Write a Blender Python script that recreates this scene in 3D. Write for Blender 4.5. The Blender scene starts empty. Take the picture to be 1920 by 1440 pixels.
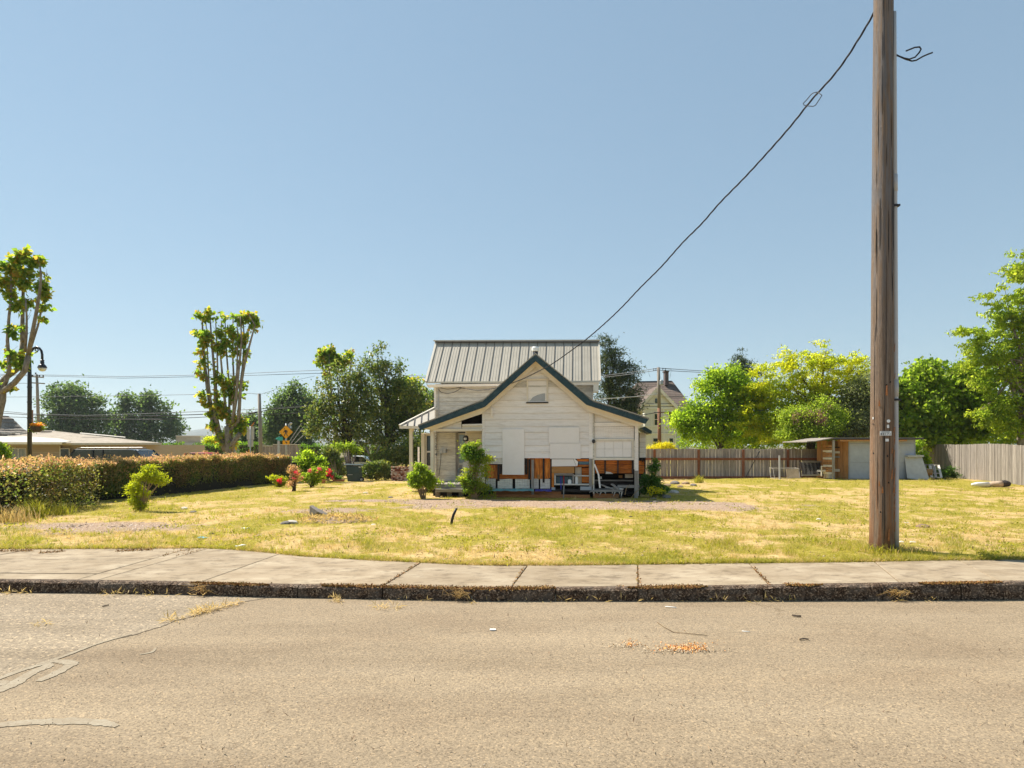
import bpy, bmesh, math, random
import numpy as np
from mathutils import Vector, Matrix
R = math.radians
scene = bpy.context.scene
COL = scene.collection
random.seed(7)
RNG = np.random.default_rng(11)

# ------------------------------------------------------------------ camera, sky, sun, exposure
F, CX, HY, EYE = 1150.0, 960.0, 836.0, 1.85
cam_d = bpy.data.cameras.new('camera'); cam = bpy.data.objects.new('camera', cam_d); COL.objects.link(cam)
cam.location = (0, 0, EYE); cam.rotation_euler = (R(90), 0, 0)
cam_d.sensor_width = 36; cam_d.lens = 36 * F / 1920; cam_d.shift_y = 116 / 1920
cam_d.clip_start = 0.1; cam_d.clip_end = 12000
scene.camera = cam
SUN_EL, SUN_AZ = 52, -62           # azimuth from +Y towards +X
w = bpy.data.worlds.new('World'); scene.world = w; w.use_nodes = True
nt = w.node_tree; bg = nt.nodes['Background']
sky = nt.nodes.new('ShaderNodeTexSky'); sky.sky_type = 'NISHITA'; sky.sun_disc = False
sky.sun_elevation = R(SUN_EL); sky.sun_rotation = R(SUN_AZ); sky.altitude = 0
sky.air_density = 1.1; sky.dust_density = 0.05; sky.ozone_density = 1.6
sg = nt.nodes.new('ShaderNodeGamma'); sg.inputs[1].default_value = 0.44
st_ = nt.nodes.new('ShaderNodeMixRGB'); st_.blend_type = 'MULTIPLY'; st_.inputs[0].default_value = 1; st_.inputs[2].default_value = (0.80, 1.0, 1.10, 1)
nt.links.new(sky.outputs[0], sg.inputs[0]); nt.links.new(sg.outputs[0], st_.inputs[1]); nt.links.new(st_.outputs[0], bg.inputs[0]); bg.inputs[1].default_value = 0.098
sun_d = bpy.data.lights.new('sun', 'SUN'); sun = bpy.data.objects.new('sun', sun_d); COL.objects.link(sun)
sun_d.energy = 3.05; sun_d.angle = R(0.5); sun_d.color = (1.0, 0.93, 0.82)
sdir = Vector((math.sin(R(SUN_AZ)) * math.cos(R(SUN_EL)), math.cos(R(SUN_AZ)) * math.cos(R(SUN_EL)), math.sin(R(SUN_EL))))
sun.rotation_euler = sdir.to_track_quat('Z', 'Y').to_euler()
sun.location = sdir * 60
vs = scene.view_settings
vs.view_transform = 'Standard'; vs.look = 'None'; vs.exposure = 1.62; vs.gamma = 1; vs.use_curve_mapping = False
scene.cycles.max_bounces = 6; scene.cycles.transparent_max_bounces = 8

# ------------------------------------------------------------------ helpers
def tag(o, label=None, cat=None, group=None, kind=None):
    if label: o['label'] = label
    if cat: o['category'] = cat
    if group: o['group'] = group
    if kind: o['kind'] = kind
    return o

MATS = {}          # root name -> world matrix
ROOT = {}
def thing(name, label, cat, loc=(0, 0, 0), rz=0, group=None):
    o = bpy.data.objects.new(name, None); COL.objects.link(o)
    o.empty_display_size = 0.2
    o.location = loc; o.rotation_euler = (0, 0, rz)
    ROOT[o.name] = Matrix.Translation(Vector(loc)) @ Matrix.Rotation(rz, 4, 'Z')
    return tag(o, label, cat, group)

class MB:
    def __init__(s): s.v = []; s.f = []
    def add(s, vs, fs):
        n = len(s.v); s.v += [Vector(p) for p in vs]; s.f += [tuple(i + n for i in f) for f in fs]; return s
    def box(s, a, b):
        (x0, y0, z0), (x1, y1, z1) = a, b
        return s.add([(x0,y0,z0),(x1,y0,z0),(x1,y1,z0),(x0,y1,z0),(x0,y0,z1),(x1,y0,z1),(x1,y1,z1),(x0,y1,z1)],
                     [(0,3,2,1),(4,5,6,7),(0,1,5,4),(1,2,6,5),(2,3,7,6),(3,0,4,7)])
    def prism(s, poly, d):
        n = len(poly); d = Vector(d); P_ = [Vector(p) for p in poly]
        return s.add(P_ + [p + d for p in P_], [tuple(range(n))[::-1], tuple(range(n, 2*n))] + [(i, (i+1) % n, n + (i+1) % n, n + i) for i in range(n)])
    def loft(s, a, b):
        n = len(a)
        return s.add(list(a) + list(b), [tuple(range(n))[::-1], tuple(range(n, 2*n))] + [(i, (i+1) % n, n + (i+1) % n, n + i) for i in range(n)])
    def beam(s, p0, p1, w, t, up=(0, 0, 1)):
        p0, p1 = Vector(p0), Vector(p1); d = (p1 - p0).normalized(); u = Vector(up)
        if abs(d.dot(u)) > .98: u = Vector((0, 1, 0))
        a = d.cross(u).normalized() * w / 2; b = a.cross(d).normalized() * t / 2
        q = [a + b, -a + b, -a - b, a - b]
        return s.loft([p0 + k for k in q], [p1 + k for k in q])
    def tube(s, pts, r, n=6, cap=True):
        pts = [Vector(p) for p in pts]; m = len(pts)
        rs = list(r) if hasattr(r, '__len__') else [r] * m
        base = len(s.v); ref = Vector((0.31, 0.95, 0.11))
        for i, p in enumerate(pts):
            d = (pts[min(i+1, m-1)] - pts[max(i-1, 0)])
            d = d.normalized() if d.length > 1e-9 else Vector((0, 0, 1))
            k = ref if abs(d.dot(ref)) < .95 else Vector((1, 0, 0))
            a = d.cross(k).normalized(); b = d.cross(a).normalized()
            for j in range(n):
                t = 2 * math.pi * j / n
                s.v.append(p + (a * math.cos(t) + b * math.sin(t)) * rs[i])
        for i in range(m - 1):
            for j in range(n):
                s.f.append((base + i*n + j, base + i*n + (j+1) % n, base + (i+1)*n + (j+1) % n, base + (i+1)*n + j))
        if cap:
            s.f.append(tuple(base + j for j in range(n))[::-1]); s.f.append(tuple(base + (m-1)*n + j for j in range(n)))
        return s
    def lathe(s, c, prof, n=16):           # prof: (r, z)
        c = Vector(c); base = len(s.v)
        for r, z in prof:
            for j in range(n):
                t = 2 * math.pi * j / n; s.v.append(c + Vector((r * math.cos(t), r * math.sin(t), z)))
        for i in range(len(prof) - 1):
            for j in range(n):
                s.f.append((base + i*n + j, base + i*n + (j+1) % n, base + (i+1)*n + (j+1) % n, base + (i+1)*n + j))
        s.f.append(tuple(base + j for j in range(n))[::-1]); s.f.append(tuple(base + (len(prof)-1)*n + j for j in range(n)))
        return s
    def build(s, name, mat, parent=None, local=False, smooth=False, bevel=0, recalc=True, origin=None, jitter=0):
        vs_ = s.v
        loc = None
        if parent is not None:
            if not local:
                r = parent
                while r.parent: r = r.parent
                Mi = ROOT[r.name].inverted(); vs_ = [Mi @ p for p in vs_]
        elif not local:
            if origin is None:
                xs = [p.x for p in vs_]; ys = [p.y for p in vs_]; zs = [p.z for p in vs_]
                origin = Vector(((min(xs)+max(xs))/2, (min(ys)+max(ys))/2, min(zs)))
            loc = Vector(origin); vs_ = [p - loc for p in vs_]
        me = bpy.data.meshes.new(name); me.from_pydata([tuple(p) for p in vs_], [], s.f)
        if recalc or bevel:
            bm = bmesh.new(); bm.from_mesh(me)
            bmesh.ops.recalc_face_normals(bm, faces=bm.faces)
            if bevel: bmesh.ops.bevel(bm, geom=[e for e in bm.edges], offset=bevel, segments=1, affect='EDGES', clamp_overlap=True)
            bm.to_mesh(me); bm.free()
        if smooth:
            me.polygons.foreach_set('use_smooth', [True] * len(me.polygons))
        if mat: me.materials.append(mat)
        o = bpy.data.objects.new(name, me); COL.objects.link(o)
        if parent is not None: o.parent = parent
        elif loc is not None:
            o.location = loc; ROOT[o.name] = Matrix.Translation(loc)
        else: ROOT[o.name] = Matrix.Identity(4)
        return o

def arr_mesh(name, V, Fc, mat, parent=None, origin=None, attrs=None, smooth=False):
    """fast mesh from numpy: V (n,3), Fc (m,k)"""
    V = np.asarray(V, dtype=np.float64)
    if parent is not None:
        r = parent
        while r.parent: r = r.parent
        Mi = np.array(ROOT[r.name].inverted()); V = V @ Mi[:3, :3].T + Mi[:3, 3]; loc = None
    else:
        loc = Vector(origin) if origin is not None else Vector((float(V[:,0].mean()), float(V[:,1].mean()), float(V[:,2].min())))
        V = V - np.array(loc)
    me = bpy.data.meshes.new(name); n, k = Fc.shape
    me.vertices.add(len(V)); me.vertices.foreach_set('co', V.astype(np.float32).ravel())
    me.loops.add(n * k); me.loops.foreach_set('vertex_index', Fc.astype(np.int32).ravel())
    me.polygons.add(n); me.polygons.foreach_set('loop_start', np.arange(0, n * k, k, dtype=np.int32))
    try: me.polygons.foreach_set('loop_total', np.full(n, k, dtype=np.int32))
    except Exception: pass
    me.update(calc_edges=True)
    if smooth: me.polygons.foreach_set('use_smooth', np.ones(n, dtype=bool))
    for an, av in (attrs or {}).items():
        a = me.attributes.new(an, 'FLOAT', 'POINT'); a.data.foreach_set('value', av.astype(np.float32))
    if mat: me.materials.append(mat)
    o = bpy.data.objects.new(name, me); COL.objects.link(o)
    if parent is not None: o.parent = parent
    else: o.location = loc; ROOT[o.name] = Matrix.Translation(loc)
    return o

# numpy value noise
def _hash(ix, iy, seed):
    h = (ix.astype(np.int64) * 374761393 + iy.astype(np.int64) * 668265263 + seed * 1442695041) & 0xFFFFFFFF
    h = ((h ^ (h >> 13)) * 1274126177) & 0xFFFFFFFF
    return ((h ^ (h >> 16)) & 0xFFFF) / 65535.0
def vnoise(x, y, seed=0):
    ix = np.floor(x); iy = np.floor(y); fx = x - ix; fy = y - iy
    fx = fx*fx*(3-2*fx); fy = fy*fy*(3-2*fy)
    a = _hash(ix, iy, seed); b = _hash(ix+1, iy, seed); c = _hash(ix, iy+1, seed); d = _hash(ix+1, iy+1, seed)
    return (a*(1-fx)+b*fx)*(1-fy) + (c*(1-fx)+d*fx)*fy
def fbm(x, y, seed=0, oct=4):
    s = 0; a = .5; t = 0
    for i in range(oct):
        s = s + a * vnoise(x, y, seed + i); t += a; x = x*2.03+11.3; y = y*2.03+7.7; a *= .55
    return s / t
def sm(t): t = np.clip(t, 0, 1); return t*t*(3-2*t)

# ------------------------------------------------------------------ materials
def _n(nt_, t, **kw):
    n = nt_.nodes.new(t)
    for k, v in kw.items(): setattr(n, k, v)
    return n
def ramp(nt_, stops):
    r = nt_.nodes.new('ShaderNodeValToRGB'); e = r.color_ramp.elements
    while len(e) > 1: e.remove(e[-1])
    e[0].position = stops[0][0]; e[0].color = (*stops[0][1], 1)
    for p, c in stops[1:]:
        k = e.new(p); k.color = (*c, 1)
    return r
def base_mat(name):
    m = bpy.data.materials.new(name); m.use_nodes = True
    return m, m.node_tree, m.node_tree.nodes['Principled BSDF']
def surf(name, cols, scale=4, stretch=(1, 1, 1), rough=.75, bump=.15, bscale=None, objvar=.12, metal=0, detail=6, dist=.4, dark=None, spec=.3, coords='Object', bdist=.01):
    """noise-coloured surface. cols: list of colours spread on the noise; objvar: brightness change per object; dark: (colour, scale, amount) blotches of wear"""
    m, t, b = base_mat(name); L = t.links.new
    tc = _n(t, 'ShaderNodeTexCoord'); mp = _n(t, 'ShaderNodeMapping'); mp.inputs['Scale'].default_value = stretch
    L(tc.outputs[coords], mp.inputs[0])
    oi = _n(t, 'ShaderNodeObjectInfo')
    add = _n(t, 'ShaderNodeVectorMath', operation='ADD')
    sc_ = _n(t, 'ShaderNodeVectorMath', operation='SCALE'); sc_.inputs[3].default_value = 37.0
    cmb = _n(t, 'ShaderNodeCombineXYZ'); L(oi.outputs['Random'], cmb.inputs[0]); L(oi.outputs['Random'], cmb.inputs[1]); L(oi.outputs['Random'], cmb.inputs[2])
    L(cmb.outputs[0], sc_.inputs[0]); L(mp.outputs[0], add.inputs[0]); L(sc_.outputs[0], add.inputs[1])
    nz = _n(t, 'ShaderNodeTexNoise'); nz.inputs['Scale'].default_value = scale; nz.inputs['Detail'].default_value = detail
    nz.inputs['Roughness'].default_value = .62; nz.inputs['Distortion'].default_value = dist
    L(add.outputs[0], nz.inputs['Vector'])
    k = len(cols); st = [(.28 + .44 * i / max(1, k-1), c) for i, c in enumerate(cols)]
    rp = ramp(t, st); L(nz.outputs['Fac'], rp.inputs[0]); out = rp.outputs[0]
    if dark:
        n2 = _n(t, 'ShaderNodeTexNoise'); n2.inputs['Scale'].default_value = dark[1]; n2.inputs['Detail'].default_value = 8; n2.inputs['Roughness'].default_value = .7
        L(add.outputs[0], n2.inputs['Vector'])
        r2 = ramp(t, [(.5, (0, 0, 0)), (.66, (1, 1, 1))]); L(n2.outputs['Fac'], r2.inputs[0])
        ml = _n(t, 'ShaderNodeMath', operation='MULTIPLY'); ml.inputs[1].default_value = dark[2]; L(r2.outputs[0], ml.inputs[0])
        mx = _n(t, 'ShaderNodeMixRGB'); mx.inputs[2].default_value = (*dark[0], 1); L(ml.outputs[0], mx.inputs[0]); L(out, mx.inputs[1]); out = mx.outputs[0]
    if objvar:
        hv = _n(t, 'ShaderNodeHueSaturation'); mr = _n(t, 'ShaderNodeMapRange')
        mr.inputs[3].default_value = 1 - objvar; mr.inputs[4].default_value = 1 + objvar
        L(oi.outputs['Random'], mr.inputs[0]); L(mr.outputs[0], hv.inputs['Value']); L(out, hv.inputs['Color']); out = hv.outputs[0]
    L(out, b.inputs['Base Color'])
    b.inputs['Roughness'].default_value = rough; b.inputs['Metallic'].default_value = metal; b.inputs['Specular IOR Level'].default_value = spec
    if bump:
        nb = _n(t, 'ShaderNodeTexNoise'); nb.inputs['Scale'].default_value = bscale or scale * 3; nb.inputs['Detail'].default_value = 5
        L(add.outputs[0], nb.inputs['Vector'])
        bp = _n(t, 'ShaderNodeBump'); bp.inputs['Strength'].default_value = bump; bp.inputs['Distance'].default_value = bdist
        L(nb.outputs['Fac'], bp.inputs['Height']); L(bp.outputs[0], b.inputs['Normal'])
    return m
def leafmat(name, cols, trans=.45, patch=.8, pcols=None, rough=.55, tint=(1.05, 1.1, .55), spec=.35):
    """cols: per-leaf colours; pcols: second set mixed in by a slow noise so whole sprays differ"""
    m, t, b = base_mat(name); L = t.links.new
    ge = _n(t, 'ShaderNodeNewGeometry'); k = len(cols)
    rp = ramp(t, [(i / max(1, k-1), c) for i, c in enumerate(cols)]); L(ge.outputs['Random Per Island'], rp.inputs[0]); out = rp.outputs[0]
    if pcols:
        k = len(pcols); r2 = ramp(t, [(i / max(1, k-1), c) for i, c in enumerate(pcols)]); L(ge.outputs['Random Per Island'], r2.inputs[0])
        tc = _n(t, 'ShaderNodeTexCoord'); nz = _n(t, 'ShaderNodeTexNoise'); nz.inputs['Scale'].default_value = patch; nz.inputs['Detail'].default_value = 3
        L(tc.outputs['Object'], nz.inputs['Vector'])
        r3 = ramp(t, [(.42, (0, 0, 0)), (.58, (1, 1, 1))]); L(nz.outputs['Fac'], r3.inputs[0])
        mx = _n(t, 'ShaderNodeMixRGB'); L(r3.outputs[0], mx.inputs[0]); L(out, mx.inputs[1]); L(r2.outputs[0], mx.inputs[2]); out = mx.outputs[0]
    L(out, b.inputs['Base Color']); b.inputs['Roughness'].default_value = rough; b.inputs['Specular IOR Level'].default_value = spec
    tr = _n(t, 'ShaderNodeBsdfTranslucent'); tm = _n(t, 'ShaderNodeMixRGB', blend_type='MULTIPLY'); tm.inputs[0].default_value = 1; tm.inputs[2].default_value = (*[c * 2.1 for c in tint], 1)
    L(out, tm.inputs[1]); L(tm.outputs[0], tr.inputs[0])
    ms = _n(t, 'ShaderNodeMixShader'); ms.inputs[0].default_value = trans
    L(b.outputs[0], ms.inputs[1]); L(tr.outputs[0], ms.inputs[2]); L(ms.outputs[0], t.nodes['Material Output'].inputs[0])
    return m
def glass(name, col=(.02, .03, .03), rough=.06):
    m, t, b = base_mat(name); b.inputs['Base Color'].default_value = (*col, 1); b.inputs['Roughness'].default_value = rough; b.inputs['Specular IOR Level'].default_value = .8
    return m

M = {}
M['white'] = surf('white_paint', [(.73,.67,.60),(.87,.81,.755),(.89,.84,.79)], 3, (.7,.7,5), .7, .2, 30, .05, dark=((.50,.44,.37), 7, .16))
M['white_worn'] = surf('worn_white_paint', [(.44,.40,.35),(.66,.61,.53),(.80,.75,.67)], 4, (.6,.6,7), .8, .3, 30, .10, dark=((.25,.21,.18), 9, .55))
M['trim'] = surf('cream_trim', [(.72,.64,.52),(.82,.75,.63)], 3, (1,1,1), .65, .1, 20, .05, dark=((.55,.46,.36), 8, .2))
M['ply_white'] = surf('painted_plywood', [(.84,.785,.735),(.87,.82,.775)], 2, (1,1,1), .6, .05, 30, .03, dark=((.70,.65,.58), 5, .2))
M['teal'] = surf('blue_green_metal', [(.012,.038,.050),(.026,.062,.074)], 5, (1,1,1), .5, .05, 30, .06, dark=((.10,.13,.135), 6, .3), spec=.3)
M['tin'] = surf('tan_metal_roof', [(.36,.325,.262),(.43,.39,.318)], 2, (1,1,1), .42, .05, 20, .05, spec=.5)
M['tin_edge'] = surf('metal_roof_edge', [(.50,.46,.38),(.56,.52,.44)], 3, rough=.5, bump=.03, objvar=.04)
M['tin_dark'] = surf('seam_metal', [(.07,.06,.055),(.10,.09,.08)], 3, rough=.5, bump=.03, objvar=.04)
M['orange_wood'] = surf('raw_brown_wood', [(.28,.07,.014),(.62,.19,.028),(.76,.31,.06)], 4, (6,6,.8), .75, .45, 30, .28, dark=((.07,.02,.008), 5, .55))
M['orange_wood_h'] = surf('raw_brown_wood_flat', [(.28,.065,.012),(.58,.165,.024),(.72,.27,.05)], 4, (.8,.8,8), .75, .45, 30, .28, dark=((.06,.018,.008), 5, .55))
M['ply'] = surf('plywood', [(.36,.17,.05),(.46,.24,.08)], 3, (1,1,5), .7, .1, 20, .1, dark=((.16,.06,.02), 6, .4))
M['beam'] = surf('brown_timber', [(.28,.10,.035),(.50,.21,.08)], 3, (.7,.7,8), .75, .3, 20, .12, dark=((.09,.035,.015), 5, .4))
M['dark_wood'] = surf('dark_old_wood', [(.018,.014,.013),(.06,.045,.038)], 4, (5,5,1), .85, .3, 20, .3)
M['grey_wood'] = surf('grey_weathered_wood', [(.16,.14,.13),(.30,.27,.24),(.40,.37,.33)], 4, (7,7,.6), .85, .4, 40, .14, dark=((.07,.06,.055), 6, .45))
M['grey_wood_h'] = surf('grey_weathered_plank', [(.16,.14,.13),(.30,.27,.24),(.40,.37,.33)], 4, (.6,.6,7), .85, .4, 40, .14, dark=((.07,.06,.055), 6, .45))
M['dark_in'] = surf('dark_interior', [(.010,.009,.009),(.03,.026,.024)], 3, rough=.9, bump=.1)  # near-black colour stands in for the darkness inside rooms and holes
M['fence_back'] = surf('grey_purple_fence_wood', [(.20,.165,.15),(.34,.285,.25),(.46,.40,.34)], 3, (6,6,.5), .85, .35, 40, .20, dark=((.07,.055,.05), 7, .45))
M['fence_side'] = surf('silver_fence_wood', [(.17,.145,.12),(.26,.225,.19),(.36,.32,.27)], 3, (6,6,.45), .85, .4, 40, .24, dark=((.09,.075,.06), 6, .4))
M['rail'] = surf('red_brown_rail', [(.17,.06,.03),(.28,.105,.05)], 3, (1,1,3), .8, .2, 20, .1, dark=((.09,.03,.02), 6, .4))
M['pole'] = surf('weathered_pole_wood', [(.10,.065,.045),(.25,.175,.125),(.36,.28,.22)], 3.0, (9,9,.35), .85, .8, 26, .05, dark=((.03,.02,.015), 4, .65), bdist=.03)
M['pole_far'] = surf('grey_pole_wood', [(.20,.17,.14),(.30,.26,.22)], 2, (5,5,.4), .85, .2, 20, .1)
M['pole_brown'] = surf('brown_pole_wood', [(.16,.07,.04),(.26,.13,.08)], 2, (5,5,.4), .85, .2, 20, .1)
M['plastic_grey'] = surf('grey_conduit', [(.40,.39,.38),(.46,.45,.44)], 2, rough=.5, bump=.02, objvar=.03)
M['steel'] = surf('galvanised_steel', [(.32,.33,.33),(.42,.43,.43)], 6, rough=.45, bump=.03, metal=.5)
M['black'] = surf('black_paint', [(.012,.013,.02),(.025,.027,.035)], 4, rough=.4, bump=.02, objvar=.02, spec=.5)
M['cable'] = surf('black_cable', [(.015,.015,.02),(.03,.03,.035)], 6, rough=.6, bump=0, objvar=.02)
M['wire_far'] = surf('grey_line_wire', [(.05,.055,.06),(.09,.095,.1)], 6, rough=.6, bump=0, objvar=.1)
M['sign_yellow'] = surf('amber_sign_sheet', [(.80,.36,.01),(.86,.40,.015)], 2, rough=.45, bump=0, objvar=.02)
M['sign_back'] = surf('bare_sign_back', [(.50,.50,.48),(.60,.60,.58)], 3, rough=.5, bump=.03)
M['sign_teal'] = surf('green_street_sign', [(.04,.36,.30),(.06,.42,.35)], 3, rough=.45, bump=0)
M['white_flat'] = surf('white_sheet', [(.72,.72,.70),(.8,.8,.78)], 3, rough=.5, bump=.02, objvar=.03)
M['orange'] = surf('orange_plastic', [(.75,.22,.05),(.8,.28,.08)], 3, rough=.5, bump=0)
M['bark'] = surf('pale_bark', [(.11,.085,.06),(.24,.20,.15),(.34,.29,.23)], 5, (2,2,.8), .9, .5, 18, .1, dark=((.05,.04,.03), 4, .5), bdist=.03)
M['bark_dark'] = surf('dark_bark', [(.04,.03,.022),(.10,.075,.055)], 5, (3,3,.7), .9, .5, 18, .1, bdist=.03)
M['twig'] = surf('dry_twig', [(.20,.13,.07),(.38,.28,.16)], 6, rough=.85, bump=0, objvar=.2)
M['brick'] = surf('old_brick', [(.22,.09,.065),(.38,.20,.15),(.55,.47,.42)], 5, rough=.9, bump=.3, objvar=.35, dark=((.6,.55,.5), 4, .4))
M['bin'] = surf('dark_green_bin_plastic', [(.022,.045,.05),(.035,.06,.065)], 3, rough=.45, bump=.03, objvar=.03, spec=.4)
M['rubber'] = surf('tyre_rubber', [(.015,.015,.015),(.03,.03,.03)], 8, rough=.8, bump=.1)
M['terracotta'] = surf('terracotta', [(.36,.14,.07),(.48,.21,.11)], 4, rough=.8, bump=.1)
M['roof_tan'] = surf('tan_low_roof', [(.24,.20,.155),(.34,.29,.23),(.40,.35,.29)], 3, (1,1,1), .9, .3, 20, .03, dark=((.2,.16,.12), 5, .4))
M['roof_patch'] = surf('pale_roof_coating', [(.46,.42,.36),(.60,.55,.48)], 3, rough=.8, bump=.1, dark=((.4,.35,.28), 5, .4))
M['shake'] = surf('old_wood_shakes', [(.16,.13,.105),(.27,.235,.195),(.36,.32,.27)], 5, (2,2,6), .9, .6, 20, .2, dark=((.1,.08,.06), 6, .5))
M['beige_wall'] = surf('beige_stucco', [(.46,.35,.24),(.54,.42,.30)], 3, (.5,.5,6), .85, .1, 20, .04)
M['cream_wall'] = surf('cream_clapboard', [(.66,.64,.55),(.76,.74,.66)], 2, (.5,.5,8), .75, .1, 20, .06)
M['far_wall'] = surf('far_tan_wall', [(.44,.36,.26),(.52,.44,.33)], 2, rough=.85, bump=.05)
M['shingle'] = surf('brown_shingles', [(.10,.075,.065),(.15,.115,.095),(.20,.15,.125)], 4, (1,1,4), .9, .3, 20, .16)
M['car_dark'] = surf('dark_blue_car_paint', [(.012,.016,.028),(.018,.024,.04)], 2, rough=.35, bump=0, objvar=.0, spec=.35)
M['car_red'] = surf('red_car_paint', [(.50,.03,.03),(.56,.045,.04)], 2, rough=.35, bump=0, objvar=.0, spec=.35)
M['car_white'] = surf('white_car_paint', [(.70,.71,.72),(.75,.76,.77)], 2, rough=.22, bump=0, objvar=.0, spec=.7)
M['chrome'] = surf('bright_trim', [(.5,.5,.5),(.6,.6,.6)], 2, rough=.25, bump=0, metal=.8)
M['glass'] = glass('dark_glass'); M['glass_pale'] = glass('pale_curtained_glass', (.20, .25, .28), .15)
M['lens_red'] = surf('tail_lens', [(.35,.02,.02),(.4,.03,.02)], 2, rough=.2, bump=0)
M['lens_clear'] = surf('lamp_lens', [(.65,.65,.62),(.7,.7,.68)], 2, rough=.2, bump=0)
M['tarp_teal'] = surf('teal_tarp', [(.10,.33,.36),(.18,.45,.47)], 6, rough=.5, bump=.3)
M['tarp_blue'] = surf('blue_tarp', [(.03,.04,.30),(.06,.07,.42)], 6, rough=.5, bump=.3)
M['panel_blue'] = surf('blue_grey_panel', [(.06,.12,.16),(.10,.18,.22)], 4, rough=.35, bump=.05)
M['shed_grey'] = surf('grey_painted_shed_panel', [(.36,.375,.40),(.44,.455,.48)], 2, rough=.7, bump=.08, objvar=.05, dark=((.28,.28,.29), 6, .35))
M['shed_wood'] = surf('orange_shed_wood', [(.34,.15,.05),(.52,.27,.11)], 3, (4,4,.8), .75, .2, 20, .18, dark=((.16,.07,.03), 6, .4))
M['felt'] = surf('grey_roll_roofing', [(.20,.17,.15),(.34,.30,.27)], 4, rough=.9, bump=.3)
M['slab_leaf'] = surf('pale_concrete_panel', [(.42,.42,.40),(.52,.52,.50)], 4, rough=.85, bump=.1)
M['rock'] = surf('grey_rock', [(.13,.11,.095),(.24,.21,.185)], 6, rough=.9, bump=.5, dark=((.07,.06,.05), 8, .5))
M['pale_rock'] = surf('pale_rubble', [(.42,.37,.31),(.60,.55,.48)], 6, rough=.9, bump=.4, objvar=.2)
M['log'] = surf('pale_log_bark', [(.40,.28,.19),(.58,.45,.33)], 4, (1,1,1), .85, .4, 12, .05)
M['log_white'] = surf('bare_white_log', [(.66,.62,.55),(.74,.70,.64)], 4, rough=.8, bump=.2)
M['char'] = surf('charred_wood', [(.018,.015,.014),(.06,.05,.045)], 6, rough=.85, bump=.4)
M['black_hose'] = surf('black_hose', [(.012,.012,.014),(.025,.025,.028)], 5, rough=.45, bump=.05)
M['seed'] = surf('orange_crumbs', [(.60,.20,.02),(.80,.34,.05),(.85,.6,.3)], 60, rough=.8, bump=.1, objvar=.0)
M['dust'] = surf('pale_dust', [(.34,.29,.22),(.46,.40,.32)], 12, rough=.95, bump=.1)
M['moss'] = surf('rusty_moss', [(.16,.06,.02),(.30,.125,.03),(.36,.20,.06)], 9, rough=.95, bump=.6, bscale=60)
M['soil'] = surf('joint_soil', [(.05,.035,.022),(.13,.085,.05)], 9, rough=.95, bump=.5)
M['mesh_wire'] = surf('rusty_wire_frame', [(.25,.22,.18),(.4,.37,.32)], 5, rough=.6, bump=0)
M['net'] = surf('tan_screen_cloth', [(.34,.25,.15),(.46,.36,.24)], 5, rough=.8, bump=.1)
M['blue_frame'] = surf('blue_chair_tube', [(.04,.10,.14),(.06,.14,.18)], 4, rough=.4, bump=0)
M['hill'] = surf('distant_forest_hill', [(.05,.075,.06),(.075,.10,.08)], .02, rough=.95, bump=0, objvar=0)
# leaves
def c3(*a): return [tuple(x) for x in a]
M['lf_holly'] = leafmat('dark_glossy_leaf', c3((.045,.08,.02),(.075,.12,.03),(.12,.17,.04),(.26,.27,.08)), .42, 1.2, c3((.07,.11,.028),(.15,.18,.045),(.27,.24,.07)), .38, spec=.6)
M['lf_maple'] = leafmat('maple_leaf', c3((.09,.16,.022),(.13,.21,.03),(.18,.25,.04),(.26,.28,.045)), .6, 1.5, c3((.12,.20,.03),(.19,.25,.04),(.30,.28,.045),(.46,.24,.06)))
M['lf_bright'] = leafmat('bright_green_leaf', c3((.17,.24,.02),(.26,.33,.03),(.35,.40,.055)), .68, .9, c3((.10,.17,.018),(.18,.26,.028),(.28,.34,.045)))
M['lf_locust'] = leafmat('yellow_green_leaf', c3((.33,.34,.02),(.42,.40,.028),(.48,.44,.045)), .70, .7, c3((.22,.27,.02),(.32,.35,.03),(.42,.41,.04)))
M['lf_greygreen'] = leafmat('grey_green_leaf', c3((.13,.15,.07),(.20,.22,.10),(.36,.36,.20)), .45, 1.2, c3((.08,.10,.045),(.14,.165,.075),(.27,.28,.15)), .4, spec=.5)
M['lf_lilac'] = leafmat('lilac_leaf', c3((.15,.22,.03),(.24,.30,.04),(.32,.36,.07)), .62)
M['lf_cherry'] = leafmat('cherry_leaf', c3((.18,.23,.028),(.27,.31,.04),(.37,.38,.06)), .68, .8, c3((.13,.19,.022),(.22,.28,.035),(.30,.33,.05)))
M['lf_dark'] = leafmat('deep_green_leaf', c3((.09,.15,.02),(.15,.22,.03),(.25,.31,.05)), .62, .9, c3((.15,.22,.025),(.23,.30,.04),(.32,.36,.06)))
M['lf_far'] = leafmat('far_tree_leaf', c3((.07,.115,.045),(.10,.155,.06),(.17,.22,.09)), .48, .25, c3((.05,.09,.045),(.085,.13,.055),(.14,.185,.08)))
M['lf_pine'] = leafmat('pine_needles', c3((0.021,0.045,0.021),(0.039,0.072,0.030),(0.075,0.112,0.045)), .15, .8, c3((0.033,0.060,0.024),(0.068,0.098,0.030),(0.150,0.165,0.045)), .6)
M['lf_thuja'] = leafmat('arborvitae_spray', c3((.06,.13,.012),(.10,.19,.018),(.17,.27,.03)), .4)
M['lf_hedge'] = leafmat('hedge_leaf', c3((.06,.10,.022),(.10,.15,.03),(.17,.21,.05),(.28,.22,.10)), .45, 1.1, c3((.09,.075,.03),(.20,.125,.07),(.13,.17,.04)), .45, spec=.5)
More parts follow.
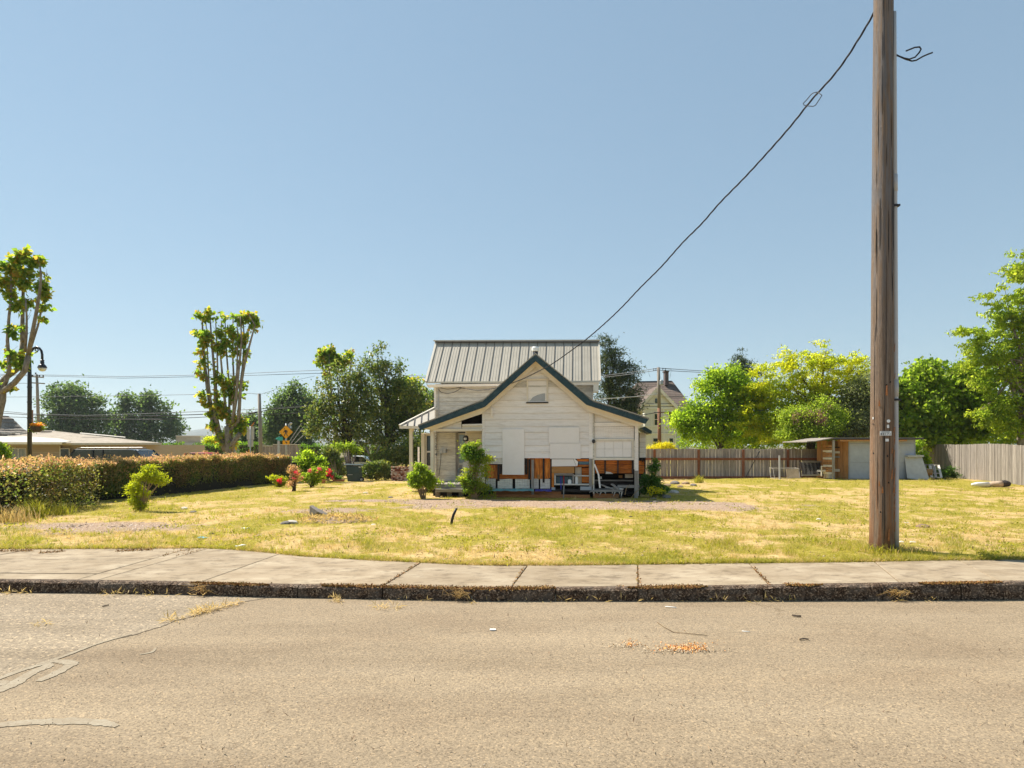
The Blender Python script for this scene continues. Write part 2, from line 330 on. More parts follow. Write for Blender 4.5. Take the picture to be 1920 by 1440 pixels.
M['lf_tip'] = leafmat('dry_hedge_tip', c3((.38,.20,.12),(.50,.31,.19),(.33,.26,.09),(.55,.40,.26)), .45, 1.1, c3((.26,.26,.06),(.40,.29,.13),(.48,.30,.18)), tint=(1.1,.95,.75))
M['lf_shrub'] = leafmat('fresh_shrub_leaf', c3((.14,.21,.022),(.21,.28,.03),(.29,.34,.05)), .58)
M['lf_yellow'] = leafmat('lime_yellow_leaf', c3((0.275,0.300,0.015),(0.375,0.375,0.025),(0.225,0.275,0.019)), .5)
M['lf_climb'] = leafmat('climber_leaf', c3((.06,.13,.02),(.11,.19,.028),(.19,.26,.04)), .55, .9, c3((.26,.31,.03),(.34,.36,.04),(.42,.41,.06)))
M['lf_weed'] = leafmat('weed_leaf', c3((0.042,0.102,0.024),(0.072,0.144,0.030),(0.120,0.192,0.036)), 0.50)
M['fl_red'] = leafmat('red_petal', c3((.60,.03,.05),(.72,.06,.09),(.65,.04,.06)), .3, tint=(1,.6,.6))
M['fl_pink'] = leafmat('pink_petal', c3((.62,.16,.18),(.66,.22,.22)), .3, tint=(1,.7,.7))
M['fl_orange'] = leafmat('orange_petal', c3((.75,.22,.03),(.75,.42,.05),(.6,.5,.06)), .3, tint=(1,.8,.5))
M['fl_mauve'] = leafmat('faded_mauve_petal', c3((.40,.22,.22),(.34,.17,.13),(.45,.28,.30)), .3, tint=(1,.8,.8))
M['fl_yellow'] = leafmat('yellow_petal', c3((.62,.52,.02),(.5,.46,.03)), .4)
M['gr_green'] = leafmat('green_grass', c3((.15,.17,.018),(.22,.22,.026),(.30,.27,.04),(.38,.31,.08)), .4, .6, c3((.20,.20,.022),(.30,.265,.035),(.40,.33,.08)))
M['gr_dry'] = leafmat('dry_straw_grass', c3((.38,.26,.11),(.50,.36,.16),(.58,.45,.24),(.36,.30,.07)), .35, .5, c3((.38,.31,.08),(.48,.37,.13),(.56,.41,.20)), tint=(1,.95,.8))
M['chimney'] = surf('dark_chimney_brick', [(.07,.055,.055),(.13,.10,.095)], 6, rough=.9, bump=.2)
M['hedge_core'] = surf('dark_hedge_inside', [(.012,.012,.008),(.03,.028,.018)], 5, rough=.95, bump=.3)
M['brick_pale'] = surf('mortar_caked_brick', [(.42,.36,.32),(.62,.56,.51)], 6, rough=.9, bump=.3, objvar=.2)
M['brick_dark'] = surf('dark_red_brick', [(.13,.045,.035),(.24,.09,.065)], 6, rough=.9, bump=.3, objvar=.3)
# ------------------------------------------------------------------ ground heights and pixel -> place
_kb = [(0,1111),(165,1113),(330,1115.5),(480,1120),(720,1124),(900,1127.5),(1200,1127.5),(1460,1127),(1900,1125)]
KX = []; KY = []
for px, py in _kb:
    Y = F * EYE / (py - HY); KX.append((px - CX) / F * Y); KY.append(Y)
s0 = (KY[1] - KY[0]) / (KX[1] - KX[0])
KX = [-70, -14] + KX + [70]; KY = [KY[0] + s0 * .5 * (-14 - KX[2]), KY[0] + s0 * (-14 - KX[2])] + KY + [KY[-1]]
def kerbY(X): return float(np.interp(X, KX, KY))
ZX = [-7, -5.4, -3.1, -.4, 1.5, 3.2, 6.0, 9]; ZZ = [.14, .14, .137, .132, .146, .167, .199, .205]
def zt(X): return np.interp(X, ZX, ZZ)
def zlot(X, Y):
    z = np.interp(Y, [0, 10, 21.5, 35, 60, 90], [.15, .13, .0, -.10, -.32, -.4])
    return z + .11 * sm((X - 5) / 10) * sm((Y - 24) / 8) + (.05 * (fbm(X * .35, Y * .35, 5) - .5) * sm((Y - 10) / 2))
def gz(X, Y):
    X = np.asarray(X, float); Y = np.asarray(Y, float)
    t = sm((Y - 9.3) / 4)
    return zt(X) * (1 - t) + zlot(X, Y) * t
def G(px, py, fz=None):
    z = 0.1
    for _ in range(30):
        Y = F * (EYE - z) / (py - HY); X = (px - CX) / F * Y
        z = .5 * z + .5 * float((fz or gz)(X, Y))
    return Vector((X, Y, z))
def S(px, py): return G(px, py, lambda X, Y: float(zt(X)))
def P(px, py, Y): return Vector(((px - CX) / F * Y, Y, EYE - (py - HY) / F * Y))
def gp(px, Y):
    X = (px - CX) / F * Y; return Vector((X, Y, float(gz(X, Y))))

# ------------------------------------------------------------------ far ground, lot, road
g = MB(); g.add([(-5000,88,-.42),(5000,88,-.42),(5000,6000,-.42),(-5000,6000,-.42)], [(0,1,2,3)])
g.add([(-5000,-200,-.42),(-90,-200,-.42),(-90,88,-.42),(-5000,88,-.42)], [(0,1,2,3)])
g.add([(90,-200,-.42),(5000,-200,-.42),(5000,88,-.42),(90,88,-.42)], [(0,1,2,3)])
M['far_ground'] = surf('far_ground', [(.12,.10,.05),(.20,.17,.08)], .08, rough=.95, bump=0, objvar=0)
tag(g.build('far_ground', M['far_ground']), kind='structure')

# sidewalk back edge as a function of X (from the photograph's line)
_sb = [(0,1030),(200,1029),(380,1028),(440,1031),(500,1036),(560,1043),(680,1050),(790,1055),(900,1060),(1050,1060.5),(1200,1058.5),(1400,1056),(1660,1053),(1920,1049)]
_q = [S(*p) for p in _sb]; BX = [-70] + [q.x for q in _q] + [70]; BY = [_q[0].y + .6] + [q.y for q in _q] + [_q[-1].y + .1]
def backY(X): return np.interp(X, BX, BY)

def f_green(X, Y):
    a = fbm(X * .55, Y * .42, 21, 4); b = fbm(X * 2.2, Y * 1.5, 31, 4); c = fbm(X * 5.5, Y * 3.2, 41, 2)
    g_ = -.10 + sm((a - .36) / .26) * .52 + sm((b - .40) / .24) * .50 + (c - .5) * .5
    d = Y - backY(X)
    g_ = g_ + .35 * np.exp(-(d / .45) ** 2)                              # greener along the pavement
    g_ = g_ - .55 * np.exp(-((Y - 12.0) / .9) ** 2) * sm((-X - .5) / 2) * sm((X + 9) / 2)   # dry band
    g_ = g_ - .30 * np.exp(-((Y - 10.2) / .5) ** 2) * sm((-X + 1) / 2)
    g_ = g_ + .20 * sm((Y - 24) / 6) * sm((X - 6) / 3)
    return np.clip(g_, 0, 1)
def f_gravel(X, Y):
    n = (fbm(X * .8, Y * .8, 77, 3) - .5)
    v = Y - (21.2 - .12 * X)
    a = np.exp(-((v + 2.0 + n * 1.5) / 1.55) ** 2) * sm((X + 4.2 + n * 3) / 1.5) * sm((9.5 + n * 4 - X) / 3)
    b = .8 * np.exp(-((Y - 20.3 + n) / .7) ** 2) * sm((X + 7) / 1.5) * sm((-2 - X) / 1)
    c = .8 * np.exp(-(((X + 8.9) / 2.2) ** 2 + ((Y - 13.2 + n) / 1.1) ** 2))
    d = .6 * np.exp(-(((X + 5.0 ) / 1.5) ** 2 + ((Y - 17.0) / 1.2) ** 2))
    return np.clip(np.maximum.reduce([a, b, c, d]) * 1.2 + n * .25, 0, 1)

xs = np.unique(np.concatenate([np.linspace(-90, -26, 30), np.arange(-26, 26, .16), np.linspace(26, 90, 30)]))
tt = np.concatenate([np.array([0, .04]), np.arange(.12, 8, .1), np.arange(8, 28, .22), np.linspace(28, 80, 30)])
XX, TT = np.meshgrid(xs, tt)
B0 = backY(XX) - .03
YY = B0 + TT * np.where(TT < 28, 1, 1)
ZZg = gz(XX, YY) + .012
lump = (fbm(XX * 2.1, YY * 2.1, 3, 3) - .5) * .05 * sm(TT / .4) * (YY < 40)
ZZg = ZZg + lump
ZZg[0, :] -= .14                                                          # lip under the slab edge
Vg = np.stack([XX.ravel(), YY.ravel(), ZZg.ravel()], 1)
ny, nx = XX.shape; idx = np.arange(ny * nx).reshape(ny, nx)
Fg = np.stack([idx[:-1, :-1].ravel(), idx[:-1, 1:].ravel(), idx[1:, 1:].ravel(), idx[1:, :-1].ravel()], 1)
GR = f_green(XX, YY).ravel(); GV = f_gravel(XX, YY).ravel()
def lot_mat():
    m, t, b = base_mat('lot_soil_and_turf'); L = t.links.new
    tc = _n(t, 'ShaderNodeTexCoord')
    def nz(s, d=6):
        n = _n(t, 'ShaderNodeTexNoise'); n.inputs['Scale'].default_value = s; n.inputs['Detail'].default_value = d; n.inputs['Roughness'].default_value = .65
        L(tc.outputs['Object'], n.inputs['Vector']); return n
    dry = ramp(t, [(.3, (.24,.15,.06)), (.45, (.42,.29,.12)), (.58, (.53,.385,.17)), (.7, (.62,.48,.25))]); L(nz(9, 9).outputs['Fac'], dry.inputs[0])
    grn = ramp(t, [(.3, (.15,.12,.018)), (.5, (.29,.24,.036)), (.68, (.43,.335,.085))]); L(nz(11, 9).outputs['Fac'], grn.inputs[0])
    grv = ramp(t, [(.3, (.15,.10,.07)), (.48, (.32,.225,.155)), (.62, (.44,.325,.235)), (.74, (.56,.45,.34))]); L(nz(26, 6).outputs['Fac'], grv.inputs[0])
    at = _n(t, 'ShaderNodeAttribute', attribute_name='green'); av = _n(t, 'ShaderNodeAttribute', attribute_name='gravel')
    n3 = nz(5, 8); ad = _n(t, 'ShaderNodeMath', operation='ADD'); L(at.outputs['Fac'], ad.inputs[0]); L(n3.outputs['Fac'], ad.inputs[1])
    rg = ramp(t, [(.72, (0,0,0)), (1.05, (1,1,1))]); L(ad.outputs[0], rg.inputs[0])
    m1 = _n(t, 'ShaderNodeMixRGB'); L(rg.outputs[0], m1.inputs[0]); L(dry.outputs[0], m1.inputs[1]); L(grn.outputs[0], m1.inputs[2])
    ad2 = _n(t, 'ShaderNodeMath', operation='ADD'); L(av.outputs['Fac'], ad2.inputs[0]); L(n3.outputs['Fac'], ad2.inputs[1])
    rv = ramp(t, [(.85, (0,0,0)), (1.1, (1,1,1))]); L(ad2.outputs[0], rv.inputs[0])
    m2 = _n(t, 'ShaderNodeMixRGB'); L(rv.outputs[0], m2.inputs[0]); L(m1.outputs[0], m2.inputs[1]); L(grv.outputs[0], m2.inputs[2])
    L(m2.outputs[0], b.inputs['Base Color']); b.inputs['Roughness'].default_value = .95; b.inputs['Specular IOR Level'].default_value = .1
    bp = _n(t, 'ShaderNodeBump'); bp.inputs['Strength'].default_value = .8; bp.inputs['Distance'].default_value = .04
    L(nz(22, 8).outputs['Fac'], bp.inputs['Height']); L(bp.outputs[0], b.inputs['Normal'])
    return m
lot = arr_mesh('lot_ground', Vg, Fg, lot_mat(), origin=(0, 20, 0), attrs={'green': GR, 'gravel': GV}, smooth=True)
tag(lot, kind='structure')

def asphalt(name, cols, agg, light, warm=.0):
    m, t, b = base_mat(name); L = t.links.new
    tc = _n(t, 'ShaderNodeTexCoord')
    def nz(s, d=4, r=.6):
        n = _n(t, 'ShaderNodeTexNoise'); n.inputs['Scale'].default_value = s; n.inputs['Detail'].default_value = d; n.inputs['Roughness'].default_value = r
        L(tc.outputs['Object'], n.inputs['Vector']); return n
    big = ramp(t, [(.33, cols[0]), (.5, cols[1]), (.68, cols[2])])
    mpg = _n(t, 'ShaderNodeMapping'); mpg.inputs['Scale'].default_value = (.35, 1.1, 1); L(tc.outputs['Object'], mpg.inputs[0])
    nb = nz(1.2, 9, .6); L(mpg.outputs[0], nb.inputs['Vector']); L(nb.outputs['Fac'], big.inputs[0])
    vo = _n(t, 'ShaderNodeTexVoronoi'); vo.inputs['Scale'].default_value = agg; L(tc.outputs['Object'], vo.inputs['Vector'])
    st = ramp(t, [(0, (.60,.60,.60)), (.16, (.78,.77,.76)), (.5, (1,1,1)), (.80, (1.04,1.03,1.0)), (.93, (1.3,1.26,1.2)), (1, (light,light*.95,light*.87))]); sx = _n(t, 'ShaderNodeSeparateColor'); L(vo.outputs['Color'], sx.inputs[0]); L(sx.outputs[0], st.inputs[0])
    mu = _n(t, 'ShaderNodeMixRGB', blend_type='MULTIPLY'); mu.inputs[0].default_value = 1; L(big.outputs[0], mu.inputs[1]); L(st.outputs[0], mu.inputs[2])
    sp = ramp(t, [(.30, (.55,.5,.46)), (.40, (1,1,1))]); L(nz(55, 3).outputs['Fac'], sp.inputs[0])
    mu2 = _n(t, 'ShaderNodeMixRGB', blend_type='MULTIPLY'); mu2.inputs[0].default_value = .8; L(mu.outputs[0], mu2.inputs[1]); L(sp.outputs[0], mu2.inputs[2])
    mps = _n(t, 'ShaderNodeMapping'); mps.inputs['Scale'].default_value = (.12, 1.6, 1); L(tc.outputs['Object'], mps.inputs[0])
    ns = nz(1.0, 5, .55); L(mps.outputs[0], ns.inputs['Vector']); rs_ = ramp(t, [(.32, (.88,.87,.86)), (.5, (1,1,1)), (.68, (1.08,1.075,1.06))]); L(ns.outputs['Fac'], rs_.inputs[0])
    mu3 = _n(t, 'ShaderNodeMixRGB', blend_type='MULTIPLY'); mu3.inputs[0].default_value = 1; L(mu2.outputs[0], mu3.inputs[1]); L(rs_.outputs[0], mu3.inputs[2])
    nst = nz(.8, 8, .7); rst = ramp(t, [(.60, (1,1,1)), (.72, (.78,.76,.74))]); L(nst.outputs['Fac'], rst.inputs[0])
    mu4 = _n(t, 'ShaderNodeMixRGB', blend_type='MULTIPLY'); mu4.inputs[0].default_value = .9; L(mu3.outputs[0], mu4.inputs[1]); L(rst.outputs[0], mu4.inputs[2])
    vc = _n(t, 'ShaderNodeTexVoronoi', feature='DISTANCE_TO_EDGE'); vc.inputs['Scale'].default_value = .55; nd = nz(2.2, 6, .7)
    mv = _n(t, 'ShaderNodeMixRGB'); mv.inputs[0].default_value = .28; L(tc.outputs['Object'], mv.inputs[1]); L(nd.outputs['Color'], mv.inputs[2]); L(mv.outputs[0], vc.inputs['Vector'])
    rc = ramp(t, [(.0, (.62,.58,.54)), (.0035, (1,1,1))]); L(vc.outputs['Distance'], rc.inputs[0])
    mu5 = _n(t, 'ShaderNodeMixRGB', blend_type='MULTIPLY'); ncm = nz(.9, 3); rcm = ramp(t, [(.5, (0,0,0)), (.6, (.8,.8,.8))]); L(ncm.outputs['Fac'], rcm.inputs[0]); L(rcm.outputs[0], mu5.inputs[0]); L(mu4.outputs[0], mu5.inputs[1]); L(rc.outputs[0], mu5.inputs[2])
    L(mu5.outputs[0], b.inputs['Base Color']); b.inputs['Roughness'].default_value = .9; b.inputs['Specular IOR Level'].default_value = .15
    bp = _n(t, 'ShaderNodeBump'); bp.inputs['Strength'].default_value = .4; bp.inputs['Distance'].default_value = .006
    L(sx.outputs[1], bp.inputs['Height']); L(bp.outputs[0], b.inputs['Normal'])
    return m
M['asphalt'] = asphalt('worn_tan_asphalt', [(.235,.180,.120),(.262,.205,.138),(.288,.228,.156)], 95, 1.45)
M['asphalt_old'] = asphalt('coarse_old_asphalt', [(.235,.188,.13),(.27,.218,.155),(.305,.25,.18)], 60, 1.9)
rx = np.unique(np.concatenate([np.linspace(-70, 70, 57), np.linspace(-10, 10, 81)]))
V = []; Fq = []
for i, x in enumerate(rx):
    for y in (-60, -20, 0, 3, 5, kerbY(x) + .05): V.append((x, y, 0))
for i in range(len(rx) - 1):
    for j in range(5): Fq.append((i*6+j, (i+1)*6+j, (i+1)*6+j+1, i*6+j+1))
r_ = MB(); r_.add(V, Fq); tag(r_.build('road', M['asphalt'], origin=(0, 0, 0)), kind='structure')

def sheet(px, z=.004, fz=None): return [Vector((p.x, p.y, p.z + z)) for p in (G(a, b, (fz or (lambda X, Y: 0.0))) for a, b in px)]
# older coarse asphalt left of the crack
crack = [(497,1122.5),(466,1127),(430,1136),(395,1146),(360,1156),(330,1164),(300,1176),(250,1191),(205,1201),(150,1219),(95,1238),(40,1256),(0,1270),(-60,1292),(-200,1340)]
cr = [G(a, b, lambda X, Y: 0.0) for a, b in crack]
poly = []
for i, p in enumerate(cr):
    x = p.x + (.01 * math.sin(i * 7)); poly.append((p, Vector((p.x - .01, kerbY(p.x) + .03, 0))))
o = MB()
o.v = [Vector((a.x, a.y, .002)) for a, _ in poly] + [Vector((b.x, b.y, .002)) for _, b in poly]
n = len(poly); o.f = [(i, i+1, n+i+1, n+i) for i in range(n - 1)]
lx = poly[-1][0]; k = len(o.v)
o.v += [Vector((lx.x - 25, lx.y - 1.5, .002)), Vector((lx.x - 25, kerbY(lx.x - 25) - .02, .002))]
o.f.append((n - 1, k, k + 1, 2*n - 1))
tag(o.build('old_road_surface', M['asphalt_old'], origin=(0, 0, .002)), kind='structure')
# crack strip
o = MB()
pts = []
for i in range(len(cr) - 1):
    for k in range(8): pts.append(cr[i].lerp(cr[i+1], k / 8))
for i, p in enumerate(pts):
    d = (pts[min(i+1, len(pts)-1)] - pts[max(i-1, 0)]).normalized(); s_ = Vector((-d.y, d.x, 0))
    wv = .003 + .007 * random.random(); p = p + s_ * random.uniform(-.012, .012)
    o.v += [Vector((*(p + s_ * wv).xy, .0034)), Vector((*(p - s_ * wv).xy, .0034))]
o.f = [(2*i, 2*i+1, 2*i+3, 2*i+2) for i in range(len(pts) - 1)]
M['crack'] = surf('dusty_crack', [(.06,.045,.03),(.17,.13,.085)], 9, rough=.95, bump=.4)
tag(o.build('road_crack', M['crack'], origin=(0, 0, 0)), kind='structure')

# pale scraped marks on the road (looped strokes, bottom left)
def wornmat():
    m, t, b = base_mat('pale_worn_road_paint'); L = t.links.new; tc = _n(t, 'ShaderNodeTexCoord')
    b.inputs['Roughness'].default_value = .9; b.inputs['Specular IOR Level'].default_value = .1
    nz = _n(t, 'ShaderNodeTexNoise'); nz.inputs['Scale'].default_value = 34; nz.inputs['Detail'].default_value = 8; nz.inputs['Roughness'].default_value = .75; L(tc.outputs['Object'], nz.inputs['Vector'])
    n2 = _n(t, 'ShaderNodeTexNoise'); n2.inputs['Scale'].default_value = 5; L(tc.outputs['Object'], n2.inputs['Vector'])
    ad = _n(t, 'ShaderNodeMath', operation='MULTIPLY_ADD'); ad.inputs[1].default_value = .5; L(n2.outputs['Fac'], ad.inputs[0]); L(nz.outputs['Fac'], ad.inputs[2])
    r = ramp(t, [(.58, (.255,.205,.145)), (.74, (.285,.238,.172)), (.90, (.335,.29,.218))]); L(ad.outputs[0], r.inputs[0]); L(r.outputs[0], b.inputs['Base Color'])
    return m
M['scrape'] = wornmat()
def stroke(pxs, ws, z=.0042):
    P_ = [G(a, b, lambda X, Y: 0.0) for a, b in pxs]
    # Catmull-Rom
    out = []; W = []
    Q = [P_[0]] + P_ + [P_[-1]]
    for i in range(1, len(Q) - 2):
        for k in range(8):
            t = k / 8; a, b, c, d = Q[i-1], Q[i], Q[i+1], Q[i+2]
            out.append(.5 * ((2*b) + (c - a)*t + (2*a - 5*b + 4*c - d)*t*t + (3*b - a - 3*c + d)*t**3)); W.append(ws[i-1] * (1-t) + ws[min(i, len(ws)-1)] * t)
    m = MB()
    for i, p in enumerate(out):
        d = (out[min(i+1, len(out)-1)] - out[max(i-1, 0)]).normalized(); s_ = Vector((-d.y, d.x, 0)) * W[i] * random.uniform(.75, 1.15)
        m.v += [Vector(((p + s_).x, (p + s_).y, z)), Vector(((p - s_).x, (p - s_).y, z))]
    m.f = [(2*i, 2*i+1, 2*i+3, 2*i+2) for i in range(len(out) - 1)]
    tag(m.build('road_marking', M['scrape']), kind='structure')
stroke([(-30,1304),(20,1285),(60,1262),(86,1251),(88,1246),(72,1248),(30,1261),(-10,1276)], [.06,.06,.05,.05,.04,.03,.03,.03])
stroke([(72,1278),(105,1263),(128,1250),(134,1245),(118,1241),(95,1241),(72,1248),(50,1256)], [.03,.045,.05,.05,.045,.04,.03,.02], .0048)
stroke([(70,1247),(120,1231),(170,1212),(205,1201),(250,1189)], [.025,.025,.02,.02,.012], .0054)
stroke([(-20,1281),(8,1279),(0,1287)], [.03,.03,.03], .0054)
stroke([(-40,1364),(20,1358),(80,1354),(140,1353),(190,1356),(222,1363)], [.03,.04,.05,.05,.04,.02])
stroke([(262,1228),(285,1223),(292,1215)], [.008,.02,.004])

# ------------------------------------------------------------------ kerb stones
def kerbmat():
    m, t, b = base_mat('black_pitted_kerb_concrete'); L = t.links.new
    tc = _n(t, 'ShaderNodeTexCoord'); ge = _n(t, 'ShaderNodeNewGeometry'); sp = _n(t, 'ShaderNodeSeparateXYZ'); L(ge.outputs['Position'], sp.inputs[0])
    vo = _n(t, 'ShaderNodeTexVoronoi'); vo.inputs['Scale'].default_value = 70; L(tc.outputs['Object'], vo.inputs['Vector'])
    sx = _n(t, 'ShaderNodeSeparateColor'); L(vo.outputs['Color'], sx.inputs[0])
    r1 = ramp(t, [(0, (.024,.015,.010)), (.55, (.075,.048,.031)), (.82, (.16,.105,.067)), (1, (.33,.245,.17))]); L(sx.outputs[0], r1.inputs[0])
    nz = _n(t, 'ShaderNodeTexNoise'); nz.inputs['Scale'].default_value = 7; nz.inputs['Detail'].default_value = 8; L(tc.outputs['Object'], nz.inputs['Vector'])
    r2 = ramp(t, [(.45, (0,0,0)), (.62, (1,1,1))]); L(nz.outputs['Fac'], r2.inputs[0])
    mx = _n(t, 'ShaderNodeMixRGB'); mx.inputs[2].default_value = (.20,.165,.13,1); mm = _n(t, 'ShaderNodeMath', operation='MULTIPLY'); mm.inputs[1].default_value = .35
    L(r2.outputs[0], mm.inputs[0]); L(mm.outputs[0], mx.inputs[0]); L(r1.outputs[0], mx.inputs[1])
    L(mx.outputs[0], b.inputs['Base Color']); b.inputs['Roughness'].default_value = .9; b.inputs['Specular IOR Level'].default_value = .15
    bp = _n(t, 'ShaderNodeBump'); bp.inputs['Strength'].default_value = .8; bp.inputs['Distance'].default_value = .012
    L(sx.outputs[1], bp.inputs['Height']); L(bp.outputs[0], b.inputs['Normal'])
    return m
M['kerb'] = kerbmat()
M['slab'] = surf('tan_concrete_slab', [(.23,.175,.112),(.285,.222,.148),(.335,.268,.185),(.40,.33,.235)], 1.7, (1,1.6,1), .9, .35, 40, .07, detail=12, dark=((.13,.098,.065), 4.5, .65), spec=.15)
kerb = thing('kerb', None, None, (0, 7.4, 0)); kerb['kind'] = 'structure'
KW = .14
cuts = [-70, -40, -18, -11.5] + [(px - CX) / F * 7.5 for px in (163, 361, 560, 720, 886, 1040, 1190, 1420, 1640, 1786)] + [7.6, 10, 14, 22, 40, 70]
for a, b in zip(cuts[:-1], cuts[1:]):
    m = MB(); nseg = max(2, int((b - a) / .14)); nseg = min(nseg, 40)
    a_, b_ = a + .006, b - .006; rings = []
    for i in range(nseg + 1):
        x = a_ + (b_ - a_) * i / nseg; y = kerbY(x); z = float(zt(x)) + .004; j = lambda s: random.uniform(-s, s)
        rings.append([(x, y + .002 + j(.008), -.05), (x, y + .004 + j(.010), z * .5), (x, y + .014 + j(.009), z - .022 + j(.008)), (x, y + .045 + j(.008), z + j(.004)), (x, y + KW, z), (x, y + KW, -.05)])
    for rr in rings: m.v += [Vector(p) for p in rr]
    for i in range(nseg):
        for k in range(6): m.f.append((i*6 + k, i*6 + (k+1) % 6, (i+1)*6 + (k+1) % 6, (i+1)*6 + k))
    m.f.append((0,1,2,3,4,5)); e = nseg * 6; m.f.append((e+5,e+4,e+3,e+2,e+1,e))
    m.build('kerb_stone', M['kerb'], kerb)

# ------------------------------------------------------------------ pavement slabs
walk = thing('pavement', None, None, (0, 8, .13)); walk['kind'] = 'structure'
bed = MB()
bx = np.linspace(-70, 70, 281)
for x in bx:
    z = float(zt(x)) - .018; y0 = kerbY(x) + KW + .003; y1 = float(backY(x)) - .002
    bed.v += [Vector((x, y0, z)), Vector((x, y1, z))]
bed.f = [(2*i, 2*i+2, 2*i+3, 2*i+1) for i in range(len(bx) - 1)]
bed.build('joint_bed', M['soil'], walk)
def front(x): return kerbY(x) + KW + .006
def slab(jl, jr, f0=0., f1=1.):
    """jl, jr: joint lines ((xb,yb),(xf,yf)) in metres; f0..f1 fraction from front to back"""
    g_ = .007
    (bl, fl), (br, fr) = jl, jr
    pts = []
    n = max(2, int((fr - fl) / .35))
    for i in range(n + 1):
        t = i / n; xb = bl + g_ + (br - bl - 2*g_) * t; xf = fl + g_ + (fr - fl - 2*g_) * t
        yb = float(backY(xb)); yf = front(xf)
        pf = Vector((xf, yf, 0)).lerp(Vector((xb, yb, 0)), f0 + (.006 if f0 > 0 else 0)); pb = Vector((xf, yf, 0)).lerp(Vector((xb, yb, 0)), f1 - (.006 if f1 < 1 else 0))
        pts.append((pf, pb))
    m = MB(); dz = random.uniform(-.004, .005)
    for pf, pb in pts:
        for p in (pf, pb):
            z = float(zt(p.x)) + dz
            m.v += [Vector((p.x, p.y, z)), Vector((p.x, p.y, z - .10))]
    for i in range(n):
        a = 4*i; b = 4*(i+1)
        m.f += [(a, b, b+2, a+2), (a+1, a+3, b+3, b+1), (a, a+1, b+1, b), (a+2, b+2, b+3, a+3)]
    m.f += [(0, 2, 3, 1), (4*n, 4*n+1, 4*n+3, 4*n+2)]
    m.build('slab', M['slab'], walk, bevel=.006)
def J(pb, pf):
    a, b = S(*pb), S(*pf); d = (b - a)
    # extend to back line and front line
    best = []
    for fn in (lambda p: p.y - float(backY(p.x)), lambda p: p.y - front(p.x)):
        lo, hi = -1.5, 2.5
        for _ in range(50):
            mid = (lo + hi) / 2; p = a + d * mid
            if fn(p) > 0: lo = mid
            else: hi = mid
        best.append((a + d * lo).x)
    return tuple(best)
js = [J((335,1034),(172,1079)), J((385,1030),(192,1085)), J((515,1042),(380,1090)), J((787,1056),(715,1100)), J((988,1062),(963,1095)),
      J((1196,1060),(1197,1098)), J((1411,1063),(1442,1096)), J((1642,1055),(1690,1094)), J((1803,1053),(1878,1092)), J((2060,1047),(2165,1090))]
j0 = (js[0][0] - 2.6, js[0][1] - 2.6); jm1 = (j0[0] - 2.8, j0[1] - 2.8)
for a, b in ((jm1, j0), (j0, js[0])):
    for f0, f1 in ((0, .15), (.15, .60), (.60, 1)): slab(a, b, f0, f1)
for a, b in zip(js[:-1], js[1:]): slab(a, b)
x = jm1
for k in range(12): y = (x[0] - 2.2, x[1] - 2.2); slab(y, x); x = y
x = js[-1]
for k in range(14): y = (x[0] + 1.8, x[1] + 1.8); slab(x, y); x = y
# ------------------------------------------------------------------ the weathered house
HA = R(-7.0); PV = Vector(((1005 - CX) / F * 22.0, 22.0, 0.0))
UA = Vector((math.cos(HA), math.sin(HA), 0)); VA = Vector((-math.sin(HA), math.cos(HA), 0))
house = thing('weathered_house', 'derelict white clapboard house with standing seam metal roof and boarded up gable front', 'house', PV, HA)
def HP(px, py, v):
    d = Vector(((px - CX) / F, 1, -(py - HY) / F)); c = Vector((0, 0, EYE))
    t = (v + (PV - c).dot(VA)) / d.dot(VA); q = c + d * t - PV
    return Vector((q.dot(UA), v, q.z))
def hpoly(name, pxs, v0, v1, mat, parent=None, **k):
    return MB().prism([HP(a, b, v0) for a, b in pxs], (0, v1 - v0, 0)).build(name, mat, parent or house, local=True, **k)
def hrect(name, x0, y0, x1, y1, v0, v1, mat, parent=None, **k):
    a = HP(x0, y1, v0); b = HP(x1, y0, v0)
    return MB().box((a.x, v0, a.z), (b.x, v1, b.z)).build(name, mat, parent or house, local=True, **k)
def clip_row(poly, z0, z1):
    def cl(ps, f):
        out = []
        for i in range(len(ps)):
            a, b = ps[i], ps[(i+1) % len(ps)]; fa, fb = f(a), f(b)
            if fa >= 0: out.append(a)
            if fa * fb < 0: t = fa / (fa - fb); out.append((a[0] + (b[0]-a[0])*t, a[1] + (b[1]-a[1])*t))
        return out
    p = cl(poly, lambda q: q[1] - z0)
    return cl(p, lambda q: z1 - q[1]) if p else p
def clapboards(poly_px, v, exposure, mat, name='siding_board', parent=None, off=0., worn=0, mat2=None):
    """one board per course, clipped to the outline, its lower edge proud of the one below"""
    poly = [(q.x, q.z) for q in (HP(a, b, v) for a, b in poly_px)]
    zs = [p[1] for p in poly]; z = min(zs) - off
    while z < max(zs):
        p = clip_row(poly, z, z + exposure - .004)
        if len(p) >= 3:
            za = min(q[1] for q in p); zb = max(q[1] for q in p)
            if zb - za > .015:
                dv = random.uniform(-.003, .003)
                fr = [Vector((x, v - .038 + .030 * (y_ - z) / exposure + dv, y_)) for x, y_ in p]
                bk = [Vector((x, v + .010, y_)) for x, y_ in p]
                MB().loft(fr, bk).build(name, (mat2 if mat2 and random.random() < worn else mat), parent or house, local=True)
        z += exposure
